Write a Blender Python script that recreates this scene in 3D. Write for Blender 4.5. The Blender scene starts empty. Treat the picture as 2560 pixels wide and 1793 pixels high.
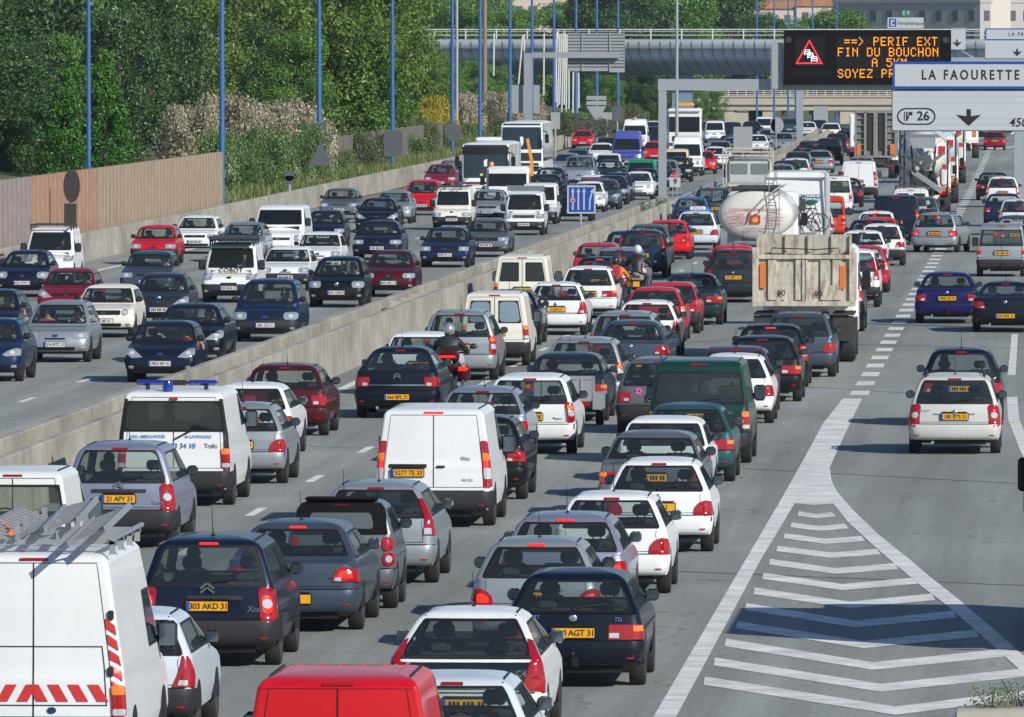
import bpy, bmesh, math, random
from mathutils import Vector, Matrix
R = math.radians
SC = bpy.context.scene
COL = SC.collection
random.seed(7)
# ------------------------------------------------------------------ camera
FPX, CX, CY, HOR, VPX, CH = 25000.0, 1280.0, 896.5, 120.0, 2689.0, 7.8
YAW = math.atan((VPX - CX) / FPX)
PIT = math.atan((CY - HOR) / FPX)
cd = bpy.data.cameras.new('camera'); cam = bpy.data.objects.new('camera', cd); COL.objects.link(cam)
cd.sensor_width = 36.0; cd.lens = 36.0 * FPX / 2560.0
cd.clip_start = 1.0; cd.clip_end = 9000.0
cam.location = (0, 0, CH); cam.rotation_euler = (R(90) - PIT, 0, YAW)
SC.camera = cam
FW = Vector((-math.sin(YAW) * math.cos(PIT), math.cos(YAW) * math.cos(PIT), -math.sin(PIT)))
RT = Vector((math.cos(YAW), math.sin(YAW), 0)); UP = RT.cross(FW)
# ------------------------------------------------------------------ light
SUN_EL, SUN_AZ = R(30), R(44)          # azimuth measured from straight behind the camera towards the right
w = bpy.data.worlds.new('World'); SC.world = w; w.use_nodes = True
nt = w.node_tree; bg = nt.nodes['Background']
sky = nt.nodes.new('ShaderNodeTexSky'); sky.sky_type = 'NISHITA'; sky.sun_disc = False
sky.sun_elevation = SUN_EL; sky.sun_rotation = R(180) - SUN_AZ
sky.air_density = 1.0; sky.dust_density = 0.15; sky.ozone_density = 2.0; sky.altitude = 100
wb = nt.nodes.new('ShaderNodeMix'); wb.data_type = 'RGBA'; wb.blend_type = 'MULTIPLY'; wb.inputs['Factor'].default_value = 1; wb.inputs['B'].default_value = (.86, .96, 1.12, 1)   # cooler air than the stock sky
nt.links.new(sky.outputs[0], wb.inputs['A']); nt.links.new(wb.outputs['Result'], bg.inputs[0]); bg.inputs[1].default_value = 0.088
SD = Vector((math.sin(SUN_AZ) * math.cos(SUN_EL), -math.cos(SUN_AZ) * math.cos(SUN_EL), math.sin(SUN_EL)))
sl = bpy.data.lights.new('sun', 'SUN'); sl.energy = 5.0; sl.angle = R(0.5); sl.color = (1.0, 0.95, 0.86)
so = bpy.data.objects.new('sun', sl); COL.objects.link(so); so.rotation_euler = (-SD).to_track_quat('-Z', 'Y').to_euler()
so.location = (60, -40, 80)
SC.view_settings.view_transform = 'Standard'; SC.view_settings.look = 'None'
SC.view_settings.exposure = -0.07; SC.view_settings.gamma = 1.0
SC.cycles.max_bounces = 8; SC.cycles.transparent_max_bounces = 16
# ------------------------------------------------------------------ pixel <-> place
def ray(x, y): return FW + RT * ((x - CX) / FPX) + UP * ((CY - y) / FPX)
def gnd(x, y, z=0.0):
    d = ray(x, y); k = (z - CH) / d.z; return Vector((d.x * k, d.y * k, z))
def at(x, y, Y):
    d = ray(x, y); k = Y / d.y; return Vector((d.x * k, Y, CH + d.z * k))
def sy(y): return (y - HOR) / CH                       # pixels per metre on the road at picture row y
def road_dir(Y):                                       # heading of the road (bends to the left far away)
    return 2 * 1.1e-5 * max(0.0, Y - 320)
# ------------------------------------------------------------------ materials
def hexl(h):
    return tuple(((v / 255 + 0.055) / 1.055) ** 2.4 if v > 10 else v / 255 / 12.92 for v in (int(h[i:i + 2], 16) for i in (0, 2, 4)))
MATS = {}
def mat(name, col, rough=0.5, metal=0.0, spec=0.5, coat=0.0, emit=0.0, ecol=None, noise=0.0, nscale=3.0, bump=0.0, two=False):
    if name in MATS: return MATS[name]
    m = bpy.data.materials.new(name); m.use_nodes = True; n = m.node_tree; b = n.nodes['Principled BSDF']
    b.inputs['Base Color'].default_value = (*col, 1); b.inputs['Roughness'].default_value = rough
    b.inputs['Metallic'].default_value = metal; b.inputs['Specular IOR Level'].default_value = spec
    if coat: b.inputs['Coat Weight'].default_value = coat; b.inputs['Coat Roughness'].default_value = 0.05
    if emit:
        b.inputs['Emission Color'].default_value = (*(ecol or col), 1); b.inputs['Emission Strength'].default_value = emit
    if noise or bump:
        tc = n.nodes.new('ShaderNodeTexCoord'); nz = n.nodes.new('ShaderNodeTexNoise')
        nz.inputs['Scale'].default_value = nscale; nz.inputs['Detail'].default_value = 8; nz.inputs['Roughness'].default_value = 0.65
        n.links.new(tc.outputs['Object'], nz.inputs['Vector'])
        if noise:
            mr = n.nodes.new('ShaderNodeMapRange'); mr.inputs['From Min'].default_value = 0.3; mr.inputs['From Max'].default_value = 0.7
            mr.inputs['To Min'].default_value = 1 - noise; mr.inputs['To Max'].default_value = 1 + noise
            mx = n.nodes.new('ShaderNodeMix'); mx.data_type = 'RGBA'; mx.blend_type = 'MULTIPLY'; mx.inputs['Factor'].default_value = 1
            mx.inputs['A'].default_value = (*col, 1)
            n.links.new(nz.outputs['Fac'], mr.inputs['Value']); n.links.new(mr.outputs[0], mx.inputs['B'])
            n.links.new(mx.outputs['Result'], b.inputs['Base Color'])
        if bump:
            bp = n.nodes.new('ShaderNodeBump'); bp.inputs['Strength'].default_value = bump; bp.inputs['Distance'].default_value = 0.02
            n.links.new(nz.outputs['Fac'], bp.inputs['Height']); n.links.new(bp.outputs[0], b.inputs['Normal'])
    if two:                                             # a dark lining on the inner side of a body shell
        g = n.nodes.new('ShaderNodeNewGeometry'); d = n.nodes.new('ShaderNodeBsdfDiffuse'); d.inputs[0].default_value = (0.26, 0.26, 0.25, 1)
        mx = n.nodes.new('ShaderNodeMixShader'); o = n.nodes['Material Output']
        n.links.new(g.outputs['Backfacing'], mx.inputs[0]); n.links.new(b.outputs[0], mx.inputs[1]); n.links.new(d.outputs[0], mx.inputs[2])
        n.links.new(mx.outputs[0], o.inputs[0])
    MATS[name] = m; return m
PAINT = {  # name: (hex as the paint is, metallic)
 'white': ('dcdfe0', 0), 'cream': ('dcdace', 0), 'bluewhite': ('ccd6de', .15), 'silver': ('9fa6ab', .55), 'silverblue': ('8d9aa8', .5), 'lavender': ('8f92a6', .5),
 'grey': ('6d7278', .5), 'slate': ('485463', .45), 'darkgrey': ('32363b', .4), 'black': ('0d0f13', .0), 'navy': ('10192f', .15), 'darknavy': ('0b1322', .15),
 'blue': ('14294a', .25), 'midblue': ('2d69a8', .2), 'vanblue': ('43529b', 0), 'red': ('c3101f', 0), 'brightred': ('d0141c', 0), 'rose': ('b32a3a', .1), 'maroon': ('4a0d18', .15),
 'wine': ('7e1226', .1), 'teal': ('2f5358', .3), 'greenteal': ('4f6d6f', .4), 'darkgreen': ('0d3b33', .15), 'green': ('12885a', 0), 'orange': ('d1401f', 0),
 'pearl': ('c6c7c2', .15), 'beige': ('d6c3a0', 0), 'purple': ('4a3f57', .3), 'violet': ('1b1a52', .2), 'dkteal': ('22363f', .3)}
def paint(c):
    h, me = PAINT[c]
    return mat('paint_' + c, hexl(h), rough=0.42, metal=me, spec=.25, coat=0.35, noise=0.05, nscale=1.5, two=True)
BLK = mat('black_plastic', (0.012, 0.012, 0.014), 0.5, spec=.3)
DGR = mat('dark_grey_plastic', (0.026, 0.027, 0.031), 0.55, spec=.3)
TYR = mat('tyre_rubber', (0.02, 0.02, 0.021), 0.8, noise=.2, nscale=6)
RIM = mat('wheel_rim', (0.33, 0.34, 0.35), 0.35, 0.7)
CHR = mat('chrome', (0.75, 0.76, 0.78), 0.15, 1.0)
REDL = mat('red_lamp', (0.33, 0.006, 0.012), 0.15, coat=.6)
REDB = mat('lit_brake_lamp', (0.8, 0.02, 0.01), 0.2, emit=0.9, ecol=(1, 0.03, 0.015))
ORL = mat('orange_lamp', (0.75, 0.2, 0.03), 0.2, coat=.5)
WHL = mat('clear_lamp', (0.6, 0.62, 0.64), 0.12, 0.35, coat=.7)
HEADL = mat('headlamp_glass', (0.5, 0.53, 0.56), 0.1, 0.5, coat=1)
PLY = mat('yellow_plate', hexl('e0a21a'), 0.45)
PLW = mat('white_plate', (0.62, 0.63, 0.64), 0.45)
PLB = mat('blue_plate_band', (0.02, 0.08, 0.4), 0.45)
INK = mat('plate_ink', (0.012, 0.012, 0.015), 0.6)
SEAT = mat('seat_fabric', (0.03, 0.031, 0.034), 0.85)
DASH = mat('dashboard_plastic', (0.02, 0.02, 0.022), 0.7)
DGL = mat('dark_glass', (0.012, 0.016, 0.02), 0.06, coat=0.3)
MIR = mat('mirror_glass', (0.16, 0.2, 0.24), 0.12, 0.9)
STEEL = mat('galvanised_steel', (0.33, 0.35, 0.37), 0.5, 0.3, noise=.12, nscale=1.2)
DSTEEL = mat('dark_steel', (0.06, 0.065, 0.07), 0.5, 0.4)
WHITE = mat('white_paint', (0.75, 0.76, 0.76), 0.45, noise=.06, nscale=1)
CHASSIS = mat('dirty_chassis', (0.035, 0.033, 0.032), 0.8, noise=.4, nscale=3)
RUST = mat('rust_stain', (0.22, 0.10, 0.05), 0.8, noise=.4, nscale=4)
def glass_mat(name, tint, gl=(0.9, 0.95, 1), dust=.03, graze=.9):
    m = bpy.data.materials.new(name); m.use_nodes = True; n = m.node_tree; n.nodes.remove(n.nodes['Principled BSDF'])
    t = n.nodes.new('ShaderNodeBsdfTransparent'); t.inputs[0].default_value = (*tint, 1)
    g = n.nodes.new('ShaderNodeBsdfGlossy'); g.inputs['Roughness'].default_value = 0.03; g.inputs[0].default_value = (*gl, 1)
    lw = n.nodes.new('ShaderNodeLayerWeight'); lw.inputs[0].default_value = .5; pw = n.nodes.new('ShaderNodeMath'); pw.operation = 'POWER'; pw.inputs[1].default_value = 5; n.links.new(lw.outputs['Facing'], pw.inputs[0])
    f = n.nodes.new('ShaderNodeMath'); f.operation = 'MULTIPLY_ADD'; f.inputs[1].default_value = graze; f.inputs[2].default_value = .06; n.links.new(pw.outputs[0], f.inputs[0])
    df = n.nodes.new('ShaderNodeBsdfDiffuse'); df.inputs[0].default_value = (.42, .52, .54, 1); m0 = n.nodes.new('ShaderNodeMixShader'); m0.inputs[0].default_value = dust; n.links.new(t.outputs[0], m0.inputs[1]); n.links.new(df.outputs[0], m0.inputs[2])
    mx = n.nodes.new('ShaderNodeMixShader'); n.links.new(f.outputs[0], mx.inputs[0]); n.links.new(m0.outputs[0], mx.inputs[1]); n.links.new(g.outputs[0], mx.inputs[2])
    n.links.new(mx.outputs[0], n.nodes['Material Output'].inputs[0]); MATS[name] = m; return m
GLASS = glass_mat('tinted_window_glass', (0.72, 0.78, 0.76))
SGLASS = glass_mat('side_window_glass', (0.66, 0.72, 0.70), dust=.03, graze=.3)
PRIV = glass_mat('privacy_window_glass', (0.06, 0.065, 0.07), dust=.02)
# ------------------------------------------------------------------ mesh helper
class MB:
    def __init__(s): s.v = []; s.f = []; s.m = []
    def face(s, vs, m=0):
        i = len(s.v); s.v += [tuple(v) for v in vs]; s.f.append(list(range(i, i + len(vs)))); s.m.append(m)
    def grid(s, rows, m=0, flip=False, closed=False):
        i = len(s.v); n = len(rows[0])
        for r in rows: s.v += [tuple(p) for p in r]
        for a in range(len(rows) - 1):
            for b in range(n if closed else n - 1):
                c = (b + 1) % n; q = [i + a * n + b, i + a * n + c, i + (a + 1) * n + c, i + (a + 1) * n + b]
                s.f.append(q[::-1] if flip else q); s.m.append(m(a, b) if callable(m) else m)
    def box(s, c, d, m=0, rz=0.0, rx=0.0, ry=0.0, tap=1.0, bev=0.0):
        X, Y, Z = d[0] / 2, d[1] / 2, d[2] / 2
        M = Matrix.Translation(c) @ Matrix.Rotation(rz, 4, 'Z') @ Matrix.Rotation(ry, 4, 'Y') @ Matrix.Rotation(rx, 4, 'X')
        i = len(s.v)
        if bev:
            b = min(bev, X * .9, Y * .9, Z * .9); k = [(-1, -1), (1, -1), (1, 1), (-1, 1)]
            def lp2(ins, z): return [M @ Vector((a * (X - ins - (b if j else 0)), e * (Y - ins - (0 if j else b)), z)) for (a, e) in k for j in ((0, 1) if a * e > 0 else (1, 0))]
            rows = [lp2(b, -Z), lp2(0, -Z + b), lp2(0, Z - b), lp2(b, Z)]
            s.grid(rows, m, closed=True); s.face(rows[0][::-1], m); s.face(rows[-1], m); return
        for z in (-Z, Z):
            t = tap if z > 0 else 1
            for (a, e) in ((-1, -1), (1, -1), (1, 1), (-1, 1)): s.v.append(tuple(M @ Vector((a * X * t, e * Y * t, z))))
        for q in ((3, 2, 1, 0), (4, 5, 6, 7), (0, 1, 5, 4), (1, 2, 6, 5), (2, 3, 7, 6), (3, 0, 4, 7)): s.f.append([i + k for k in q]); s.m.append(m)
    def tube(s, pts, r, m=0, n=8, caps=True):
        pts = [Vector(p) for p in pts]; rows = []; rr = r if isinstance(r, (list, tuple)) else [r] * len(pts)
        ref = None
        for i, p in enumerate(pts):
            d = (pts[min(i + 1, len(pts) - 1)] - pts[max(i - 1, 0)]).normalized()
            if ref is None: ref = d.orthogonal().normalized()
            u = (ref - d * ref.dot(d)).normalized(); ref = u; v = d.cross(u)
            rows.append([p + (u * math.cos(2 * math.pi * k / n) + v * math.sin(2 * math.pi * k / n)) * rr[i] for k in range(n)])
        s.grid(rows, m, closed=True)
        if caps: s.face(rows[0][::-1], m); s.face(rows[-1], m)
    def lathe(s, prof, M, m=0, n=20):                   # prof: (r, h) pairs round the local z axis
        rows = [[M @ Vector((r * math.cos(2 * math.pi * k / n), r * math.sin(2 * math.pi * k / n), h)) for k in range(n)] for r, h in prof]
        s.grid(rows, m, closed=True)
        if prof[0][0] > 1e-4: s.face(rows[0][::-1], m)
        if prof[-1][0] > 1e-4: s.face(rows[-1], m)
    def ell(s, c, r, m=0, n=12, k=8, M=None):
        T = Matrix.Translation(c) @ (M or Matrix.Identity(4)); rows = []
        for a in range(k + 1):
            t = math.pi * (a / k - .5) * .995
            rows.append([T @ Vector((r[0] * math.cos(t) * math.cos(2 * math.pi * b / n), r[1] * math.cos(t) * math.sin(2 * math.pi * b / n), r[2] * math.sin(t))) for b in range(n)])
        s.grid(rows, m, closed=True); s.face(rows[0][::-1], m); s.face(rows[-1], m)
    def prism(s, poly, d0, d1, axis='y', m=0):          # poly in the plane across the axis
        def P(a, b, d): return (a, d, b) if axis == 'y' else ((d, a, b) if axis == 'x' else (a, b, d))
        A = [P(a, b, d0) for a, b in poly]; B = [P(a, b, d1) for a, b in poly]
        s.face(A, m); s.face(B[::-1], m); s.grid([B + B[:1], A + A[:1]], m)
    def mesh(s, name, mats, smooth=40, recalc=True):
        me = bpy.data.meshes.new(name); me.from_pydata(s.v, [], s.f); me.validate()
        for m in mats: me.materials.append(m)
        if len(s.m) == len(me.polygons): me.polygons.foreach_set('material_index', s.m)
        bm = bmesh.new(); bm.from_mesh(me); bmesh.ops.remove_doubles(bm, verts=bm.verts, dist=1e-4)
        if s.v and recalc: bmesh.ops.recalc_face_normals(bm, faces=bm.faces)
        bm.to_mesh(me); bm.free()
        if smooth:
            me.polygons.foreach_set('use_smooth', [True] * len(me.polygons)); me.set_sharp_from_angle(angle=R(smooth))
        me.update(); return me
    def build(s, name, mats, parent=None, smooth=40, **kw):
        if not isinstance(mats, (list, tuple)): mats = [mats]
        return link(name, s.mesh(name, mats, smooth), parent, **kw)
def link(name, me, parent=None, mats=None, loc=None, rz=None, scale=None):
    o = bpy.data.objects.new(name, me); COL.objects.link(o)
    if parent: o.parent = parent
    if loc is not None: o.location = loc
    if rz is not None: o.rotation_euler = (0, 0, rz)
    if scale is not None: o.scale = scale
    if mats:
        for i, m in enumerate(mats):
            if m is not None and i < len(o.material_slots): o.material_slots[i].link = 'OBJECT'; o.material_slots[i].material = m
    return o
def tag(o, label=None, cat=None, group=None, kind=None):
    if label: o['label'] = label
    if cat: o['category'] = cat
    if group: o['group'] = group
    if kind: o['kind'] = kind
    return o
def thing(name, loc, rz, label, cat, group=None, scale=None):
    o = bpy.data.objects.new(name, None); COL.objects.link(o); o.location = loc; o.rotation_euler = (0, 0, rz)
    o.empty_display_size = 0.3
    if scale: o.scale = scale
    return tag(o, label, cat, group)
_fonts = {}
def text_mesh(mb, txt, size, M, m=0, bold=0.0, ext=0.002, spacing=1.0, align='CENTER', shear=0.0):
    key = (txt, bold, spacing, align, shear)
    if key not in _fonts:
        cu = bpy.data.curves.new('t', 'FONT'); cu.body = txt; cu.size = 1; cu.align_x = align; cu.align_y = 'CENTER'; cu.resolution_u = 3
        cu.offset = bold; cu.space_character = spacing; cu.shear = shear
        ob = bpy.data.objects.new('t', cu); COL.objects.link(ob)
        dg = bpy.context.evaluated_depsgraph_get(); me = bpy.data.meshes.new_from_object(ob.evaluated_get(dg))
        _fonts[key] = ([v.co.copy() for v in me.vertices], [list(p.vertices) for p in me.polygons])
        bpy.data.objects.remove(ob); bpy.data.curves.remove(cu); bpy.data.meshes.remove(me)
    V, F = _fonts[key]; i = len(mb.v)
    mb.v += [tuple(M @ Vector((v.x * size, v.y * size, ext))) for v in V]
    for f in F: mb.f.append([i + k for k in f]); mb.m.append(m)
# text facing the camera side (towards -y): local x -> x, local y -> z, local z -> -y
FACE = Matrix(((1, 0, 0, 0), (0, 0, -1, 0), (0, 1, 0, 0), (0, 0, 0, 1)))
def FM(x, y, z): return Matrix.Translation((x, y, z)) @ FACE
# ------------------------------------------------------------------ motor vehicles: one analytic shell per type
def tab(t, z):
    if z <= t[0][0]: return t[0][1]
    for (a, p), (b, q) in zip(t, t[1:]):
        if z <= b: return p + (q - p) * (z - a) / max(b - a, 1e-9)
    return t[-1][1]
class Car:
    """Side profile tables rear(z), front(z), width(z); slices are rounded rectangles. x across, y forward, z up."""
    def __init__(s, L, W, H, zb=.93, rs=.40, rw=.735, trunk=0, hood=1.0, ws=.72, hz=.86, zk=.58, Rr=.16, Rf=.22, bow=.05, wz1=None, bot=.22, wheel=.30, pil=.03, zw=None, lip=.05, van=False, sp=.66):
        s.L, s.W, s.H, s.zb, s.zk, s.trunk, s.Rr_, s.Rf_, s.bow, s.wheel, s.pil, s.van = L, W, H, zb, zk, trunk, Rr, Rf, bow, wheel, pil, van
        s.zr0 = zb + (.075 if trunk else .025); s.zr1 = wz1 or H - .105
        s.zw0 = zw or zb + .03; s.zw1 = H - (.17 if van else .105); s.zs0 = zb + .04; s.zs1 = H - .15
        t = trunk
        rp = [(bot, .25), (bot + .07, .06), (bot + .14, .01), (.52, 0), (zk, .015), (zk + .02, lip), (zb - .13, lip + .01)]
        if t: rp += [(zb - .02, lip + .03), (zb + .03, lip + .10), (zb + .06, t)]
        else: rp += [(zb, lip + .035)]
        rp += [(H - .10, t + rs), (H - .055, t + rs + .06), (H - .03, t + rs + .14), (H - .012, t + rs + .30), (H - .002, t + rs + .6)]
        s.rp = rp
        h = hood
        s.fp = [(bot, .22), (bot + .07, .06), (.38, .0), (.54, .015), (.66, .07), (hz - .10, .16), (hz - .03, .34), (hz + .03, h * .72), (hz + .06, h), (s.zw0, h + .06),
                (H - .11, h + .06 + ws), (H - .055, h + ws + .18), (H - .03, h + ws + .28), (H - .012, h + ws + .42), (H - .002, h + ws + .62)]
        s.wp = [(bot, .84), (bot + .08, .955), (.5, 1), (.74, 1), (zb, .955), (H - .16, rw + .015), (H - .10, rw - .035), (H - .055, rw - .11), (H - .024, rw - .21), (H - .003, rw - .40)] if not van else [(bot, .84), (bot + .08, .955), (.5, 1), (.74, 1), (zb, .965), (H - .12, rw), (H - .06, rw - .04), (H - .025, rw - .10), (H - .008, rw - .18), (H - .001, rw - .3)]
        s.axr, s.axf = -L / 2 + sp + .1, L / 2 - .80
        z = sorted(set([p[0] for p in s.rp + s.fp + s.wp] + [s.zr0, s.zr1, s.zw0, s.zw1, s.zs0, s.zs1, H]))
        lv = [z[0]]
        for b in z[1:]:
            a = lv[-1]
            if b - a < .007: continue
            n = max(1, int((b - a) / .13 + .5)); lv += [a + (b - a) * (k + 1) / n for k in range(n)]
        s.lv = lv
    def g(s, z):
        w = s.W / 2 * tab(s.wp, z); k = 1.0 if z < s.zb - .05 else (.38 if z > s.zb + .05 else .38 + .62 * (s.zb + .05 - z) / .1)
        return -s.L / 2 + tab(s.rp, z), s.L / 2 - tab(s.fp, z), w, min(s.Rr_ * k, w * .6), min(s.Rf_ * k, w * .6)
    def ry(s, x, z, off=0):
        yr, yf, w, Rr, Rf = s.g(z); x = min(abs(x), w * .9995); x1 = w - Rr
        y = yr + s.bow * (min(x, x1) / w) ** 2
        if x > x1: y += Rr * (1 - math.sqrt(max(0, 1 - ((x - x1) / Rr) ** 2)))
        return y - off
    def fy(s, x, z, off=0):
        yr, yf, w, Rr, Rf = s.g(z); x = min(abs(x), w * .9995); x1 = w - Rf
        y = yf - 1.6 * s.bow * (min(x, x1) / w) ** 2
        if x > x1: y -= Rf * (1 - math.sqrt(max(0, 1 - ((x - x1) / Rf) ** 2)))
        return y + off
    def sx(s, y, z, off=0):
        return s.g(z)[2] + off
    def win(s, z):                                        # half widths of the rear window and the windscreen, ends of the side glass
        yr, yf, w, Rr, Rf = s.g(z)
        a = max(.1, w - Rr - s.pil * .5); b = max(.1, w - Rf - .005)
        y0 = s.ry(w, z) ; y1 = s.fy(w, z)
        return a, b, y0 + .13, y1 - .08
    def ring(s, z):
        yr, yf, w, Rr, Rf = s.g(z); a, b, c, d = s.win(z); P = []
        for f in (0, .34, .67, 1): P.append((a * f, s.ry(a * f, z)))
        P.append(((a + w - Rr) / 2, s.ry((a + w - Rr) / 2, z)))
        for th in (0, .38, .66, .87, .97, 1): x = w - Rr + Rr * th; P.append((x, s.ry(x, z)))
        y0, y1 = s.ry(w, z), s.fy(w, z); c = min(max(c, y0 + .02), y0 + .4 * (y1 - y0)); d = max(min(d, y1 - .02), c + .1)
        P += [(w, (y0 + c) / 2), (w, c)] + [(w, c + (d - c) * f) for f in (.25, .5, .75)] + [(w, d), (w, (d + y1) / 2)]
        for th in (1, .97, .87, .66, .38, 0): x = w - Rf + Rf * th; P.append((x, s.fy(x, z)))
        P.append(((b + w - Rf) / 2, s.fy((b + w - Rf) / 2, z)))
        for f in (1, .67, .34, 0): P.append((b * f, s.fy(b * f, z)))
        return P
    NR, NS0, NS1 = 3, 12, 16
    def shell(s, hollow=True, rear=True, side=True):
        mb = MB(); rows = []
        for z in s.lv:
            P = s.ring(z); rows.append([(x, y, z) for x, y in P] + [(-x, y, z) for x, y in P[-2:0:-1]])
        n = len(rows[0]); h = len(s.ring(s.lv[0]))
        e = 1e-4
        def col(b):                                      # which opening column b belongs to
            if b >= h - 1: b = n - 1 - b
            if b < s.NR: return 'r'
            if s.NS0 <= b < s.NS1: return 's'
            if b >= h - 1 - s.NR: return 'f'
        i0 = len(mb.v)
        for r in rows: mb.v += r
        for a in range(len(rows) - 1):
            z0, z1 = s.lv[a], s.lv[a + 1]
            for b in range(n):
                k = col(b); c = (b + 1) % n
                if hollow and ((k == 'r' and rear and z0 >= s.zr0 - e and z1 <= s.zr1 + e) or (k == 'f' and z0 >= s.zw0 - e and z1 <= s.zw1 + e) or (k == 's' and side and z0 >= s.zs0 - e and z1 <= s.zs1 + e)): continue
                mb.f.append([i0 + a * n + b, i0 + a * n + c, i0 + (a + 1) * n + c, i0 + (a + 1) * n + b]); mb.m.append(1 if z1 < .305 else 0)
        mb.f.append([i0 + k for k in range(n)][::-1]); mb.m.append(1)
        top = rows[-1]; cy = sum(p[1] for p in top) / n; last = i0 + (len(rows) - 1) * n
        for f, dz in ((.7, .006), (.35, .010)):
            st = len(mb.v); mb.v += [(p[0] * f, cy + (p[1] - cy) * f, s.H - .002 + dz) for p in top]
            for b in range(n): mb.f.append([last + b, last + (b + 1) % n, st + (b + 1) % n, st + b]); mb.m.append(0)
            last = st
        mb.f.append([last + b for b in range(n)]); mb.m.append(0)
        return mb
    # -------- panels laid on the skin; poly is [(x or y, z)], given as fractions of the half width for x when frac
    def onskin(s, mb, poly, side, off=.006, dep=.02, m=0, nc=6, mirror=False, frac=True, hz=.07):
        zs = sorted(set(round(p[1], 4) for p in poly)); lv = [zs[0]]
        for b in zs[1:]:
            a = lv[-1]; n = max(1, int((b - a) / hz + .99)); lv += [a + (b - a) * (k + 1) / n for k in range(n)]
        rows = []
        for z in lv:
            xs = []
            for (a, b), (c, d) in zip(poly, poly[1:] + poly[:1]):
                if abs(b - d) < 1e-6:
                    if abs(z - b) < 1e-6: xs += [a, c]
                elif min(b, d) - 1e-6 <= z <= max(b, d) + 1e-6: xs.append(a + (c - a) * (z - b) / (d - b))
            if not xs: continue
            lo, hi = min(xs), max(xs)
            if hi - lo < .004: hi = lo + .004
            if side in 'rf':
                w = s.g(z)[2]
                if frac: lo, hi = lo * w, hi * w
                fn = s.ry if side == 'r' else s.fy
                pts = [lo + (hi - lo) * k / nc for k in range(nc + 1)]
                Rk = s.g(z)[3 if side == 'r' else 4]; rows.append([(x + (1 if x > 0 else -1) * off * max(0, (abs(x) - (w - Rk)) / Rk), fn(x, z, off), z) for x in pts])
            else: rows.append([(s.sx(0, z, off), lo + (hi - lo) * k / nc, z) for k in range(nc + 1)])
        sg = -1 if side == 'r' else 1
        for q in ((1, -1) if mirror else (1,)):
            def P(p, d=0):
                if side in 'rf': return (p[0] * q, p[1] - sg * d, p[2])
                return ((p[0] - d) * q, p[1], p[2])
            A = [[P(p) for p in r] for r in rows]; mb.grid(A, m)
            if dep:
                lp = A[0] + [r[-1] for r in A[1:]] + A[-1][-2::-1] + [r[0] for r in A[-2:0:-1]]
                B = [P(p, dep) for p in rows[0]] + [P(r[-1], dep) for r in rows[1:]] + [P(p, dep) for p in rows[-1][-2::-1]] + [P(r[0], dep) for r in rows[-2:0:-1]]
                mb.grid([lp + lp[:1], B + B[:1]], m)
    def pane(s, side, z0, z1, xs=None, ring=.05, r=.10, ring_in=None):
        """window: black border (slot 1) round a pane (slot 0)."""
        mb = MB()
        def edge(z):
            a, b, c, d = s.win(z)
            return (-a, a) if side == 'r' else ((-b, b) if side == 'f' else (c, d))
        def pt(u, v, off):
            z = z0 + (z1 - z0) * v; lo, hi = xs(z) if xs else edge(z); x = lo + (hi - lo) * u
            if side == 'r': return (x, s.ry(x, z, off), z)
            if side == 'f': return (x, s.fy(x, z, off), z)
            return (s.sx(x, z, off), x, z)
        lo, hi = xs((z0 + z1) / 2) if xs else edge((z0 + z1) / 2)
        wd, ht = abs(hi - lo), z1 - z0
        def loop(ins, rad, off):
            iu, iv = ins / wd, ins / ht; ru, rv = max(rad, .01) / wd, max(rad, .01) / ht; o = []
            cs = [(1 - iu, 1 - iv, 0), (iu, 1 - iv, 90), (iu, iv, 180), (1 - iu, iv, 270)]
            for j, (u, v, t) in enumerate(cs):
                cu = u - ru if u > .5 else u + ru; cv = v - rv if v > .5 else v + rv
                arc = [(cu + ru * math.cos(R(t + k * 22.5)), cv + rv * math.sin(R(t + k * 22.5))) for k in range(5)]
                o += arc
                nu, nv, t2 = cs[(j + 1) % 4]; cu2 = nu - ru if nu > .5 else nu + ru; cv2 = nv - rv if nv > .5 else nv + rv
                e = (cu2 + ru * math.cos(R(t2)) if j < 3 else cu2 + ru * math.cos(R(0)), cv2 + rv * math.sin(R(t2)))
                a = arc[-1]; o += [(a[0] + (e[0] - a[0]) * k / 6, a[1] + (e[1] - a[1]) * k / 6) for k in range(1, 6)]
            return [(u, v) for u, v in o]
        A = loop(-.006, .02, .006); B = loop(ring, r, .006)
        if ring > 0: mb.grid([[pt(u, v, .006) for u, v in A + A[:1]], [pt(u, v, .007) for u, v in B + B[:1]]], 1)
        B2 = loop(ring - .004, r, .004); n = len(B2); rows = [[pt(u, v, .004) for u, v in B2]]
        for f in (.66, .33): rows.append([pt(.5 + (u - .5) * f, .5 + (v - .5) * f, .004) for u, v in B2])
        mb.grid([q + q[:1] for q in rows], 0); mb.face(rows[-1], 0)
        return mb
    def seam(s, side, poly, wd=.008):                    # thin dark shut line along a closed outline on the skin
        mb = MB(); fn = s.ry if side == 'r' else s.fy; P = []
        for (a, b), (c, d) in zip(poly, poly[1:] + poly[:1]):
            n = max(2, int(math.hypot((c - a) * s.W / 2, d - b) / .07)); P += [(a + (c - a) * k / n, b + (d - b) * k / n) for k in range(n)]
        cx = sum(p[0] for p in P) / len(P); cz = sum(p[1] for p in P) / len(P)
        def q(x, z, o): w = s.g(z)[2]; X = x * w; return (X, fn(X, z, .003), z)
        A = [q(x, z, 0) for x, z in P]; fx = wd / (max(abs(p[0] - cx) for p in P) * s.W / 2); fz = wd / max(abs(p[1] - cz) for p in P)
        B = [q(cx + (x - cx) * (1 - fx), cz + (z - cz) * (1 - fz), 0) for x, z in P]
        mb.grid([A + A[:1], B + B[:1]], 0); return mb
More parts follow.
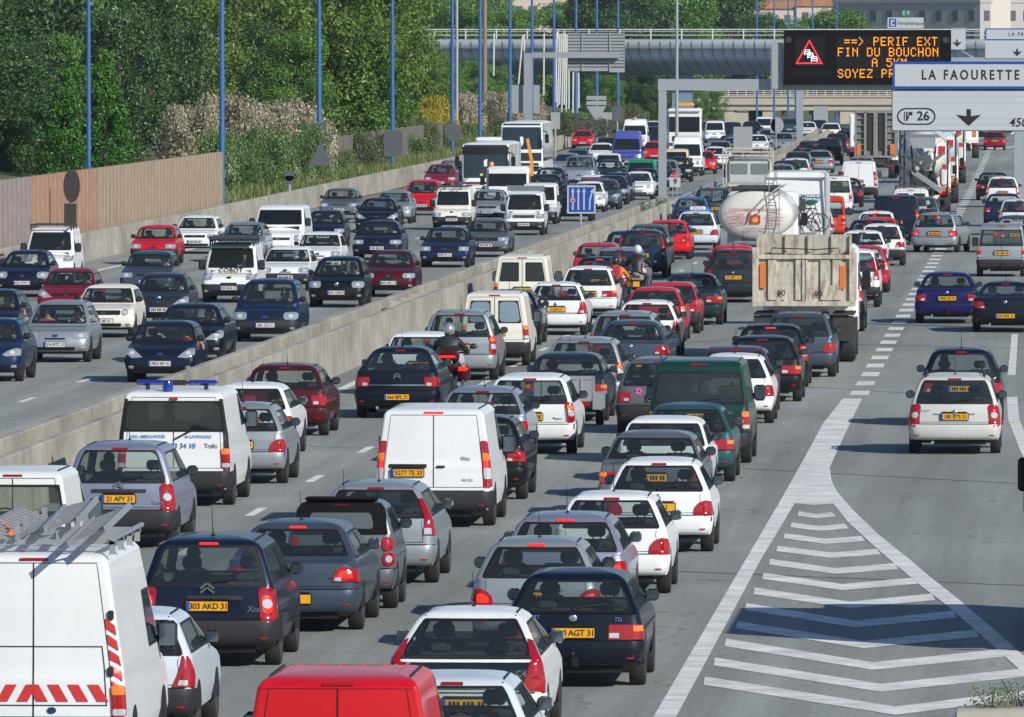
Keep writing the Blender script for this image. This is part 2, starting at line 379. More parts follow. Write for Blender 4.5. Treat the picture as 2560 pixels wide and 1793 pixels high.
def rp4(x0, z0, x1, z1, r=.03, rx=None, tx=0.0):          # rounded box outline; x in fractions, tx shifts the top
    rx = rx if rx is not None else r / .85
    o = []
    for (x, z, t) in ((x1, z1, 0), (x0, z1, 90), (x0, z0, 180), (x1, z0, 270)):
        cx = x - rx if x == x1 else x + rx; cz = z - r if z == z1 else z + r
        for k in range(4):
            Z = cz + r * math.sin(R(t + 30 * k)); o.append((cx + rx * math.cos(R(t + 30 * k)) + tx * (Z - z0) / (z1 - z0), Z))
    return o
TYPES = {
 'hatch': Car(3.85, 1.66, 1.44, rs=.40, rw=.74, sp=.60),
 'hatchtall': Car(3.75, 1.66, 1.50, rs=.30, rw=.76, hood=.85, sp=.55),
 'boxy': Car(3.75, 1.62, 1.40, zb=.90, rs=.42, rw=.80, Rr=.09, Rf=.10, bow=.02, hood=1.05, ws=.55, hz=.84, sp=.55),
 'golf': Car(4.10, 1.72, 1.44, rs=.46, rw=.76, Rr=.15, sp=.66),
 'c4': Car(4.27, 1.77, 1.47, zb=.95, rs=.95, rw=.70, hood=.85, ws=.95, sp=.70),
 'c4h': Car(4.26, 1.77, 1.47, zb=.95, rs=.42, rw=.72, hood=.85, ws=.9, sp=.72),
 'escort': Car(4.10, 1.70, 1.40, zb=.90, rs=.62, rw=.74, sp=.75, Rr=.14),
 'fast': Car(4.70, 1.78, 1.48, zb=.98, rs=1.15, rw=.70, hood=.95, ws=.9, sp=.80),
 'saloon': Car(4.60, 1.79, 1.44, zb=.94, rs=.62, rw=.72, trunk=.50, sp=.90, Rr=.2),
 'oldsaloon': Car(4.45, 1.73, 1.41, zb=.91, rs=.50, rw=.77, trunk=.62, Rr=.09, Rf=.10, bow=.03, hood=1.15, ws=.55, hz=.85, sp=.85),
 'coupe': Car(4.60, 1.80, 1.37, zb=.92, rs=.85, rw=.70, trunk=.55, sp=.9, Rr=.22),
 'estate': Car(4.42, 1.75, 1.52, zb=.95, rs=.32, rw=.78, sp=.80),
 'mpv': Car(4.27, 1.75, 1.63, zb=1.0, rs=.30, rw=.76, hood=.85, ws=.85, sp=.70, zk=.60, Rr=.2),
 'suv': Car(4.50, 1.82, 1.74, zb=1.06, rs=.24, rw=.80, hood=1.0, bot=.3, wheel=.35, zk=.62, hz=1.0, sp=.75),
 'smart': Car(2.75, 1.54, 1.53, zb=1.02, rs=.22, rw=.80, hood=.55, ws=.7, sp=.36, zk=.56),
 'retro': Car(4.29, 1.71, 1.60, zb=1.0, rs=.38, rw=.72, sp=.70, Rr=.26, bow=.08),
 'smallvan': Car(4.05, 1.67, 1.81, zb=1.03, rs=.10, rw=.84, hood=.85, ws=.62, Rr=.10, bow=.03, sp=.66, van=True, wz1=1.60),
 'oldvan': Car(4.0, 1.63, 1.80, zb=1.03, rs=.06, rw=.88, hood=1.0, ws=.5, Rr=.09, bow=.02, sp=.66, van=True, wz1=1.58),
 'van': Car(4.75, 1.90, 1.95, zb=1.12, rs=.12, rw=.86, hood=.75, ws=.75, Rr=.12, bow=.03, sp=.95, van=True, zk=.60, hz=1.0, wheel=.33, wz1=1.74),
 'ambu': Car(4.78, 1.92, 1.98, zb=1.26, rs=.10, rw=.87, hood=.70, ws=.8, Rr=.10, bow=.03, sp=.95, van=True, zk=.60, hz=1.02, wheel=.33, wz1=1.80),
 'bigvan': Car(5.3, 1.98, 2.42, zb=1.20, rs=.12, rw=.80, hood=.75, ws=.65, Rr=.12, bow=.03, sp=1.0, van=True, zk=.60, hz=1.05, wheel=.34, zw=1.23, wz1=1.80),
 'coach': Car(12.0, 2.50, 3.72, zb=1.5, rs=.10, rw=.90, hood=.10, ws=.30, Rr=.14, Rf=.2, bow=.04, sp=2.2, zk=.7, hz=1.2, wheel=.48, bot=.35),
 'bus': Car(12.0, 2.50, 3.02, zb=1.2, rs=.06, rw=.94, hood=.06, ws=.12, Rr=.14, Rf=.2, bow=.04, sp=2.6, zk=.7, hz=1.0, wheel=.46, bot=.3),
}
for k, v in {'smallvan': 2.4, 'oldvan': 2.4, 'van': 2.4, 'ambu': 2.4, 'bigvan': 2.9}.items():     # high windscreens end below the roof
    c = TYPES[k]
    if k == 'bigvan': c.zw1 = 1.92; c.zs1 = 1.85
# tail lamp outlines: (poly, material slot 0 red / 1 orange / 2 white)
def tails(c, style):
    b = c.zb
    if style == 'blob': return [([(.66, b - .30), (.70, b - .34), (.84, b - .37), (.985, b - .35), (.99, b - .22), (.975, b - .13), (.88, b - .11), (.76, b - .15), (.68, b - .22)], 0)]
    if style == 'tri': return [([(.70, .60), (.985, .60), (.985, .80), (.95, b + .02), (.88, b + .02), (.80, .78)], 0), ([(.78, .62), (.90, .62), (.90, .68), (.80, .68)], 2)]
    if style == 'horiz': return [([(.50, b - .30), (.985, b - .30), (.985, b - .12), (.52, b - .12)], 0), ([(.52, b - .28), (.66, b - .28), (.66, b - .22), (.52, b - .22)], 2), ([(.86, b - .2), (.98, b - .2), (.98, b - .13), (.86, b - .13)], 1)]
    if style == 'square': return [(rp4(.66, b - .30, .985, b - .10, .03), 0), (rp4(.70, b - .28, .82, b - .22, .02), 2)]
    if style == 'tall': return [(rp4(.83, .62, .985, b + .06, .05, .06), 0), (rp4(.86, .74, .97, .86, .03, .03), 2), (rp4(.86, b - .08, .97, b + .01, .03, .03), 1)]
    if style == 'pic': return [(rp4(.76, b - .42, .985, b + .02, .07, .09), 0), (rp4(.80, b - .25, .93, b - .13, .06, .06), 2)]
    if style == 'pillar': return [([(.80, b - .22), (.985, b - .22), (.985, b + .05), (.985, c.H - .22), (.91, c.H - .22), (.88, b + .05)], 0), ([(.82, b - .21), (.93, b - .21), (.93, b - .12), (.83, b - .12)], 2)]
    if style == 'slant': return [([(.60, b - .25), (.985, b - .27), (.985, b - .09), (.80, b - .05), (.68, b - .09)], 0), ([(.64, b - .24), (.74, b - .245), (.74, b - .20), (.65, b - .195)], 2)]
    if style == 'wedge': return [([(.70, b - .34), (.985, b - .36), (.985, b - .05), (.985, b + .20), (.93, b + .22), (.86, b + .02), (.80, b - .12)], 0)]
    if style == 'vanlamp': return [(rp4(.85, .66, .985, 1.0, .03), 0), (rp4(.86, .90, .98, 1.0, .02), 1), (rp4(.86, .68, .98, .75, .02), 2)]
    if style == 'vantall': return [(rp4(.865, .66, .985, 1.42, .03), 0), (rp4(.875, .80, .98, .98, .02), 2), (rp4(.875, 1.10, .98, 1.22, .02), 1)]
    if style == 'round': return [(rp4(.76, .60, .97, .80, .10, .105), 0), (rp4(.76, .81, .97, 1.01, .10, .105), 0), (rp4(.81, .65, .92, .75, .05, .055), 2)]
    return []
def heads(c, style):
    if style == 'round': return rp4(.60, .60, .82, .78, .088, .108)
    if style == 'square': return rp4(.58, .60, .97, .755, .02)
    if style == 'slant': return [(.50, .60), (.80, .58), (.985, .66), (.985, .80), (.90, .84), (.70, .74)]
    if style == 'big': return rp4(.56, .60, .985, .80, .07, .09)
    if style == 'tear': return [(.50, .64), (.62, .60), (.985, .62), (.985, .77), (.86, .80), (.66, .74)]
    if style == 'slim': return rp4(.52, .63, .985, .735, .04, .05)
    if style == 'van': return rp4(.62, .70, .985, .92, .05, .07)
    return rp4(.54, .60, .985, .755, .05, .07)            # 'oval'
_M = {}
def cached(key, fn):
    if key not in _M: _M[key] = fn()
    return _M[key]
def wheel_meshes(r):
    def f():
        t = MB(); q = Matrix.Rotation(R(90), 4, 'Y')
        t.lathe([(r * .62, -.095), (r * .94, -.098), (r, -.075), (r, .075), (r * .94, .098), (r * .62, .095)], q, 0, 24)
        h = MB(); h.lathe([(r * .66, -.06), (r * .66, .088), (r * .60, .096), (r * .5, .07), (r * .2, .085), (.02, .09)], q, 0, 24)
        for k in range(5): h.box(q @ Matrix.Rotation(R(72 * k), 4, 'Z') @ Vector((r * .36, 0, .085)), (.02, .07, .07), 0)
        return t.mesh('tyre', [TYR]), h.mesh('rim', [RIM])
    return cached(('wheel', r), f)
def glyphs(mb, txt, x, z, y, size, m, width=None):
    text_mesh(mb, txt, size, FM(x, y, z), m, bold=.02, spacing=1.05)
def plate_mesh(txt, yellow):
    def f():
        mb = MB(); mb.box((0, 0, 0), (.52, .012, .115), 0); mb.box((-.24, -.0075, 0), (.04, .004, .11), 1); mb.box((0, .004, 0), (.548, .012, .14), 3)
        if yellow and txt is not None: mb.box((0, .0, .085), (.50, .03, .022), 3, bev=.008)
        if txt: text_mesh(mb, txt, .105, FM(.02, -.0085, -.003), 2, bold=.012, spacing=.92)
        else:
            x = -.17
            for k, wd in enumerate((.05, .05, .05, 0, .055, .055, .055, 0, .05, .05)):
                if wd: mb.box((x, -.0075, 0), (.032, .004, .07), 2)
                x += .046 if wd else .026
        return mb.mesh('plate', [PLY if yellow else PLW, PLB, INK, BLK], None)
    return cached(('plate', txt, yellow), f)
def seat_mesh(c):
    def f():
        mb = MB(); b = c.zb
        mb.box((0, .0, .62), (.50, .5, .2), 0, bev=.05); mb.box((0, -.22, (b + .62) / 2 + .02), (.48, .13, b + .12 - .55), 0, rx=R(8), bev=.05)
        mb.box((0, -.27, b + .225), (.25, .09, .16), 0, bev=.042); mb.tube([(-.05, -.26, b + .05), (-.05, -.27, b + .2)], .01); mb.tube([(.05, -.26, b + .05), (.05, -.27, b + .2)], .01)
        return mb.mesh('seat', [SEAT])
    return cached(('seat', c.zb), f)
def body_mesh(tn, o):
    """o: dict of options that change the metalwork itself"""
    c = TYPES[tn]; key = ('body', tn, o['hollow'], o['rearwin'], o['dir'], o['black'], o.get('seamkind'))
    def f():
        mb = c.shell(o['hollow'], o['rearwin'] == 1, not c.van)
        n0 = len(mb.f)
        for sx in (1, -1):                                # dark wheel arches
            for ay in (c.axr, c.axf):
                q = Matrix.Translation((sx * (c.W / 2 - .004), ay, c.wheel)) @ Matrix.Rotation(R(90), 4, 'Y')
                k = c.wheel + .055
                rows = [[q @ Vector((r * math.cos(R(180 + a * 15)), r * math.sin(R(180 + a * 15)), sx * h)) for a in range(-6, 7)] for r, h in ((k, -.01), (k, .006), (0.01, .006))]
                rows = [[Vector((p.x, p.y, max(p.z, .24))) for p in r] for r in rows]; mb.grid(rows, 1)
        if tn in ('hatch', 'c4', 'c4h', 'mpv', 'golf', 'estate', 'hatchtall', 'van', 'smallvan'):
            zz = c.H - .055 if not c.van else c.H - .03
            for sx in (1, -1):
                x = sx * (c.g(zz)[2] - .015); mb.tube([(x, -c.L / 2 + tab(c.rp, zz) + .02, zz - .02), (x, -c.L / 2 + tab(c.rp, c.H - .02) + .2, zz + .012), (x, c.L / 2 - tab(c.fp, c.H - .02) - .1, zz + .012)], .013, 1, 5)
        b = c.zb
        if o['dir'] == 'R':
            if o['rearwin'] == 2: x = (c.zk + .06, c.H - .13)
            s0 = .80 if not c.trunk else .74
            if c.van:
                mb2 = MB()
                for p in ([(0.0, c.zk + .06), (.86, c.zk + .06), (.86, c.H - .11), (0.0, c.H - .11)], [(-.86, c.zk + .06), (0.0, c.zk + .06), (0.0, c.H - .11), (-.86, c.H - .11)]):
                    sm = c.seam('r', p, .009); i = len(mb.v); mb.v += sm.v; mb.f += [[i + k for k in q] for q in sm.f]; mb.m += [1] * len(sm.f)
            else:
                p = [(s0, c.zk + .04), (s0, b - .06), (.84, b + .02)] + ([] if c.trunk else [(.86, c.H - .11), (-.86, c.H - .11)]) + [(-.84, b + .02), (-s0, b - .06), (-s0, c.zk + .04)]
                sm = c.seam('r', p); i = len(mb.v); mb.v += sm.v; mb.f += [[i + k for k in q] for q in sm.f]; mb.m += [1] * len(sm.f)
        else:
            hz = c.fp[4][0]
            p = [(.86, .80 if not c.van else 1.0), (.82, c.fp[7][0]), (-.82, c.fp[7][0]), (-.86, .80 if not c.van else 1.0)]
            sm = c.seam('f', p); i = len(mb.v); mb.v += sm.v; mb.f += [[i + k for k in q] for q in sm.f]; mb.m += [1] * len(sm.f)
        return mb.mesh('body_' + tn, [None, BLK], 38, recalc=False)
    return cached(key, f)
NAMES = {'hatch': ('hatchback_car', 'car'), 'hatchtall': ('hatchback_car', 'car'), 'boxy': ('hatchback_car', 'car'), 'golf': ('hatchback_car', 'car'), 'c4': ('coupe_car', 'car'), 'c4h': ('hatchback_car', 'car'),
 'escort': ('hatchback_car', 'car'), 'fast': ('saloon_car', 'car'), 'saloon': ('saloon_car', 'car'), 'oldsaloon': ('saloon_car', 'car'), 'coupe': ('coupe_car', 'car'), 'estate': ('estate_car', 'car'), 'mpv': ('people_carrier', 'car'),
 'suv': ('off_road_car', 'car'), 'smart': ('microcar', 'car'), 'retro': ('retro_car', 'car'), 'smallvan': ('small_van', 'van'), 'oldvan': ('small_van', 'van'), 'van': ('panel_van', 'van'), 'ambu': ('ambulance', 'ambulance'),
 'bigvan': ('panel_van', 'van'), 'coach': ('coach', 'coach'), 'bus': ('bus', 'bus')}
DEFL = {'hatch': 'blob', 'hatchtall': 'tall', 'boxy': 'square', 'golf': 'square', 'c4': 'wedge', 'c4h': 'pillar', 'escort': 'horiz', 'fast': 'horiz', 'saloon': 'slant', 'oldsaloon': 'horiz', 'coupe': 'slant', 'estate': 'tall', 'mpv': 'pic',
 'suv': 'tall', 'smart': 'round', 'retro': 'square', 'smallvan': 'vanlamp', 'oldvan': 'vanlamp', 'van': 'vantall', 'ambu': 'vantall', 'bigvan': 'vanlamp', 'coach': 'tall', 'bus': 'tall'}
MATT = mat('coach_glass', (.022, .032, .040), .12, spec=.5, coat=.3)
LENS = mat('headlamp_lens', (.62, .65, .68), .15, .2, coat=.8)
CARS = []
def mirror_mesh(c, d):
    def f():
        mb = MB(); z = c.zs0 + .07; k = 1.25 if c.van else 1.0
        y = c.fy(c.g(z)[2], z) - .02 - .12
        w = c.g(z)[2]; x = w + .10 * k
        hh = (.085 if not c.van else .14) * k
        mb.box((x, y, z), (.175 * k, .12, hh * 1.75), 0, bev=.045)
        mb.tube([(w - .03, y + .03, z - .04), (x, y + .02, z - .02)], .025)
        g = MB(); g.box((x, y - .066, z), (.145 * k, .008, hh * 1.42), 0, bev=.003)
        return mb.mesh('mirror', [None]), g.mesh('mirror_glass', [MIR])
    return cached(('mir', id(c), d), f)
def part_meshes(tn, o, full):
    """meshes of every part of one kind of vehicle: list of (name, mesh, placement)"""
    c = TYPES[tn]; b = c.zb; d = o['dir']; out = {}
    key = (tn, d, full, o['rearwin'], o['L'], o['H'], o['grille'], o['plate_low'])
    def f():
        r = {}
        if d == 'R' or full:
            if o['rearwin'] == 1: r['rear_window'] = c.pane('r', c.zr0, c.zr1, ring=.025 if not c.van else .03, r=.09).mesh('rear_window', [GLASS, BLK])
        if o['rearwin'] == 2 and d == 'R':
            w0 = lambda z: c.win(z)[0]
            for i, fl in enumerate((-1, 1)):
                r['rear_pane%d' % i] = c.pane('r', c.zb + .03, c.zr1, xs=lambda z, fl=fl: (.10, w0(z) - .09) if fl > 0 else (-w0(z) + .09, -.10), ring=.022, r=.09).mesh('rear_window', [DGL, BLK])
        if d == 'F' or full: r['windscreen'] = c.pane('f', c.zw0, c.zw1, ring=.028, r=.07).mesh('windscreen', [GLASS, BLK])
        sm = c.pane('s', c.zs0, c.zs1, ring=.022, r=.06)
        if not c.van:
            ym = -.12                                   # door pillar
            c.onskin(sm, [(ym - .05, c.zs0), (ym + .05, c.zs0), (ym + .05, c.zs1), (ym - .05, c.zs1)], 's', .009, 0, 1, 1)
        r['side'] = sm.mesh('side_window', [GLASS, BLK])
        if c.van:                                       # only the cab doors have glass
            sm = MB(); y1 = c.win(c.zs0)[3]; y2 = c.win(c.zs1)[3]
            sm = c.pane('s', c.zs0, c.zs1, xs=lambda z: (c.L * .10, c.win(z)[3]), ring=.03, r=.06); r['side'] = sm.mesh('side_window', [GLASS if False else DGL, BLK])
        if d == 'R':
            mb = MB()
            for poly, m in tails(c, o['L']):
                c.onskin(mb, poly, 'r', .02 if m == 0 else .026, .045, m, 6)
                if m == 0: px = sum(p[0] for p in poly) / len(poly); pz = sum(p[1] for p in poly) / len(poly); c.onskin(mb, [(px - .01 + (x - px) * .55, pz + (z - pz) * .5) for x, z in poly], 'r', .024, 0, 3, 5)
            if mb.v: r['tail'] = mb.mesh('tail_light', [REDL, ORL, WHL, None], 50)
            mb = MB(); c.onskin(mb, [(-1, .285), (1, .285), (1, c.zk), (-1, c.zk)], 'r', .022, .04, 0, 24); y0 = c.ry(c.W / 2, .45) - .01; y1 = c.axr - c.wheel - .06; c.onskin(mb, [(y0, .285), (y1, .285), (y1, c.zk), (y0, c.zk)], 's', .014, .03, 0, 4, True)
            c.onskin(mb, [(-.97, .215), (.97, .215), (.98, .30), (-.98, .30)], 'r', .012, .03, 1, 12)
            c.onskin(mb, [(-.985, c.zk + .003), (.985, c.zk + .003), (.985, c.zk + .016), (-.985, c.zk + .016)], 'r', .012, .03, 1, 14)
            for q_ in (-1, 1): c.onskin(mb, rp4(q_ * .84 - .05, .365, q_ * .84 + .05, .385, .008), 'r', .028, .02, 2, 3)
            r['bumper'] = mb.mesh('bumper', [None, BLK, REDL], 50)
        else:
            mb = MB(); c.onskin(mb, heads(c, o['H']), 'f', .014, .04, 0, 6); r['head'] = mb.mesh('headlight', [HEADL], 50)
            mb = MB(); hh = heads(c, o['H']); cx = sum(p[0] for p in hh) / len(hh); cz = sum(p[1] for p in hh) / len(hh); rr = .06 / (c.W / 2)
            mb2 = MB(); c.onskin(mb2, rp4(cx - rr, cz - .05, cx + rr, cz + .05, .048, rr * .95), 'f', .02, .02, 0, 5); r['lens'] = mb2.mesh('lens', [LENS], 50)
            dz = .10 if c.van else 0
            mb = MB()
            if o['grille'] == 'wide': c.onskin(mb, rp4(-.56, .62 + dz, .56, .74 + dz, .03), 'f', .012, .02, 0, 10)
            elif o['grille'] == 'low': c.onskin(mb, [(-.30, .58), (-.18, .50), (.18, .50), (.30, .58), (.30, .62), (-.30, .62)], 'f', .012, .02, 0, 8)
            elif o['grille'] == 'slim': c.onskin(mb, rp4(-.40, .66 + dz, .40, .705 + dz, .02), 'f', .012, .02, 0, 10)
            elif o['grille'] == 'none': c.onskin(mb, rp4(-.22, .60 + dz, .22, .63 + dz, .012), 'f', .012, .02, 0, 6)
            else: c.onskin(mb, rp4(-.46, .63 + dz, .46, .72 + dz, .03), 'f', .012, .02, 0, 10)
            for k in range(3 if o['grille'] in ('std', 'wide') else 0): c.onskin(mb, [(-.42, .645 + dz + .025 * k), (.42, .645 + dz + .025 * k), (.42, .651 + dz + .025 * k), (-.42, .651 + dz + .025 * k)], 'f', .017, .01, 1, 10)
            c.onskin(mb, rp4(-.09, .645 + dz, .09, .705 + dz, .03, .045), 'f', .022, .02, 2, 4)
            r['grille'] = mb.mesh('grille', [BLK, DGR, CHR], 50)
            mb = MB(); c.onskin(mb, [(-1, .285), (1, .285), (1, .575), (-1, .575)], 'f', .022, .04, 0, 24); y0 = c.fy(c.W / 2, .45) + .01; y1 = c.axf + c.wheel + .06; c.onskin(mb, [(y1, .285), (y0, .285), (y0, .575), (y1, .575)], 's', .014, .03, 0, 4, True)
            c.onskin(mb, rp4(-.62, .31, .62, .395, .03), 'f', .028, .02, 1, 10); c.onskin(mb, [(-.97, .215), (.97, .215), (.98, .29), (-.98, .29)], 'f', .012, .03, 1, 12)
            for s in (-1, 1): c.onskin(mb, rp4(s * .84 - .07, .335, s * .84 + .07, .40, .025), 'f', .029, .02, 2, 4)
            r['bumper'] = mb.mesh('bumper', [None, BLK, HEADL], 50)
        return r
    return cached(key, f)
SPEC = dict(black=0, rearwin=1, H='oval', grille='std', plate='', brake=0, rack='', drv=None, sx=1.0, yaw=0.0, roof='', plate_low=0, anten=1, seats=1, mirr=None, glass=None, wip=1, sz=1.0)
VAR = [0]
def vehicle(tn, col, d, x, mode, y, label, **kw):
    c = TYPES[tn]; o = dict(SPEC); o.update(L=DEFL[tn])
    if d == 'F': VAR[0] += 1; o['H'] = ('oval', 'tear', 'slim', 'big', 'slant')[VAR[0] % 5] if not c.van else 'van'; o['grille'] = ('std', 'slim', 'low', 'none')[VAR[0] % 4]
    o.update(kw); o['dir'] = d
    if c.van and 'rearwin' not in kw: o['rearwin'] = 0
    H = c.H * o['sz']
    if mode == 'g':
        P = gnd(x, y); Y0 = P.y - (.8 if d == 'R' else .8)      # tyre contact lies behind the bumper
    else:
        t = (c.L - c.fp[-1][1]) if d == 'R' else (c.L - c.rp[-1][1])
        P = gnd(x, y, H); Y0 = P.y - t
    yc = HOR + CH * FPX / Y0; X = (x - VPX) / FPX * Y0 * 1.0
    X = at(x, yc, Y0).x
    CARS.append(dict(tn=tn, col=col, d=d, X=X, Y=Y0 + c.L / 2, L=c.L, W=c.W * o['sx'], o=o, label=label, s=FPX / Y0, H=H, x=x))
def settle():
    """keep neighbours in a lane from overlapping: nudge the farther one away"""
    for it in range(60):
        mv = 0; CARS.sort(key=lambda k: k['Y'] - k['L'] / 2)
        for i, a in enumerate(CARS):
            for b in CARS[i + 1:]:
                gy = (a['Y'] + a['L'] / 2 + .7) - (b['Y'] - b['L'] / 2)
                if gy <= 0 : continue
                gx = (a['W'] + b['W']) / 2 + .25 - abs(a['X'] - b['X'])
                if gx <= 0: continue
                if a['o'].get('fix') and b['o'].get('fix'): continue
                mv += 1
                if gx < .45 and gx < gy:
                    q = gx / 2 + .01; s = 1 if b['X'] > a['X'] else -1; b['X'] += s * q; a['X'] -= s * q
                else:
                    b['Y'] += gy + .01; b['X'] *= (b['Y'] - b['L'] / 2) / (b['Y'] - b['L'] / 2 - gy)
        if not mv: break
    return it
def assemble(k):
    c = TYPES[k['tn']]; o = k['o']; d = k['d']; full = k['s'] > 43 and k['tn'] not in ('coach', 'bus')
    name, cat = NAMES[k['tn']]
    rz = (0 if d == 'R' else math.pi) + road_dir(k['Y']) + R(o['yaw'])
    root = thing(name, (k['X'], k['Y'], 0), rz, k['label'], cat, k.get('group') or ('vehicles queuing away from the camera' if d == 'R' else 'vehicles queuing towards the camera'), scale=(o['sx'], 1, o['sz']))
    k['root'] = root; k['full'] = full
    p = paint(k['col']); o['hollow'] = full; bp = DGR if o['black'] else p
    rr = paint(o['roof']) if o['roof'] else p
    body = link('body', body_mesh(k['tn'], o), root, [p, None])
    pm = part_meshes(k['tn'], o, full); gl = MATS[o['glass']] if o['glass'] else (GLASS if full else (MATT if k['tn'] in ('coach', 'bus') else DGL))
    if 'rear_window' in pm: link('rear_window', pm['rear_window'], root, [gl])
    for i in (0, 1):
        if 'rear_pane%d' % i in pm: link('rear_window', pm['rear_pane%d' % i], root, [MATS[o['glass']] if o['glass'] else DGL])
    if 'windscreen' in pm: link('windscreen', pm['windscreen'], root, [gl if d == 'F' else GLASS if full else DGL])
    for s in (1, -1):
        link('side_window', pm['side'], root, [DGL if c.van else (SGLASS if gl is GLASS else gl)], scale=(s, 1, 1))
        if 'tail' in pm: link('tail_light', pm['tail'], root, [None, None, None, REDB if o['brake'] else REDL], scale=(s, 1, 1))
        if 'head' in pm:
            h = link('headlight', pm['head'], root, scale=(s, 1, 1))
            if full: link('lens', pm['lens'], h)
        mm, mg = mirror_mesh(c, d); m = link('wing_mirror', mm, root, [(DGR if o['mirr'] is None else p)], scale=(s, 1, 1))
        if d == 'R' and full: link('mirror_glass', mg, m)
        t, h = wheel_meshes(c.wheel)
        for ay in (c.axr, c.axf):
            wh = link('wheel', t, root, loc=(s * (c.W / 2 - .095), ay, c.wheel), scale=(s, 1, 1))
            if full: link('rim', h, wh)
    if 'grille' in pm: link('grille', pm['grille'], root)
    link('bumper', pm['bumper'], root, [bp])
    # number plate
    if d == 'R':
        z = .46 if o['plate_low'] else c.zb - .22
        link('license_plate', plate_mesh(o['plate'], o.get('yel', 1)), root, loc=(o.get('px', 0), c.ry(.2, z, .03) - (.012 if o['plate_low'] else 0), z))
    else:
        q = link('license_plate', plate_mesh(o['plate'], 0), root, loc=(0, c.fy(.2, .455, .034), .455), rz=math.pi)
    if full and d == 'R':
        def ex():
            mb = MB(); mb.tube([(-.42, -c.L / 2 + .5, .25), (-.42, -c.L / 2 + .02, .235)], .028, 0, 8); mb.box((.1, -c.L / 2 + .35, .24), (1.0, .4, .10), 1); return mb.mesh('exhaust', [STEEL, BLK])
        link('exhaust', cached(('ex', k['tn']), ex), root)
    if full:
        sm = seat_mesh(c) if not c.van else None
        if sm and o['seats']:
            yf = c.L / 2 - c.hood_y() - 1.0
            for s in (-1, 1): link('front_seat', sm, root, loc=(s * .37, yf, 0))
            def rs():
                mb = MB(); mb.box((0, 0, .62), (1.2, .5, .2), 0, bev=.05); mb.box((0, -.24, (c.zb + .6) / 2), (1.2, .12, c.zb + .02 - .5), 0, rx=R(10), bev=.05)
                for s in (-1, 1): mb.box((s * .36, -.30, c.zb + .07), (.24, .08, .12), 0, bev=.035)
                return mb.mesh('bench', [SEAT])
            link('rear_seat', cached(('bench', c.zb), rs), root, loc=(0, max(yf - .85, -c.L / 2 + .72), 0))
        def db():
            mb = MB(); y = c.L / 2 - c.hood_y() - .10; mb.box((0, y - .12, c.zb - .12), (c.W * .84, .5, .26), 0, bev=.08); return mb.mesh('dash', [DASH])
        link('dashboard', cached(('dash', k['tn']), db), root)
        def sw():
            mb = MB(); q = Matrix.Rotation(R(-65), 4, 'X')
            mb.tube([q @ Vector((.185 * math.cos(R(a * 20)), .185 * math.sin(R(a * 20)), 0)) for a in range(19)], .014, 0, 6); mb.box(q @ Vector((0, 0, 0)), (.34, .05, .03)); return mb.mesh('steering', [DASH])
        link('steering_wheel', cached(('sw',), sw), root, loc=(-.37, c.L / 2 - c.hood_y() - .52, c.zb - .04))
    if d == 'R' and k['s'] > 26 and (o['brake'] or (full and k['tn'] not in ('boxy', 'oldsaloon', 'escort', 'ambu', 'c4'))):
        def bl():
            mb = MB(); z = c.zr1 + .015 if not c.van else c.H - .09
            c.onskin(mb, [(-.20, z), (.20, z), (.20, z + .028), (-.20, z + .028)], 'r', .02, .03, 0, 4); return mb.mesh('high_brake', [None])
        link('brake_light', cached(('hb', k['tn']), bl), root, [REDB if o['brake'] else REDL])
    if d == 'R' and full and o['wip'] and o['rearwin'] == 1 and not c.trunk:
        def wp():
            mb = MB(); z0 = c.zr0 + .045; P = [(-.02 + .42 * t / 6, z0 + .05 * (t / 6)) for t in range(7)]
            mb.tube([(x, c.ry(x, z, .02), z) for x, z in P], .011, 0, 5); mb.ell((0, c.ry(0, z0, .02), z0 - .01), (.03, .02, .025)); return mb.mesh('wiper', [BLK])
        link('wiper', cached(('wip', k['tn']), wp), root)
    if d == 'F' and full:
        def wp2():
            mb = MB(); z0 = c.zw0 + .02
            for x0 in (-.45, .08):
                P = [(x0 + .46 * t / 6, z0 + .035 * (t / 6)) for t in range(7)]; mb.tube([(-x, c.fy(x, z, .018), z) for x, z in P], .011, 0, 5)
            return mb.mesh('wipers', [BLK])
        link('wiper', cached(('wip2', k['tn']), wp2), root)
    if o['anten'] and k['s'] > 60:
        def an():
            mb = MB(); mb.tube([(0, 0, -.01), (0, -.10, .18), (0, -.22, .40)], [.008, .005, .003], 0, 5); mb.ell((0, 0, 0), (.03, .04, .02)); return mb.mesh('aerial', [BLK])
        yy = -c.L / 2 + c.rp[-1][1] + .05 if o['anten'] == 1 else c.L / 2 - c.fp[-1][1] - .05
        link('aerial', cached(('an',), an), root, loc=(0, yy, c.H))
    if o['rack'] == 'rails':
        def rl():
            mb = MB(); y0 = -c.L / 2 + c.rp[-2][1]; y1 = c.L / 2 - c.fp[-2][1]; w = c.W / 2 * (tab(c.wp, c.H - .05)) - .02; z = c.H + .03
            for s in (-1, 1): mb.tube([(s * w, y0 - .05, z - .08), (s * w, y0 + .08, z), (s * w, y1 - .08, z), (s * w, y1 + .05, z - .08)], .02, 0, 6)
            return mb.mesh('rails', [DGR])
        link('roof_rails', cached(('rails', k['tn']), rl), root)
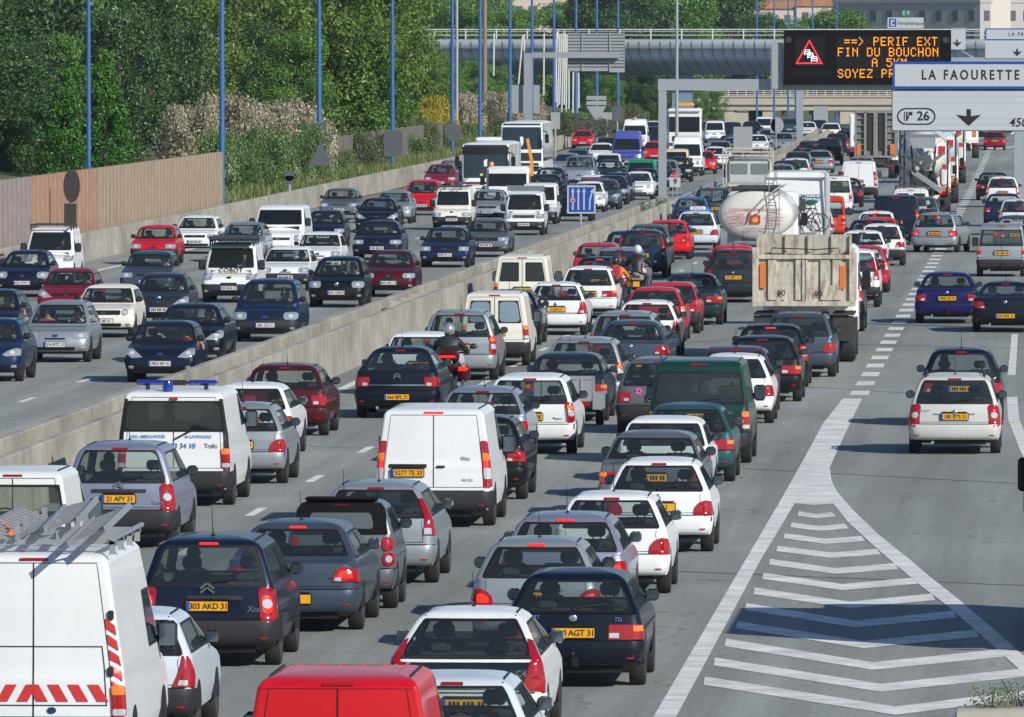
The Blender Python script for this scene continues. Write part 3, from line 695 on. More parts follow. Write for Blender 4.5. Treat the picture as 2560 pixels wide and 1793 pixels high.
    if o['rack'] in ('bars', 'load', 'board'):
        def rk():
            mb = MB(); w = c.W / 2 * tab(c.wp, c.H - .12)
            for y in (-1.0, -.1, .7): mb.box((0, y, c.H + .09), (2 * w, .05, .05)); mb.box((w - .03, -.15, c.H + .06), (.04, 1.9, .04)); mb.box((-w + .03, -.15, c.H + .06), (.04, 1.9, .04)); mb.box((w - .03, y, c.H), (.05, .05, .2)); mb.box((-w + .03, y, c.H), (.05, .05, .2))
            if o['rack'] != 'bars': mb.box((0, -.1, c.H + .16), (2 * w, 2.2, .09 if o['rack'] == 'load' else .10), 0)
            return mb.mesh('rack', [DSTEEL if o['rack'] != 'board' else STEEL])
        link('roof_rack', cached(('rack', k['tn'], o['rack']), rk), root)
    for fn in o.get('extra', ()): fn(root, c, k)
    return root
Car.hood_y = lambda s: tab(s.fp, s.zw0)
# ------------------------------------------------------------------ the setting: ground, roads, markings
def gz(Y): return 0.0 if Y < 945 else -4.0 * min(1.0, (Y - 945) / 120)
def asphalt(name, base, sc=1.0):
    m = bpy.data.materials.new(name); m.use_nodes = True; n = m.node_tree; b = n.nodes['Principled BSDF']; L = n.links
    tc = n.nodes.new('ShaderNodeTexCoord')
    def noise(scale, detail=6, vec=None, rough=.6):
        t = n.nodes.new('ShaderNodeTexNoise'); t.inputs['Scale'].default_value = scale; t.inputs['Detail'].default_value = detail; t.inputs['Roughness'].default_value = rough
        L.new(vec or tc.outputs['Object'], t.inputs['Vector']); return t.outputs['Fac']
    mp = n.nodes.new('ShaderNodeMapping'); mp.inputs['Scale'].default_value = (1.1, .018, 1); L.new(tc.outputs['Object'], mp.inputs['Vector'])
    mp2 = n.nodes.new('ShaderNodeMapping'); mp2.inputs['Scale'].default_value = (.10, .03, 1); L.new(tc.outputs['Object'], mp2.inputs['Vector'])
    def rng(v, lo, hi, a, c):
        r = n.nodes.new('ShaderNodeMapRange'); r.inputs['From Min'].default_value = a; r.inputs['From Max'].default_value = c; r.inputs['To Min'].default_value = lo; r.inputs['To Max'].default_value = hi; L.new(v, r.inputs['Value']); return r.outputs[0]
    def mul(a, c):
        q = n.nodes.new('ShaderNodeMath'); q.operation = 'MULTIPLY'; L.new(a, q.inputs[0]); L.new(c, q.inputs[1]); return q.outputs[0]
    v = mul(mul(mul(rng(noise(55, 4), .50, 1.5, .3, .7), rng(noise(9, 3), .80, 1.2, .3, .7)), rng(noise(1, 5, mp.outputs[0]), .74, 1.2, .3, .7)), rng(noise(1, 8, mp2.outputs[0]), .76, 1.2, .3, .7))
    vo = n.nodes.new('ShaderNodeTexVoronoi'); vo.feature = 'DISTANCE_TO_EDGE'; vo.inputs['Scale'].default_value = .09
    wv = n.nodes.new('ShaderNodeVectorMath'); wv.operation = 'ADD'; nz = n.nodes.new('ShaderNodeTexNoise'); nz.inputs['Scale'].default_value = .35; nz.inputs['Detail'].default_value = 6
    L.new(tc.outputs['Object'], nz.inputs['Vector']); sc2 = n.nodes.new('ShaderNodeVectorMath'); sc2.operation = 'SCALE'; sc2.inputs['Scale'].default_value = 5; L.new(nz.outputs['Color'], sc2.inputs[0])
    L.new(tc.outputs['Object'], wv.inputs[0]); L.new(sc2.outputs[0], wv.inputs[1]); L.new(wv.outputs[0], vo.inputs['Vector'])
    v = mul(v, rng(vo.outputs['Distance'], .55, 1.0, 0.0, .0035))
    mx = n.nodes.new('ShaderNodeMix'); mx.data_type = 'RGBA'; mx.blend_type = 'MULTIPLY'; mx.inputs['Factor'].default_value = 1; mx.inputs['A'].default_value = (*base, 1)
    L.new(v, mx.inputs['B']); L.new(mx.outputs['Result'], b.inputs['Base Color']); b.inputs['Roughness'].default_value = .85; b.inputs['Specular IOR Level'].default_value = .3
    bp = n.nodes.new('ShaderNodeBump'); bp.inputs['Strength'].default_value = .4; bp.inputs['Distance'].default_value = .01; L.new(noise(60, 3), bp.inputs['Height']); L.new(bp.outputs[0], b.inputs['Normal'])
    return m
ASP = asphalt('asphalt', (.272, .288, .268)); EARTH = mat('earth', (.10, .11, .05), .95, noise=.4, nscale=.5)
CONC = mat('barrier_concrete', (.40, .375, .32), .9, noise=.16, nscale=1.6, bump=.15)
LINE = mat('road_line_paint', (.70, .70, .67), .7, noise=.30, nscale=1.3)
YS = [20, 945, 985, 1025, 1065, 1500, 2200, 4000]
def strip_mesh(xa, xb, z):
    mb = MB(); mb.grid([[(xa, Y, gz(Y) + z), (xb, Y, gz(Y) + z)] for Y in YS]); return mb
tag(strip_mesh(-700, 700, -.008).build('ground', EARTH, smooth=None), kind='structure')
RX = lambda Y: -1.1e-5 * max(0, Y - 320) ** 2
mb = MB(); mb.grid([[(-36.6 + RX(Y), Y, gz(Y)), (30, Y, gz(Y))] for Y in [20, 200, 320, 400, 500, 600, 700, 800, 900, 945, 985, 1025, 1065, 1200]])
tag(mb.build('road', ASP, smooth=None), kind='structure')
def gpoly(name, pts, z=.005, m=None):
    mb = MB(); mb.face([gnd(x, y) + Vector((0, 0, z)) for x, y in pts]); return tag(mb.build(name, m or LINE, smooth=None), kind='structure')
def gband(name, L_, R_, z=.004, m=None):                 # band between two picture-measured edges, as road paint
    mb = MB(); mb.grid([[gnd(*a) + Vector((0, 0, z)), gnd(*b) + Vector((0, 0, z))] for a, b in zip(L_, R_)]); return tag(mb.build(name, m or LINE, smooth=None), kind='structure')
def D(x, y): return (1860 + x * .45573, 1060 + y * .45573)
def line_m(name, X0, Y0, Y1, wd, z=.005):                # painted line along the road
    mb = MB(); n = max(1, int((Y1 - Y0) / 25)); mb.grid([[(X0 - wd / 2 + RX(Y0 + (Y1 - Y0) * k / n), Y0 + (Y1 - Y0) * k / n, z), (X0 + wd / 2 + RX(Y0 + (Y1 - Y0) * k / n), Y0 + (Y1 - Y0) * k / n, z)] for k in range(n + 1)])
    return tag(mb.build(name, LINE, smooth=None), kind='structure')
gband('edge_line', [(2107, 997), D(432, 0), D(330, 190), D(200, 420), D(0, 760), (1633, 1793), (1610, 1830)], [(2155, 997), D(580, 0), D(470, 240), D(276, 440), D(95, 740), (1690, 1793), (1667, 1830)])
gpoly('gore_paint', [D(500, 40), D(560, 40), D(510, 115), D(470, 240), D(480, 310), D(505, 365), D(492, 438), D(385, 446), D(276, 437), D(375, 240)], .005)
gband('edge_line', [D(466, 385), D(490, 440), D(570, 540), D(700, 660), D(850, 790), D(970, 890), D(1090, 980), D(1290, 1150), D(1490, 1330), D(1700, 1520)], [D(486, 325), D(512, 374), D(600, 476), D(740, 610), D(900, 738), D(1020, 840), D(1160, 950), D(1350, 1110), D(1540, 1280), D(1760, 1470)], .006)
CHV = [((297, 493), (400, 507), (495, 497)), ((258, 555), (415, 575), (565, 562)), ((220, 615), (445, 645), (655, 630)), ((180, 685), (480, 722), (740, 702)), ((140, 757), (500, 808), (838, 782)), ((103, 835), (540, 897), (940, 862)), ((55, 917), (580, 995), (1040, 950)),
 ((8, 1003), (612, 1100), (1160, 1045)), ((-40, 1103), (655, 1212), (1280, 1150)), ((-103, 1200), (705, 1330), (1420, 1258)), ((-163, 1305), (750, 1450), (1600, 1358)), ((-219, 1410), (830, 1575), (1800, 1455))]
for i, (a, b, c) in enumerate(CHV):
    t = 12 + i * .95; mb = MB()
    up = [D(a[0] + 4, a[1] - t), D(b[0], b[1] - t), D(c[0] - 12, c[1] - t)]; dn = [D(a[0] - 4, a[1] + t), D(b[0], b[1] + t), D(c[0] + 10, c[1] + t)]
    mb.grid([[gnd(*p) + Vector((0, 0, .005)) for p in dn], [gnd(*p) + Vector((0, 0, .005)) for p in up]]); tag(mb.build('chevron_line', LINE, smooth=None), kind='structure')
XD = [(150, -4.86), (228, -4.86), (379, -5.2), (560, -5.75), (787, -6.7)]
Yd = 224.5
mb = MB()
while Yd < 790:
    X = tab(XD, Yd); s = .21; mb = MB(); X2 = tab(XD, Yd + 3); mb.face([(X - s, Yd, .005), (X + s, Yd, .005), (X2 + s, Yd + 3, .005), (X2 - s, Yd + 3, .005)]); tag(mb.build('dash_line', LINE, smooth=None), kind='structure'); Yd += 6.5
gband('edge_line', [(2468, 375), (2486, 352)], [(2482, 375), (2492, 352)]); gband('edge_line', [(2474, 374), (2545, 364)], [(2480, 376), (2550, 366)], .006)
gband('edge_line', [(2529, 836), (2519, 938)], [(2545, 836), (2539, 938)]); gband('edge_line', [(2517, 994), (2520, 1050), (2552, 1130), (2600, 1230)], [(2543, 992), (2548, 1050), (2580, 1120), (2630, 1220)])
X1 = -17.0
line_m('edge_line', -16.75, 60, 900, .22)
for X, ph in ((-13.75, 5), (-10.7, 9), (-7.8, 2)):
    Y = 70 + ph
    while Y < 700: line_m('lane_line', X, Y, Y + 3, .16); Y += 13
line_m('edge_line', -19.5, 60, 900, .2); line_m('edge_line', -34.2, 200, 900, .22)
for X, ph in ((-23.2, 4), (-26.8, 10), (-30.4, 6)):
    Y = 150 + ph
    while Y < 700: line_m('lane_line', X, Y, Y + 3, .16); Y += 13
SEAL = mat('joint_sealant', (.035, .035, .036), .6)
for i, (x0, y0, x1, y1, wd) in enumerate(((1420, 1418, 2700, 1470, .05), (1420, 1290, 1800, 1312, .04), (1860, 1172, 2700, 1218, .05), (1700, 948, 2700, 1010, .05), (1980, 728, 2650, 760, .06), (1700, 853, 2560, 870, .05), (-60, 1068, 360, 985, .04), (600, 1110, 1000, 1124, .04), (-40, 1010, 420, 905, .05), (150, 612, 420, 660, .05))):
    a, b = gnd(x0, y0), gnd(x1, y1); random.seed(i); mb = MB(); rows = []; n = 24
    for k in range(n + 1):
        p = a.lerp(b, k / n); j = random.uniform(-.07, .07); rows.append([(p.x, p.y + j - wd, .0032 + .0002 * i), (p.x, p.y + j + wd * random.uniform(.6, 1.6), .0032 + .0002 * i)])
    mb.grid(rows); tag(mb.build('asphalt_joint', SEAL, smooth=None), kind='structure')
# ------------------------------------------------------------------ concrete barriers and the timber fence
def wall_path(name, pts, h, t, m, label, zb=0.0, cap=True, batter=.0, cat='barrier'):
    pts = [Vector((p[0], p[1], 0)) for p in pts]; o = pts[0].copy(); rows = []
    for i, p in enumerate(pts):
        d = (pts[min(i + 1, len(pts) - 1)] - pts[max(i - 1, 0)]).normalized(); nrm = Vector((d.y, -d.x, 0)); q = p - o; b = .02
        rows.append([q + nrm * (batter) + Vector((0, 0, zb)), q + nrm * (batter * .3) + Vector((0, 0, h * .4)), q + Vector((0, 0, h - b)), q - nrm * b + Vector((0, 0, h)), q - nrm * (t - b) + Vector((0, 0, h)), q - nrm * t + Vector((0, 0, h - b)), q - nrm * (t + batter) + Vector((0, 0, zb))])
    mb = MB(); mb.grid(rows); mb.face(rows[0]); mb.face(rows[-1][::-1]); ob = mb.build(name, m, loc=o); return tag(ob, label, cat)
def path(X, Y0, Y1, n=24): return [(X + RX(Y0 + (Y1 - Y0) * k / n), Y0 + (Y1 - Y0) * k / n) for k in range(n + 1)]
def panelled_concrete(name):
    m = mat(name, (.40, .375, .32), .9, noise=.22, nscale=1.6, bump=.15).copy(); n = m.node_tree; b = n.nodes['Principled BSDF']
    tc = n.nodes.new('ShaderNodeTexCoord'); sp = n.nodes.new('ShaderNodeSeparateXYZ'); n.links.new(tc.outputs['Object'], sp.inputs[0])
    wv = n.nodes.new('ShaderNodeMath'); wv.operation = 'MODULO'; wv.inputs[1].default_value = 18.0; n.links.new(sp.outputs['Y'], wv.inputs[0])
    lt = n.nodes.new('ShaderNodeMath'); lt.operation = 'LESS_THAN'; lt.inputs[1].default_value = .07; n.links.new(wv.outputs[0], lt.inputs[0])
    mp = n.nodes.new('ShaderNodeMapping'); mp.inputs['Scale'].default_value = (.5, .16, .5); n.links.new(tc.outputs['Object'], mp.inputs[0])
    nz = n.nodes.new('ShaderNodeTexNoise'); nz.inputs['Scale'].default_value = 1.5; nz.inputs['Detail'].default_value = 8; n.links.new(mp.outputs[0], nz.inputs['Vector'])
    mr = n.nodes.new('ShaderNodeMapRange'); mr.inputs['From Min'].default_value = .3; mr.inputs['From Max'].default_value = .75; mr.inputs['To Min'].default_value = .62; mr.inputs['To Max'].default_value = 1.12; n.links.new(nz.outputs['Fac'], mr.inputs[0])
    src = b.inputs['Base Color'].links[0].from_socket
    m1 = n.nodes.new('ShaderNodeMix'); m1.data_type = 'RGBA'; m1.blend_type = 'MULTIPLY'; m1.inputs['Factor'].default_value = 1; n.links.new(src, m1.inputs['A']); n.links.new(mr.outputs[0], m1.inputs['B'])
    m2 = n.nodes.new('ShaderNodeMix'); m2.data_type = 'RGBA'; m2.blend_type = 'MIX'; m2.inputs['B'].default_value = (.10, .09, .08, 1); n.links.new(lt.outputs[0], m2.inputs['Factor']); n.links.new(m1.outputs['Result'], m2.inputs['A'])
    n.links.new(m2.outputs['Result'], b.inputs['Base Color']); return m
CONP = panelled_concrete('panelled_concrete')
wall_path('concrete_barrier', path(-17.62, 150, 455, 14), 1.05, .2, CONP, 'nearer concrete wall of the median, beside the cars driving away', batter=.06)
wall_path('concrete_barrier', path(-18.35, 150, 455, 14), 1.10, .2, CONP, 'farther concrete wall of the median, beside the oncoming cars', batter=.06)
wall_path('concrete_barrier', path(-17.62, 560, 900, 14), 1.0, .2, CONP, 'distant concrete wall of the median past the guard rail')
wall_path('concrete_barrier', path(-18.5, 560, 900, 14), 1.0, .2, CONP, 'distant concrete wall next to the oncoming lanes past the guard rail')
mb = MB()
for Y0, Y1 in ((150, 268), (276, 330), (335, 455)):
    mb.grid([[(x + RX(Y), Y, .78) for x in (-18.36, -17.8)] for Y in (Y0, (Y0 + Y1) / 2, Y1)])
tag(mb.build('median_fill', mat('median_earth', (.17, .15, .11), .95, noise=.3, nscale=2), smooth=None), kind='structure')
mb = MB()
for Y in (268, 272, 276, 330, 335): mb.box((-18.08 + RX(Y), Y, .45), (.55, .22, 1.1))
tag(mb.build('median_blocks', CONC), kind='structure')
# guard rail between the two stretches of wall
def guard_rail(X, label):
    g = thing('guard_rail', (X, 456, 0), 0, label, 'guard rail')
    mb = MB(); rows = []
    for k in range(22):
        Y = k * 5; rows.append([(RX(456 + Y) + dx, Y, z) for dx, z in ((-.02, .72), (.06, .68), (.06, .62), (.0, .57), (.06, .52), (.06, .46), (-.02, .42))])
    mb.grid(rows); mb.build('rail', STEEL, g)
    for k in range(22):
        p = MB(); p.box((RX(456 + k * 5) - .05, k * 5, .35), (.08, .1, .7)); p.build('post', STEEL, g)
guard_rail(-17.7, 'steel guard rail along the gantry post, side of the departing cars'); guard_rail(-18.6, 'steel guard rail along the gantry post, side of the oncoming cars')
WX = [(150, -35.8), (364, -36.1), (420, -36.4), (617, -38.3), (757, -39.4), (900, -41.2)]
wall_path('concrete_wall', [(tab(WX, Y), Y) for Y in range(200, 820, 20)], 1.04, .3, CONP, 'long concrete wall along the outer edge of the oncoming lanes', cat='wall')
# verge behind the wall
def grass_mat():
    m = mat('verge_grass', (.075, .10, .03), .95, noise=.55, nscale=.8); return m
mb = MB(); rows = []
for Y in range(200, 960, 12):
    x = tab(WX, Y) - .3; random.seed(Y)
    rows.append([(x - d, Y, h + random.uniform(-.08, .08)) for d, h in ((0, .75), (1.2, .85), (3.5, 1.2), (7, 2.0), (12, 2.6), (24, 3.2), (60, 4))])
mb.grid(rows); tag(mb.build('verge_bank', grass_mat()), kind='structure')
WOODS = [mat('weathered_purple_timber', (.27, .22, .21), .85, noise=.2, nscale=2), mat('reddish_timber', (.35, .215, .14), .85, noise=.2, nscale=2), mat('tan_timber', (.33, .255, .185), .85, noise=.18, nscale=2)]
f0, f1 = 200.0, 433.0
fence = thing('timber_fence', (tab(WX, 300) - .5, 300, 0), 0, 'tall timber noise barrier fence behind the concrete wall', 'fence')
def fence_part(Y0, Y1, m):
    mb = MB(); rows = [[], []]; Y = Y0; i = 0; ph = .34
    rows = [[], []]
    while Y < Y1:
        x = tab(WX, Y) - tab(WX, 300); h = 3.28 + .0 * Y
        for dx, dy in ((0, 0), (0, 1.0), (-.17, 1.04), (-.17, 1.42), (0, 1.46)):
            if Y + dy <= Y1 + .6: rows[0].append((x + dx, Y + dy - 300, .5)); rows[1].append((x + dx, Y + dy - 300, h))
        Y += 1.5
    mb.grid(rows); b2 = [[(p[0] - .16, p[1], p[2]) for p in r] for r in rows]; mb.grid(b2); mb.grid([rows[1], b2[1]]); mb.grid([[rows[0][-1], b2[0][-1]], [rows[1][-1], b2[1][-1]]]); mb.build('panel', m, fence, 20)
fence_part(200, 349, WOODS[0]); fence_part(349, 374, WOODS[1]); fence_part(374, 433, WOODS[2])
# ------------------------------------------------------------------ helper for upright things measured in the picture
class PXB(MB):
    """boxes given by picture bounds at a distance Y, relative to a base point"""
    def __init__(s, base, Y): super().__init__(); s.b = base; s.Y = Y
    def p(s, x, y, dy=0): return at(x, y, s.Y) - s.b + Vector((0, dy, 0))
    def bx(s, x0, y0, x1, y1, t=.1, m=0, dy=0):
        a, c = s.p(x0, y1), s.p(x1, y0); s.box(((a.x + c.x) / 2, a.y + dy + t / 2, (a.z + c.z) / 2), (abs(c.x - a.x), t, abs(c.z - a.z)), m)
    def pl(s, pts, dy=0, m=0): s.face([s.p(x, y, dy) for x, y in pts], m)
    def th(s, pts, t=.02, dy=0, m=0):                     # thick plate with this outline
        A = [s.p(x, y, dy) for x, y in pts]; B = [p + Vector((0, t, 0)) for p in A]; s.face(A, m); s.face(B[::-1], m); s.grid([B + B[:1], A + A[:1]], m)
    def tx(s, t, x, y, hpx, m=0, dy=-.01, bold=.01, sp=1.0, align='CENTER', shear=0, xs=1.0): text_mesh(s, t, hpx * s.Y / FPX / .72, Matrix.Translation(s.p(x, y, dy)) @ FACE @ Matrix.Diagonal((xs, 1, 1, 1)), m, bold, .002, sp, align, shear)
def base_under(x, Y, z=0): p = at(x, 500, Y); return Vector((p.x, Y, z))
POLE = mat('blue_pole_paint', (.035, .13, .36), .4, coat=.2, noise=.08, nscale=.6)
POLES = [(222, 655, 11), (555, 575, 14), (798, 516, 12), (981, 472, 11), (1131, 436, 10), (1200, 420, 9.5), (1275, 402, 9), (1330, 390, 8.5), (1385, 377, 8), (1440, 366, 8), (1492, 359, 7.5), (1545, 350, 7)]
PL = ['rising behind the timber fence', 'at the end of the timber fence', 'with a triangular sign back', 'with a square sign back among the trees', 'with a round sign back', 'standing left of the coach roof', 'rising right above the coach', 'crossing the left gantry post', 'nearest to the white poles', 'at the left part of the big sign back', 'in front of the direction signs', 'at the right end of the big sign back']
for (x, y, wpx), lb in zip(POLES, PL):
    lo, hi = 200.0, 900.0
    for _ in range(40):
        Y = (lo + hi) / 2
        if VPX + (tab(WX, Y) - 1.15) * FPX / Y * 1.0 < x: lo = Y
        else: hi = Y
    g = base_under(x, Y); r = wpx / 2 * Y / FPX; h = 13.0
    mb = MB(); mb.tube([(0, 0, -.3), (0, 0, h * .35), (0, 0, h * .7), (0, 0, h)], [r * 1.06, r * .95, r * .8, r * .62], 0, 10); mb.lathe([(r * 1.25, 0), (r * 1.25, .5), (r * 1.02, .6)], Matrix.Identity(4), 0, 10)
    o = mb.build('lamp_post', POLE, loc=(g.x, Y, .5)); tag(o, 'tall blue lamp post ' + lb, 'lamp post', 'blue lamp posts along the road')
for x, Y in ((1892, 1010), (1935, 1020), (1970, 1040), (1989, 1060), (2031, 1090), (2091, 1120)):
    b = base_under(x, Y, 0); mb = MB(); mb.tube([(0, 0, -4), (0, 0, 13.5)], [.13, .08], 0, 6); tag(mb.build('lamp_post', POLE, loc=b), 'thin blue lamp post behind the bridge', 'lamp post', 'thin blue lamp posts behind the bridge')
# ------------------------------------------------------------------ sign backs
SBACK = mat('sign_back', (.10, .115, .13), .5, .2); SBACKL = mat('sign_back_light', (.36, .38, .39), .5, .3); SDARK = mat('sign_back_dark', (.035, .03, .03), .6)
def disc_pts(cx, cy, rx, ry=None, n=24): return [(cx + rx * math.cos(2 * math.pi * k / n), cy + (ry or rx) * math.sin(2 * math.pi * k / n)) for k in range(n)]
def sign(name, x, Y, ybase, plates, label, m, post=None, pw=.07, cat='road sign', ptop=None, zb=0.0):
    base = base_under(x, Y, zb); g = thing(name, base, 0, label, cat)
    p = PXB(base, Y)
    ys = [q[1] for pl in plates for q in pl]
    if post is not False:
        a = MB(); top = at(x, ptop or min(ys) + 4, Y).z - zb; a.tube([(0, .07, 0), (0, .07, top)], pw, 0, 8); a.build('post', post or STEEL, g)
    for pl in plates: q = PXB(base, Y); q.th(pl, .04); q.build('plate', m, g, None)
    return g
def rect(x0, y0, x1, y1): return [(x0, y0), (x1, y0), (x1, y1), (x0, y1)]
sign('road_sign', 177, 355, 0, [disc_pts(179, 465, 21, 42), rect(160, 509, 191, 566)], 'dark round sign back with a dark plate below, before the timber fence', SDARK, pw=.06, zb=.5)
sign('road_sign', 723, 470, 0, [disc_pts(723, 440, 13) , rect(712, 440, 734, 461)], 'small grey sign back on a short post in the ivy', SBACK, zb=.7)
sign('road_sign', 800, 484, 0, [[(803, 352), (828, 414), (771, 414)]], 'grey triangular sign back by a blue lamp post', SBACK, post=False)
sign('road_sign', 983, 548, 0, [rect(960, 326, 1006, 391)], 'grey square sign back by a blue lamp post', SBACK, post=False)
sign('road_sign', 1135, 615, 0, [disc_pts(1134, 331, 21, 23)], 'grey round sign back by a blue lamp post', SBACK, post=False)
sign('road_sign', 1492, 800, 0, [rect(1466, 240, 1516, 250), rect(1466, 253, 1516, 263), [(1466, 266), (1516, 266), (1496, 300), (1488, 300)]], 'stacked direction sign backs beyond the coach', SBACKL)
sign('road_sign', 1518, 820, 0, [rect(1498, 281, 1530, 299)], 'small light sign back under the direction signs', SBACKL)
sign('road_sign', 1543, 790, 0, [rect(1531, 266, 1556, 304)], 'dark sign back by the last blue lamp post', SBACK)
sign('road_sign', 1388, 700, 0, [rect(1377, 281, 1400, 323)], 'light sign back just above the coach tail', SBACKL)
sign('road_sign', 1320, 745, 0, [rect(1275, 213, 1349, 283)], 'large louvred sign back at the foot of the left gantry', SBACKL)
sign('road_sign', 1857, 660, 0, [rect(1834, 317, 1881, 377)], 'rectangular sign back on the median post', SBACKL, pw=.04)
sign('road_sign', 1940, 745, 0, [disc_pts(1943, 313, 16, 20), rect(1926, 296, 1938, 333)], 'round sign back on the median post', SBACKL, pw=.04)
sign('road_sign', 2050, 900, 0, [rect(2034, 266, 2070, 309)], 'square sign back on the far median', SBACKL)
BLUE = mat('sign_blue', (.012, .06, .34), .35); SWH = mat('sign_white', (.44, .475, .50), .45, noise=.03, nscale=.4); SRED = mat('sign_red', (.5, .02, .03), .4); SBK = mat('sign_black', (.012, .013, .016), .5); SGREEN = mat('sign_green', (.01, .17, .10), .4)
# blue lane sign
Y = gnd(1452, 586).y; base = Vector((gnd(1452, 586).x, Y, .3)); g = thing('lane_sign', base, 0, 'blue lane sign with four white arrows on the median', 'road sign')
a = MB(); a.tube([(0, .06, 0), (0, .06, 1.6)], .05, 0, 8); a.build('post', STEEL, g)
p = PXB(base, Y); p.bx(1418, 464, 1489, 534, .05, 0); p.bx(1422, 468, 1485, 530, .006, 1, -.008)
for i, x in enumerate((1432, 1446, 1460)):
    p.th(rect(x - 2, 480, x + 2, 525), .004, -.016, 0); p.th([(x, 470), (x + 5, 481), (x - 5, 481)], .004, -.016, 0)
p.th([(1472, 525), (1476, 525), (1477, 500), (1481, 484), (1478, 482), (1473, 499)], .004, -.016, 0); p.th([(1484, 471), (1485, 484), (1475, 480)], .004, -.016, 0)
p.th(disc_pts(1432, 501, 7.5), .004, -.022, 2); p.th(disc_pts(1432, 501, 5.5), .004, -.027, 0); p.th(rect(1429, 499, 1435, 503), .003, -.031, 3)
p.build('panel', [SWH, BLUE, SRED, SBK], g, None)
# kilometre sign
Y = 520; base = base_under(1687, Y); g = thing('kilometre_sign', base, 0, 'red and white kilometre sign reading 9 on the guard rail', 'road sign')
a = MB(); a.tube([(-.12, .05, 0), (-.12, .05, 1.2)], .03, 0, 6); a.tube([(.12, .05, 0), (.12, .05, 1.2)], .03, 0, 6); a.build('post', STEEL, g)
p = PXB(base, Y); p.bx(1674, 444, 1701, 468, .04, 0); p.th([(1676, 444), (1677, 436), (1682, 431), (1687, 430), (1692, 431), (1697, 436), (1699, 444)], .04, 0, 1)
p.tx('9', 1688, 455, 14, 2, -.012, .02); p.tx('A 620', 1687, 438.5, 6.5, 0, -.012); p.build('panel', [SWH, SRED, SBK], g, None)
# ------------------------------------------------------------------ gantries
GAL = mat('gantry_steel', (.36, .39, .42), .45, .35, noise=.08, nscale=.6); ARROW = SBK
def arrow_down(p, x, y0, y1, hw, m=0, dy=-.02):
    s = (y1 - y0); p.th([(x - hw * .17, y0), (x + hw * .17, y0), (x + hw * .17, y0 + s * .42), (x + hw, y0 + s * .33), (x, y1), (x - hw, y0 + s * .33), (x - hw * .17, y0 + s * .42)], .004, dy, m)
def exit_symbol(p, x0, y0, x1, y1, m, sz, txt_='26'):
    h = (y1 - y0) / 2; n = 9
    out = [(x0 + h - h * math.sin(math.pi * k / n), y0 + h - h * math.cos(math.pi * k / n)) for k in range(n + 1)][::1]
    L_ = [(x0 + h - h * math.sin(math.pi * k / n), (y0 + h) - h * math.cos(math.pi * k / n)) for k in range(n + 1)]; R_ = [(x1 - h + h * math.sin(math.pi * k / n), (y0 + h) + h * math.cos(math.pi * k / n)) for k in range(n + 1)]
    O = L_ + R_; cx, cy = (x0 + x1) / 2, (y0 + y1) / 2; t = sz
    I = [(x + (t if x < cx else -t) * min(1, abs(x - cx) / (abs(x0 - cx) - h + .01)) * 1.0, y + t * (1 if y < cy else -1) * (abs(y - cy) / h)) for x, y in O]
    p.grid([[p.p(x, y, -.02) for x, y in O + O[:1]], [p.p(x, y, -.02) for x, y in I + I[:1]]], m)
    hh = h * .55; w = x1 - x0; xx = x0 + w * .18
    p.th([(xx, cy - hh), (xx + w * .02, cy - hh), (xx + w * .02, cy + hh), (xx, cy + hh)], .003, -.02, m)
    p.th([(xx + w * .055, cy + hh), (xx + w * .085, cy + hh), (xx + w * .16, cy - hh * .5), (xx + w * .13, cy - hh * .7)], .003, -.02, m)
    p.th([(xx + w * .055, cy - hh), (xx + w * .085, cy - hh), (xx + w * .085, cy + hh), (xx + w * .055, cy + hh)], .003, -.02, m)
    p.th([(xx + w * .22, cy - hh), (xx + w * .21, cy - hh * .1), (xx + w * .10, cy - hh * .85)], .003, -.02, m)
    p.tx(txt_, x0 + w * .68, cy, h * 1.1, m, -.02, .015)
# near sign LA FAOURETTE
Y = 276; base = base_under(2445, Y); g = thing('exit_sign_gantry', base, 0, 'large white exit sign reading LA FAOURETTE 26', 'road sign')
p = PXB(base, Y); p.bx(2231, 154, 2662, 223, .06, 1); p.bx(2237, 161, 2656, 216, .006, 0, -.008); p.tx('LA FAOURETTE', 2426, 188.5, 24.5, 2, -.014, .02, 1.42, xs=.78); p.build('name_panel', [SWH, BLUE, SBK], g, None)
p = PXB(base, Y); p.bx(2229, 226, 2664, 328, .06, 2, .004); p.bx(2231, 228, 2662, 326, .01, 0, -.008)
for yy in (241, 257, 296, 312): p.bx(2231, yy, 2662, yy + .7, .004, 3, -.010)
exit_symbol(p, 2243, 270, 2339, 312, 2, 3); arrow_down(p, 2422, 273, 315, 31, 2); p.tx('450 m', 2522, 307, 22, 2, -.016, .012, 1.0, 'LEFT', .2); p.build('exit_panel', [SWH, BLUE, SBK, SBACKL], g, None)
a = MB(); a.box((2.2 - .1, .4, 7.0), (.2, .3, .2)); q = PXB(base, Y); q.bx(2240, 205, 2760, 240, .25, 0, .15); q.build('beam', GAL, g)
q = MB(); X = at(2740, 300, Y).x - base.x; q.box((X, .3, 3.6), (.35, .35, 7.2)); q.build('post', GAL, g)
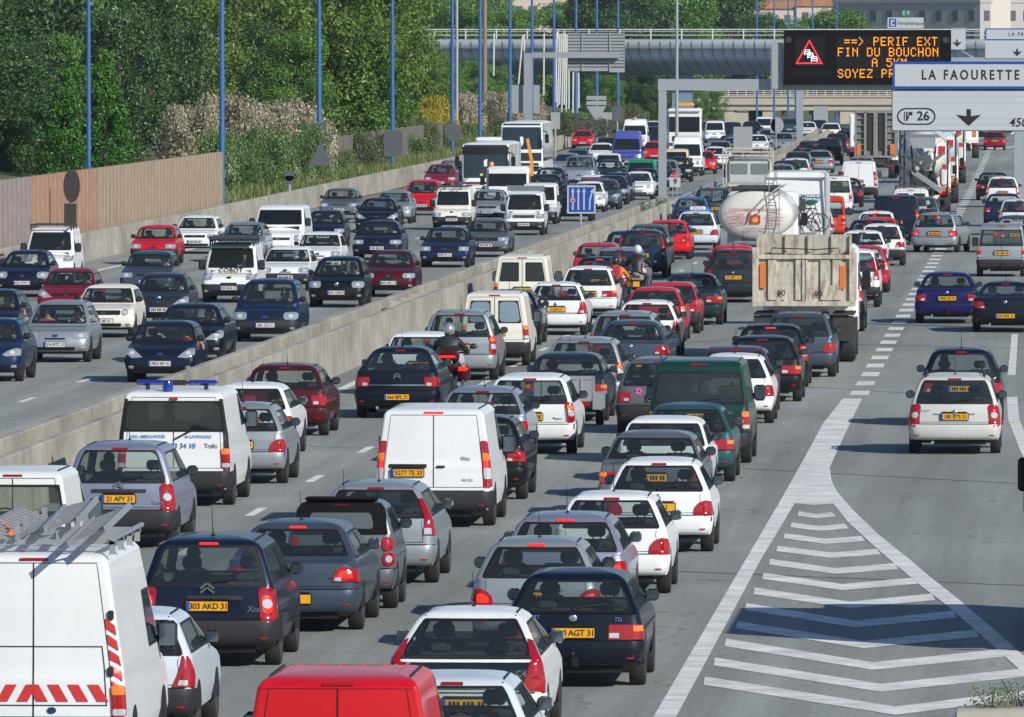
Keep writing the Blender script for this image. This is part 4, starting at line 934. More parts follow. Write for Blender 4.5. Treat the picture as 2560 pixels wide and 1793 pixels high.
# variable message gantry
Y = gnd(1655, 494).y; base = Vector((gnd(1655, 494).x, Y, 0)); g = thing('message_sign_gantry', base, 0, 'steel gantry carrying the dark electronic message board', 'gantry')
p = PXB(base, Y); p.bx(1646, 224, 1666, 499, .45, 0); p.build('post', GAL, g); p = PXB(base, Y); p.bx(1645, 198, 2560, 226, .5, 0, -.02); p.build('beam', GAL, g)
p = PXB(base, Y); p.bx(2535, 226, 2560, 720, .45, 0); p.build('post', GAL, g)
p = PXB(base, Y); p.bx(1928, 107, 1959, 224, .6, 0, -.7); p.bx(1931, 110, 1956, 221, .02, 1, -.73); p.build('cabinet', [GAL, SBACKL], g, None)
VB = mat('display_black', (.006, .006, .007), .9, spec=.1); VB2 = mat('display_panel', (.011, .011, .012), .8, spec=.15); LED = mat('amber_led', (.8, .28, .02), .5, emit=1.05, ecol=(1, .30, .012)); LEDR = mat('red_led', (.8, .02, .02), .5, emit=1.3, ecol=(1, .02, .03)); LEDW = mat('white_led', (.8, .8, .9), .5, emit=1.0, ecol=(.85, .85, 1))
p = PXB(base, Y); p.bx(1961, 75, 2378, 212, .9, 0, -1.05); p.bx(1988, 92, 2064, 166, .02, 1, -1.07); p.bx(2092, 92, 2352, 194, .02, 1, -1.07)
for x in (1973, 2365): p.th(disc_pts(x, 100, 8), .02, -1.075, 2)
for k in range(14): p.bx(1972 + k * 8, 174, 1978 + k * 8, 190, .02, 1, -1.065)
p.build('display', [VB, VB2, SDARK], g, None)
FONT = {'P': '1E11111E101010', 'E': '1F10101E10101F', 'R': '1E11111E141211', 'I': '0E04040404040E', 'F': '1F10101E101010', 'X': '11110A040A1111', 'T': '1F040404040404', 'N': '11191513111111', 'D': '1E11111111111E', 'U': '1111111111110E', 'B': '1E11111E11111E', 'O': '0E11111111110E', 'C': '0E11101010110E', 'H': '1111111F111111', 'A': '0E11111F111111', '5': '1F101E0101110E', 'K': '11121418141211', 'M': '111B1515111111', 'S': '0E11100E01110E', 'Y': '11110A04040404', 'Z': '1F01020408101F', '=': '00001F001F0000', '>': '10080402040810'}
p = PXB(base, Y)
def led(t, x, y, cw=18.2, ch=22):
    for c in t:
        if c in FONT:
            for r in range(7):
                b = int(FONT[c][2 * r:2 * r + 2], 16)
                for q in range(5):
                    if b >> (4 - q) & 1: px, py = x + q * 2.75, y + r * ch / 7; p.pl(rect(px, py, px + 2.35, py + 2.6), -1.09, 0)
        x += cw
led('==> PERIF EXT', 2112, 93); led('FIN DU BOUCHON', 2096, 119.5); led('A 5KM', 2181, 146); led('SOYEZ PRUDENTS', 2096, 173)
p.build('amber_text', LED, g, None)
p = PXB(base, Y)
tri = [(2025, 99), (2058, 160), (1990, 160)]
def inset(pts, t): cx = sum(q[0] for q in pts) / 3; cy = sum(q[1] for q in pts) / 3; return [(cx + (x - cx) * t, cy + (y - cy) * t) for x, y in pts]
i2 = inset(tri, .84); p.grid([[p.p(*q, -1.09) for q in tri + tri[:1]], [p.p(*q, -1.09) for q in i2 + i2[:1]]], 0)
for x, y in ((2020, 129), (2028, 137), (2037, 146)):
    for r_ in (rect(x - 7, y, x + 7, y + 1.6), rect(x - 5, y - 5, x + 5, y - 3.6), rect(x - 7.5, y + 5, x + 7.5, y + 6.6), rect(x - 8, y, x - 6.5, y + 9), rect(x + 6.5, y, x + 8, y + 9), rect(x - 6, y - 5, x - 4.6, y), rect(x + 4.6, y - 5, x + 6, y)): p.pl(r_, -1.092, 1)
p.build('warning_symbol', [LEDR, LEDW], g, None)
# gantry seen from behind on the left
Y = 730; base = base_under(1320, Y, .5); g = thing('sign_gantry', base, 0, 'grey cantilever gantry with a louvred sign back', 'gantry')
p = PXB(base, Y); p.bx(1310, 133, 1330, 395, .5, 0); p.build('post', GAL, g); p = PXB(base, Y); p.bx(1330, 131, 1549, 145, .5, 0, -.02); p.build('beam', GAL, g)
p = PXB(base, Y); p.bx(1418, 83, 1561, 168, .1, 0, .6); p.bx(1522, 150, 1561, 181, .1, 0, .62); p.bx(1420, 158, 1523, 178, .1, 0, .61)
for k in range(11): p.bx(1418, 86 + k * 8, 1561, 88 + k * 8, .04, 1, .56)
for x in (1453, 1522): p.bx(x, 83, x + 2.5, 178, .08, 0, .5)
p.build('sign_back', [SBACKL, SBACK], g, None)
# far gantry with the second exit sign and the ring road sign
Y = 860; base = Vector((at(2000, 347, Y).x, Y, 0)); g = thing('far_sign_gantry', base, 0, 'far white sign gantry with ring road and exit panels', 'gantry')
p = PXB(base, Y); p.bx(1991, 140, 2008, 349, .5, 0); p.build('post', GAL, g); p = PXB(base, Y); p.bx(1991, 144, 2700, 156, .5, 0, -.02); p.build('beam', GAL, g)
p = PXB(base, Y); p.bx(2219, 44, 2309, 71, .06, 0, -.1); p.bx(2223, 47, 2241, 67, .01, 1, -.115); p.th([(2227, 50), (2237, 50), (2237, 54), (2231, 54), (2231, 61), (2237, 61), (2237, 65), (2227, 65)], .006, -.125, 0); p.tx('Périphérique', 2276, 58.5, 9, 2, -.115, .004, 1.0, 'CENTER', .2)
p.build('ring_road_panel', [SWH, BLUE, SBK], g, None)
p = PXB(base, Y); p.bx(2254, 25, 2276, 42, .06, 1, -.1); p.tx('E 9', 2265, 33.5, 10, 0, -.12, .02); p.build('route_panel', [SWH, SGREEN], g, None)
p = PXB(base, Y); p.bx(2219, 74, 2414, 124, .06, 0, -.1); arrow_down(p, 2393, 99, 117, 12, 1, -.12); p.build('lane_panel', [SWH, SBK], g, None)
p = PXB(base, Y); p.bx(2463, 71, 2700, 101, .06, 1, -.1); p.bx(2466, 74, 2697, 98, .01, 0, -.115); p.tx('LA FAOURETTE', 2572, 86, 10, 2, -.13, .012, 1.42, 'CENTER', .15, xs=.8); p.bx(2463, 102, 2700, 146, .06, 0, -.1); exit_symbol(p, 2468, 121, 2508, 139, 2, 1.2); arrow_down(p, 2543, 122, 141, 12, 2, -.12)
p.build('exit_panel', [SWH, BLUE, SBK], g, None)
p = PXB(base, Y); p.bx(2378, 70, 2414, 76, .3, 0, .1); p.th([(2378, 112), (2382, 112), (2440, 146), (2432, 146)], .1, .05, 0); p.build('brace', GAL, g)
# ------------------------------------------------------------------ bridges
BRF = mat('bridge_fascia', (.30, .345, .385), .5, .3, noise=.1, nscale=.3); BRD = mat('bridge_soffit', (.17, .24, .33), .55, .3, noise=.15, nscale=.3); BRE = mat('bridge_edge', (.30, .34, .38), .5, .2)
Y = 970; base = base_under(1700, Y); g = thing('road_bridge', base, 0, 'long blue grey steel bridge with a curved ribbed soffit', 'bridge')
sc_ = Y / FPX
xa, xb = at(1010, 100, Y).x - base.x, at(2900, 100, Y).x - base.x
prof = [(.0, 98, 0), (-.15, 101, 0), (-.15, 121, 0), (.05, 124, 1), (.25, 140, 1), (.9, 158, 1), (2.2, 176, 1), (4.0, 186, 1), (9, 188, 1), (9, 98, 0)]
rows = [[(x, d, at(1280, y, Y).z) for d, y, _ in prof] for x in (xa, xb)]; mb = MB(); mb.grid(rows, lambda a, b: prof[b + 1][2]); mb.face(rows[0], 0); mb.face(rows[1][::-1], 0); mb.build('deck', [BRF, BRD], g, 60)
mb = MB(); x = xa + .4; n = 0
RIBP = [(d - .05, y) for d, y, _ in prof[2:9]]
while x < xb:
    rows = [[(x + dx + 1.0 * max(0, (y - 132) / 52) ** 1.3, d - .04, at(1280, y, Y).z) for d, y in [(-.2, 104)] + RIBP] for dx in (0, .06)]; mb.grid(rows); x += 1.02; n += 1
mb.build('rib_joints', mat('bridge_joint', (.025, .03, .04), .7), g, None)
mb = MB(); x = xa
while x < xb:
    mb.box((x, .1, (at(1280, 73, Y).z + at(1280, 98, Y).z) / 2), (.12, .12, 1.0)); x += 3.0
for yy, t in ((74, .09), (79, .04), (88, .06)): mb.box(((xa + xb) / 2, .1, at(1280, yy, Y).z), (xb - xa, .07, t))
mb.build('railing', mat('white_railing', (.6, .62, .63), .5), g)
mb = MB(); mb.box((at(1701, 220, Y).x - base.x, 6, 1.0), (2.0, 3.0, 9)); mb.build('pier', BRD, g)
mb = MB(); mb.box((xa - 3, 5, 1.0), (7, 10, 12)); mb.build('abutment', CONC, g)
Y = 1080; base = base_under(1900, Y, -4); g = thing('concrete_bridge', base, 0, 'beige concrete bridge low behind the electronic message board', 'bridge')
BEI = mat('beige_concrete', (.42, .38, .31), .9, noise=.12, nscale=.5); p = PXB(base, Y); p.bx(1730, 243, 2800, 262, 9, 0); p.bx(1730, 262, 2800, 276, 8.6, 0, .3); p.bx(1730, 240, 2800, 243.5, 9.3, 0, -.15); p.build('deck', BEI, g)
p = PXB(base, Y)
for k in range(46): x = 1732 + k * 22; p.bx(x, 226, x + 2.2, 241, .1, 0)
for yy in (226, 231, 236): p.bx(1730, yy, 2800, yy + 1.6, .06, 0, .02)
p.build('railing', mat('cream_railing', (.5, .48, .42), .6), g)
p = PXB(base, Y); p.bx(1811, 275, 1836, 315, 8, 0, .5); p.bx(1836, 282, 1870, 318, 8, 0, .6); p.bx(2100, 275, 2180, 310, 8, 0, .5); p.bx(1868, 275, 1906, 312, 1, 1, 5); p.bx(1906, 275, 1932, 312, 8, 0, .5); p.build('abutment', [BEI, SBK], g)  # black panel between the abutments stands in for shade in the opening
# white timber poles by the bridge
WPOLE = mat('white_pole', (.6, .6, .57), .7, noise=.1, nscale=1)
wp = [(1235, 83, 1234, 190), (1307, 86, 1296, 210), (1310, 86, 1311, 200), (1360, 84, 1359, 238), (1392, 80, 1389, 255), (1399, 84, 1393, 268), (1404, 84, 1398, 262), (1409, 82, 1404, 280), (1413, 84, 1410, 262), (1417, 86, 1415, 282), (1422, 100, 1422, 272), (1433, 180, 1432, 282), (1441, 180, 1443, 290), (1446, 182, 1447, 270)]
for i, (x0, y0, x1, y1) in enumerate(wp):
    Y = 880 - i * 2; a, b = at(x1, y1, Y), at(x0, y0, Y); mb = MB(); mb.tube([(0, 0, 0), tuple(b - a)], .075, 0, 6); o = mb.build('white_mast', WPOLE, loc=a)
    tag(o, ['white leaning mast standing alone before the bridge', 'white mast in the cluster standing before the bridge'][1 if i > 3 else 0], 'mast', 'white masts standing alone' if i < 4 else 'white masts clustered before the bridge')
for x, Y, h in ((1142, 690, 14), (1212, 820, 15.5), (1692, 700, 11.5)):
    b = base_under(x, Y); mb = MB(); mb.tube([(0, 0, 0), (0, 0, h)], [.13, .09] if x != 1212 else [.2, .16], 0, 8); o = mb.build('utility_pole', STEEL if x != 1212 else mat('wood_pole', (.22, .19, .15), .9), loc=b)
    tag(o, {1142: 'pale metal mast close to a blue lamp post', 1212: 'thick wooden pole rising behind the bridge railing', 1692: 'thin pale mast above the tow lorry'}[x], 'pole')
# ------------------------------------------------------------------ buildings far behind
def building(x, Y, w, dp, h, rz, wall, label, floors=4, cols=8, z0=0, roof=None, name='apartment_building', side=True):
    b = base_under(x, Y, z0); g = thing(name, b, rz, label, 'building'); mb = MB(); mb.box((0, 0, h / 2), (w, dp, h)); mb.build('wall', wall, g)
    mb = MB()
    if roof: mb.prism([(-w / 2 - .4, 0), (w / 2 + .4, 0), (w / 2 - 1.5, 1.6), (-w / 2 + 1.5, 1.6)], -dp / 2 - .4, dp / 2 + .4, 'y'); o = mb.build('roof', roof, g); o.location = (0, 0, h)
    else: mb.box((0, 0, h + .25), (w + .3, dp + .3, .5)); mb.build('parapet', wall, g)
    for f in range(floors):
        z = h - 1.9 - f * 2.9
        for k in range(cols):
            x_ = -w / 2 + (k + .5) * w / cols; m = MB(); m.box((x_, -dp / 2 - .02, z), (1.2, .1, 1.5)); m.build('window', SBACK, g)
        if side:
            for k in range(9): y_ = -dp / 2 + (k + .5) * dp / 9; m = MB(); m.box((-w / 2 - .02, y_, z), (.1, 1.2, 1.5)); m.build('window', SBACK, g)
    return g
BW = mat('pale_render', (.56, .49, .41), .9, noise=.05, nscale=.2); BG = mat('grey_render', (.45, .44, .42), .9, noise=.05, nscale=.2); TILE = mat('clay_tile', (.38, .18, .10), .9, noise=.2, nscale=.5)
a = building(2330, 1500, 11.5, 30, 14.5, R(48), mat('shaded_render', (.42, .41, .41), .9, noise=.05, nscale=.2), 'beige apartment block with a shaded long side and small windows', 4, 4)  # grey of the shaded side is put into the wall colour
g2 = building(2580, 1520, 12, 10, 14.3, R(20), BW, 'sunlit beige apartment block at the edge of the photo', 4, 3, side=False)
mb = MB(); b = base_under(2472, 1490); mb.box((0, 0, 9), (5, 5, 18)); o = mb.build('stair_tower', mat('white_render', (.65, .6, .52), .9), loc=b, rz=R(20)); tag(o, 'white stair tower between the beige apartment blocks', 'building')
for i, (x, wd) in enumerate(((1990, 22), (2120, 20), (2240, 24), (2380, 22), (2500, 20))):
    building(x, 1900, wd, 10, 15.2 + (i % 2) * .5, R(4), BW, ['tiled roof building on the skyline, first beyond the treetops', 'tiled roof building on the skyline, second beyond the treetops', 'tiled roof building behind the ring road panel', 'tiled roof building behind the beige block with small windows', 'tiled roof building behind the white stair tower'][i], 1, 6, roof=TILE, name='tiled_house', side=False)
building(640, 760, 7, 7, 12.2, R(-8), BG, 'grey house showing between the tree tops', 1, 2, name='house', side=False)
building(1330, 1400, 10, 8, 14.8, R(5), BW, 'red and white building above the far tree tops', 1, 5, roof=TILE, name='house', side=False)
mb = MB(); rows = []
for Y, z in ((2300, 0), (2600, 18), (3200, 45), (3900, 60)):
    rows.append([(-900 + k * 60, Y, z + 5 * math.sin(k * .9) + 4 * math.sin(k * 2.3)) for k in range(28)])
mb.grid(rows); tag(mb.build('hills', mat('hill_woods', (.045, .07, .05), .95, noise=.4, nscale=.03)), kind='structure')
# ------------------------------------------------------------------ extras on single vehicles
BLUEINK = mat('blue_lettering', (0.03, 0.17, 0.42), 0.4); GRINK = mat('grey_lettering', (0.18, 0.19, 0.2), 0.4, .4); BLUELAMP = mat('blue_beacon', (0.012, 0.025, 0.28), 0.12, coat=1)
REDSTRIPE = mat('red_reflective', (0.55, 0.03, 0.03), 0.4); YELINK = mat('yellow_lettering', (0.6, 0.5, 0.1), 0.5); PINK = mat('pink_sticker', (0.55, 0.08, 0.3), 0.5)
def chev(z, s=1.0):
    def f(root, c, k):
        mb = MB(); y = c.ry(0, z, .03)
        for dz in (0, .045 * s):
            for q in (1, -1): mb.box((q * .038 * s, y, z + dz), (.088 * s, .015, .022 * s), 0, ry=q * R(38))
        mb.build('badge', CHR, root)
    return f
def disc(z, s=.045, face='r'):
    def f(root, c, k):
        mb = MB(); y = c.ry(0, z, .03) if face == 'r' else c.fy(0, z, .03)
        mb.ell((0, y, z), (s, .012, s)); mb.build('badge', CHR, root)
    return f
def txt(t, x, z, size, m=None, sp=1.0, face='r', sh=0.0):
    def f(root, c, k):
        mb = MB(); lo = c.ry(x, z - size / 2, .012) if face == 'r' else c.fy(x, z, .02); hi = c.ry(x, z + size / 2, .012) if face == 'r' else c.fy(x, z + .05, .02)
        M = Matrix.Translation((x, lo, z)) @ FACE if face == 'r' else Matrix.Translation((x, lo, z)) @ Matrix.Rotation(math.pi, 4, 'Z') @ FACE @ Matrix.Rotation(-math.atan2(.05, .001 + lo - hi) * 0 - math.atan2(lo - hi, .05), 4, 'X')
        if face == 'r': M = M @ Matrix.Rotation(-math.atan2(hi - lo, size), 4, 'X')
        text_mesh(mb, t, size, M, 0, bold=.015, spacing=sp, shear=sh); mb.build('lettering', m or GRINK, root, None)
    return f
def handle(x, z, wd=.14, m=None):
    def f(root, c, k):
        mb = MB(); mb.box((x, c.ry(x, z, .02), z), (wd, .03, .035), 0, bev=.01); mb.build('door_handle', m or BLK, root)
    return f
def strip(x0, x1, z0, z1, m, name='trim_strip', off=.02):
    def f(root, c, k):
        mb = MB(); c.onskin(mb, [(x0, z0), (x1, z0), (x1, z1), (x0, z1)], 'r', off, .03, 0, 10); mb.build(name, m, root)
    return f
def towbar(root, c, k):
    mb = MB(); mb.tube([(0, -c.L / 2 + .3, .32), (0, -c.L / 2 - .10, .30), (0, -c.L / 2 - .12, .40)], .025); mb.ell((0, -c.L / 2 - .12, .43), (.035, .035, .035)); mb.box((.0, -c.L / 2 - .03, .33), (.14, .05, .12)); mb.build('tow_bar', BLK, root)
def ambulance_bits(root, c, k):
    mb = MB(); y = -c.L / 2 + .75; z = c.H + .115
    for s in (-1, 1): mb.box((s * .44, y, z), (.52, .18, .09), 0, bev=.035)
    mb.box((0, y, z), (.36, .17, .085), 1, bev=.03)
    for s in (-1, 1): mb.box((s * .5, y, z - .09), (.06, .16, .09), 1)
    mb.build('light_bar', [BLUELAMP, DGR], root)
    mb = MB(); mb.lathe([(.09, 0), (.09, .16), (.07, .19), (.0, .2)], Matrix.Translation((-.12, y - .42, c.H - .02)), 0, 14); mb.build('beacon', BLUELAMP, root)
    mb = MB(); c.onskin(mb, rp4(-.09, c.H - .16, .09, c.H - .12, .018), 'r', .02, .03, 0, 5); mb.build('brake_light', REDL, root)
    mb = MB()
    for s in (-1, 1): c.onskin(mb, [(s * .90, c.zk), (s * .985, c.zk), (s * .985, c.H - .14), (s * .93, c.H - .14)] if s > 0 else [(-.985, c.zk), (-.90, c.zk), (-.93, c.H - .14), (-.985, c.H - .14)], 'r', .016, .03, 0, 4)
    mb.build('corner_trim', BLK, root)
    mb = MB(); z = c.zr0 + .03; mb.tube([(.02 + .32 * t / 5, c.ry(.1, z - .16 + .17 * t / 5, .03), z - .16 + .17 * t / 5) for t in range(6)], .016, 0, 6); mb.build('wiper', BLK, root)
def van_ribs(root, c, k):                                # pressed ribs on the roof
    mb = MB()
    for x in (-.48, -.29, -.1, .1, .29, .48): mb.tube([(x, -c.L / 2 + .34, c.H - .028), (x, -c.L / 2 + .8, c.H - .014), (x, .3, c.H - .010)], .017, 0, 6)
    mb.build('roof_ribs', paint(k['col']), root)
    mb = MB()
    for s in (-1, 1):
        sm = c.seam('r', [(s * .13, .9), (s * .70, .9), (s * .68, 1.42), (s * .13, 1.42)], .016); i = len(mb.v); mb.v += sm.v; mb.f += [[i + q for q in f] for f in sm.f]; mb.m += [0] * len(sm.f)
    mb.build('door_panel_groove', mat('dark_red_groove', (.12, .006, .01), .5), root)
    mb = MB(); c.onskin(mb, [(-.95, c.H - .115), (.95, c.H - .115), (.95, c.H - .10), (-.95, c.H - .10)], 'r', .012, .02, 0, 10); mb.build('roof_gutter', paint(k['col']), root)
def transit_stripes(root, c, k):
    mb = MB(); z0, z1 = .83, 1.01
    for i in range(8):
        x = -.84 + i * .22; s = 1 if x < -.10 else -1
        c.onskin(mb, [(x, z0), (x + .12, z0), (x + .12 + s * .10, z1), (x + s * .10, z1)], 'r', .012, .01, 0, 2)
    for i in range(5):
        z = .88 + i * .165; c.onskin(mb, [(.87, z + .07), (.97, z), (.97, z + .10), (.87, z + .17)], 'r', .014, .01, 0, 2)
    mb.build('warning_stripes', REDSTRIPE, root)
    mb = MB(); c.onskin(mb, rp4(.15, .70, .25, .77, .034, .045), 'r', .012, .02, 0, 6); mb.build('badge', mat('blue_badge', (.02, .05, .18), .2, .4), root)
    for x in (-.90, .90):
        for z in (1.15, 1.75): mb = MB(); mb.box((x * c.W / 2 * .93, c.ry(x * c.W / 2 * .93, z, .02), z), (.06, .05, .10), 0, bev=.01); mb.build('door_hinge', DGR, root)
    mb = MB(); sm = c.seam('r', [(-.84, .78), (.80, .78), (.80, 1.42), (-.84, 1.42)], .014); mb.v, mb.f, mb.m = sm.v, sm.f, sm.m; mb.build('door_panel_groove', DGR, root)
def c4_glass(root, c, k):                                # lower tailgate glass and the upper roof glass
    mb = MB(); c.onskin(mb, [(-.80, c.zb - .30), (.80, c.zb - .30), (.86, c.zb + .02), (-.86, c.zb + .02)], 'r', .012, .02, 0, 10); mb.build('lower_rear_glass', DGL, root)
    mb = MB(); z = c.zb + .035; c.onskin(mb, [(-.88, z - .012), (.88, z - .012), (.88, z + .012), (-.88, z + .012)], 'r', .04, .04, 0, 10); mb.build('spoiler', DGR, root)
SOFT = mat('soft_top_cloth', (.010, .010, .011), .95, spec=.08)
def soft_top(root, c, k):
    mb = MB(); c.onskin(mb, [(-.90, c.zb + .03), (.90, c.zb + .03), (.98, c.H - .06), (-.98, c.H - .06)], 'r', .03, .03, 0, 10); mb.build('soft_top', SOFT, root)
    mb = MB(); mb.box((0, -c.L / 2 + .42, c.H - .005), (c.W * .66, .42, .045), 0, bev=.02); mb.build('folded_roof', SOFT, root)
    mb = MB(); c.onskin(mb, rp4(-.66, c.zb + .10, .66, c.H - .19, .06), 'r', .036, .01, 0, 8); mb.build('plastic_rear_window', mat('plastic_window', (.10, .11, .12), .12, coat=.4), root)
def spare(root, c, k):
    t, h = wheel_meshes(.35); q = link('spare_wheel', t, root, loc=(-.05, -c.L / 2 - .10, c.zb - .10)); q.rotation_euler = (0, 0, R(-90)); link('rim', h, q)
def police_board(root, c, k):
    mb = MB(); mb.box((0, 0, c.H + .09), (.62, .14, .15), 0, bev=.03); mb.build('roof_sign', WHITE, root)
    mb = MB(); text_mesh(mb, 'POLICE', .13, FM(0, -.072, c.H + .085), 0, bold=.02); mb.build('lettering', BLUEINK, root, None)
def sticker(root, c, k):
    mb = MB()
    for a in range(5): mb.ell((-.42 + .05 * math.cos(R(a * 72)), c.ry(.42, .86, .012), .86 + .05 * math.sin(R(a * 72))), (.032, .006, .032), 0, 8, 4)
    mb.build('flower_sticker', PINK, root)
def board(root, c, k):
    mb = MB(); mb.box((-.05, .9, c.H + .14), (1.55, .06, .22), 0, rx=R(-30)); mb.build('wind_deflector', STEEL, root)
def ladder_rack(root, c, k):
    mb = MB()
    for x in (-.35, .35): mb.tube([(x, 1.0, c.H - .1), (x, .6, c.H + .05), (x, -1.6, c.H + .05)], .02, 0, 6)
    for y in (.5, -.5, -1.5): mb.tube([(-.7, y, c.H + .06), (.7, y, c.H + .06)], .02, 0, 6)
    mb.tube([(-.2, .9, c.H + .05), (-.62, .2, c.H + .42)], .018, 0, 6); mb.tube([(-.1, .9, c.H + .05), (-.52, .2, c.H + .42)], .018, 0, 6); mb.build('ladder_rack', DSTEEL, root)
def beacon(root, c, k):
    mb = MB(); mb.lathe([(.10, 0), (.10, .10), (.07, .15), (0, .16)], Matrix.Translation((0, 1.2, c.H)), 0, 12); mb.build('beacon', ORL, root)
def bonnet_text(root, c, k):
    txt('COBOT', .0, .98, .20, INK, 1.1, 'f')(root, c, k)
    mb = MB(); c.onskin(mb, [(-.30, .90), (.10, .90), (.10, .925), (-.30, .925)], 'f', .02, .01, 0, 8); mb.build('lettering', YELINK, root, None)
def headrests(root, c, k): pass
def tall_flap(root, c, k): pass
V = vehicle
mat('blue_film_window', (.20, .27, .33), .18, coat=.5)  # blue grey reflection put into the colour of the opaque panes
# ---- away from the camera, lane by lane, nearest first
V('bigvan', 'white', 'R', 82, 'g', 1935, 'white high roof van with ladders on top and red striped rear doors', anten=0, extra=(transit_stripes,), L='vanlamp', fix=1, plate_low=1)
V('smallvan', 'red', 'R', 842, 'g', 2150, 'red van with ribbed roof cut off by the bottom of the photo', extra=(van_ribs,), anten=0, fix=1, sx=1.10)
V('hatch', 'bluewhite', 'R', 300, 't', 1516, 'pale blue hatchback half hidden beside the ladder van', L='tri', black=1)
V('smallvan', 'white', 'R', 30, 't', 1162, 'white van with one rear window beside the lavender people carrier', rearwin=1, L='vanlamp', anten=0)
V('hatch', 'bluewhite', 'R', 1124, 't', 1673, 'pale blue car at the bottom edge, beside the red van roof', anten=0, mirr=1)
V('c4', 'white', 'R', 1163, 't', 1513, 'white coupe with dark split rear glass and slanted red lamps', extra=(c4_glass, txt('C4', .62, .80, .10), chev(.72)), mirr=1, wip=0, plate_low=1, fix=1)
V('escort', 'darknavy', 'R', 1432, 'g', 1712, 'dark blue hatchback with plate 130 AGT 31 and tow bar', plate='130 AGT 31', extra=(towbar, txt('ESCORT', -.52, .87, .06, CHR), txt('TD', .55, .84, .07, CHR), disc(.86, .05)), brake=0, fix=1, anten=0)
V('mpv', 'navy', 'R', 517, 'g', 1661, 'navy people carrier with chevron badge and plate 303 AKD 31', plate='303 AKD 31', black=1, brake=1, extra=(chev(.98, 1.2), txt('Xsara', .62, .74, .10, CHR, sh=.2), strip(-.30, .52, .86, .91, DGR)), fix=1)
V('hatch', 'silver', 'R', 1338, 't', 1338, 'silver hatchback with lit brake lamps behind the dark blue one', brake=1, extra=(txt('2000', .3, .80, .05),))
V('golf', 'lavender', 'R', 1408, 't', 1276, 'lavender hatchback braking beside two white hatchbacks', brake=1, L='square', mirr=1)
V('hatch', 'white', 'R', 1526, 'g', 1481, 'white hatchback on the inside lane, nearer of two alike', mirr=1, extra=(disc(.84),), plate_low=0)
V('hatch', 'white', 'R', 1645, 'g', 1377, 'white hatchback with black bumper strip, farther of two alike', plate='MH 31', extra=(disc(.87), strip(-.98, .98, .50, .56, BLK)), anten=0)
V('saloon', 'slate', 'R', 728, 'g', 1575, 'slate blue saloon braking next to the small cabriolet', brake=1, plate_low=1, plate='AF 31', extra=(disc(.88), txt('407', .55, .74, .07, CHR)), mirr=1)
V('smart', 'grey', 'R', 850, 'g', 1516, 'tiny grey cabriolet with black soft top and round tail lamps', extra=(soft_top,), brake=0, rearwin=0, wip=0, anten=2)
V('c4h', 'silver', 'R', 935, 'g', 1456, 'silver hatchback with tall red lamps beside the tiny cabriolet', L='pillar', mirr=1, fix=0)
V('van', 'white', 'R', 1083, 'g', 1315, 'white delivery van with plate 5277 TE 33 and blank rear doors', plate='5277 TE 33', black=1, extra=(txt('Vito', .52, 1.13, .09), txt('109 CDI', .55, .78, .055), handle(.12, 1.0), strip(-.78, -.12, .985, 1.04, BLK)), px=-.42, fix=1, anten=0, brake=1)
V('mpv', 'lavender', 'R', 296, 't', 1099, 'lavender people carrier with plate 21 APY 31', plate='21 APY 31', black=1, extra=(chev(.97, 1.0), txt('Xsara', .60, .72, .09, CHR, sh=.2), strip(-.50, .50, .88, .93, DGR)), anten=2)
V('ambu', 'white', 'R', 433, 'g', 1263, 'white ambulance with blue light bar and blue lettering', rearwin=1, glass='privacy_window_glass', black=1, extra=(ambulance_bits, txt('SARL AMBULANCES', -.44, 1.20, .074, BLUEINK, .9), txt('de LAGRAGAIS', .42, 1.20, .074, BLUEINK, .95), txt('5 93 34 10', .12, 1.04, .12, BLUEINK), txt('Trafic', .64, 1.04, .10, GRINK)), wip=0, L='vanlamp', fix=1, anten=0, plate_low=1)
V('hatch', 'silver', 'R', 596, 'g', 1207, 'silver hatchback with black mirrors just past the ambulance', black=0, extra=(disc(.85), strip(-.98, .98, .50, .57, BLK)))
V('escort', 'white', 'R', 618, 'g', 1141, 'white hatchback between the silver one and the maroon one', L='square', black=0, mirr=1)
V('golf', 'maroon', 'R', 708, 'g', 1088, 'maroon hatchback alongside the concrete barrier', L='square', extra=(strip(-.98, .98, .46, .56, DGR),))
V('fast', 'darknavy', 'R', 992, 'g', 1044, 'black saloon with chevron and plate 666 BPL 31 by the touring motorcycle', plate='666 BPL 31', plate_low=1, L='square', extra=(chev(.88, 1.1), strip(-.70, .72, .70, .72, CHR)), mirr=1, fix=1)
V('boxy', 'white', 'R', 1047, 't', 828, 'small white hatchback in front of the black saloon', anten=0, black=1)
V('mpv', 'silver', 'R', 1147, 'g', 949, 'silver people carrier with pointed tail lamps ahead of the motorcycle', L='tall', extra=(disc(.95),), plate_low=0)
V('smallvan', 'cream', 'R', 1236, 'g', 913, 'cream van with two blue rear windows and dented doors', rearwin=2, black=1, anten=0, extra=(handle(.05, .93, .05), handle(.05, 1.0, .05)), glass='blue_film_window')
V('golf', 'darknavy', 'R', 1268, 'g', 862, 'dark blue hatchback squeezed between two cream vans')
V('smallvan', 'cream', 'R', 1316, 't', 635, 'cream van with stickers on its rear window, by the barrier', rearwin=2, black=1, anten=0)
V('hatch', 'white', 'R', 1389, 'g', 837, 'white hatchback with triangular red lamps beside the cream van', L='tri', plate='CGA 31', extra=(disc(.86), strip(-.98, .98, .50, .60, DGR)))
V('hatchtall', 'white', 'R', 1458, 't', 664, 'white hatchback just ahead of the orange rider', L='horiz', anten=0)
V('hatch', 'darknavy', 'R', 1497, 't', 641, 'navy hatchback with lit high brake lamp near the riders', brake=1, L='tall')
V('boxy', 'rose', 'R', 1494, 't', 606, 'old red hatchback next to the barrier beyond the riders')
V('estate', 'silverblue', 'R', 1547, 't', 617, 'light blue estate in front of the black jacketed rider')
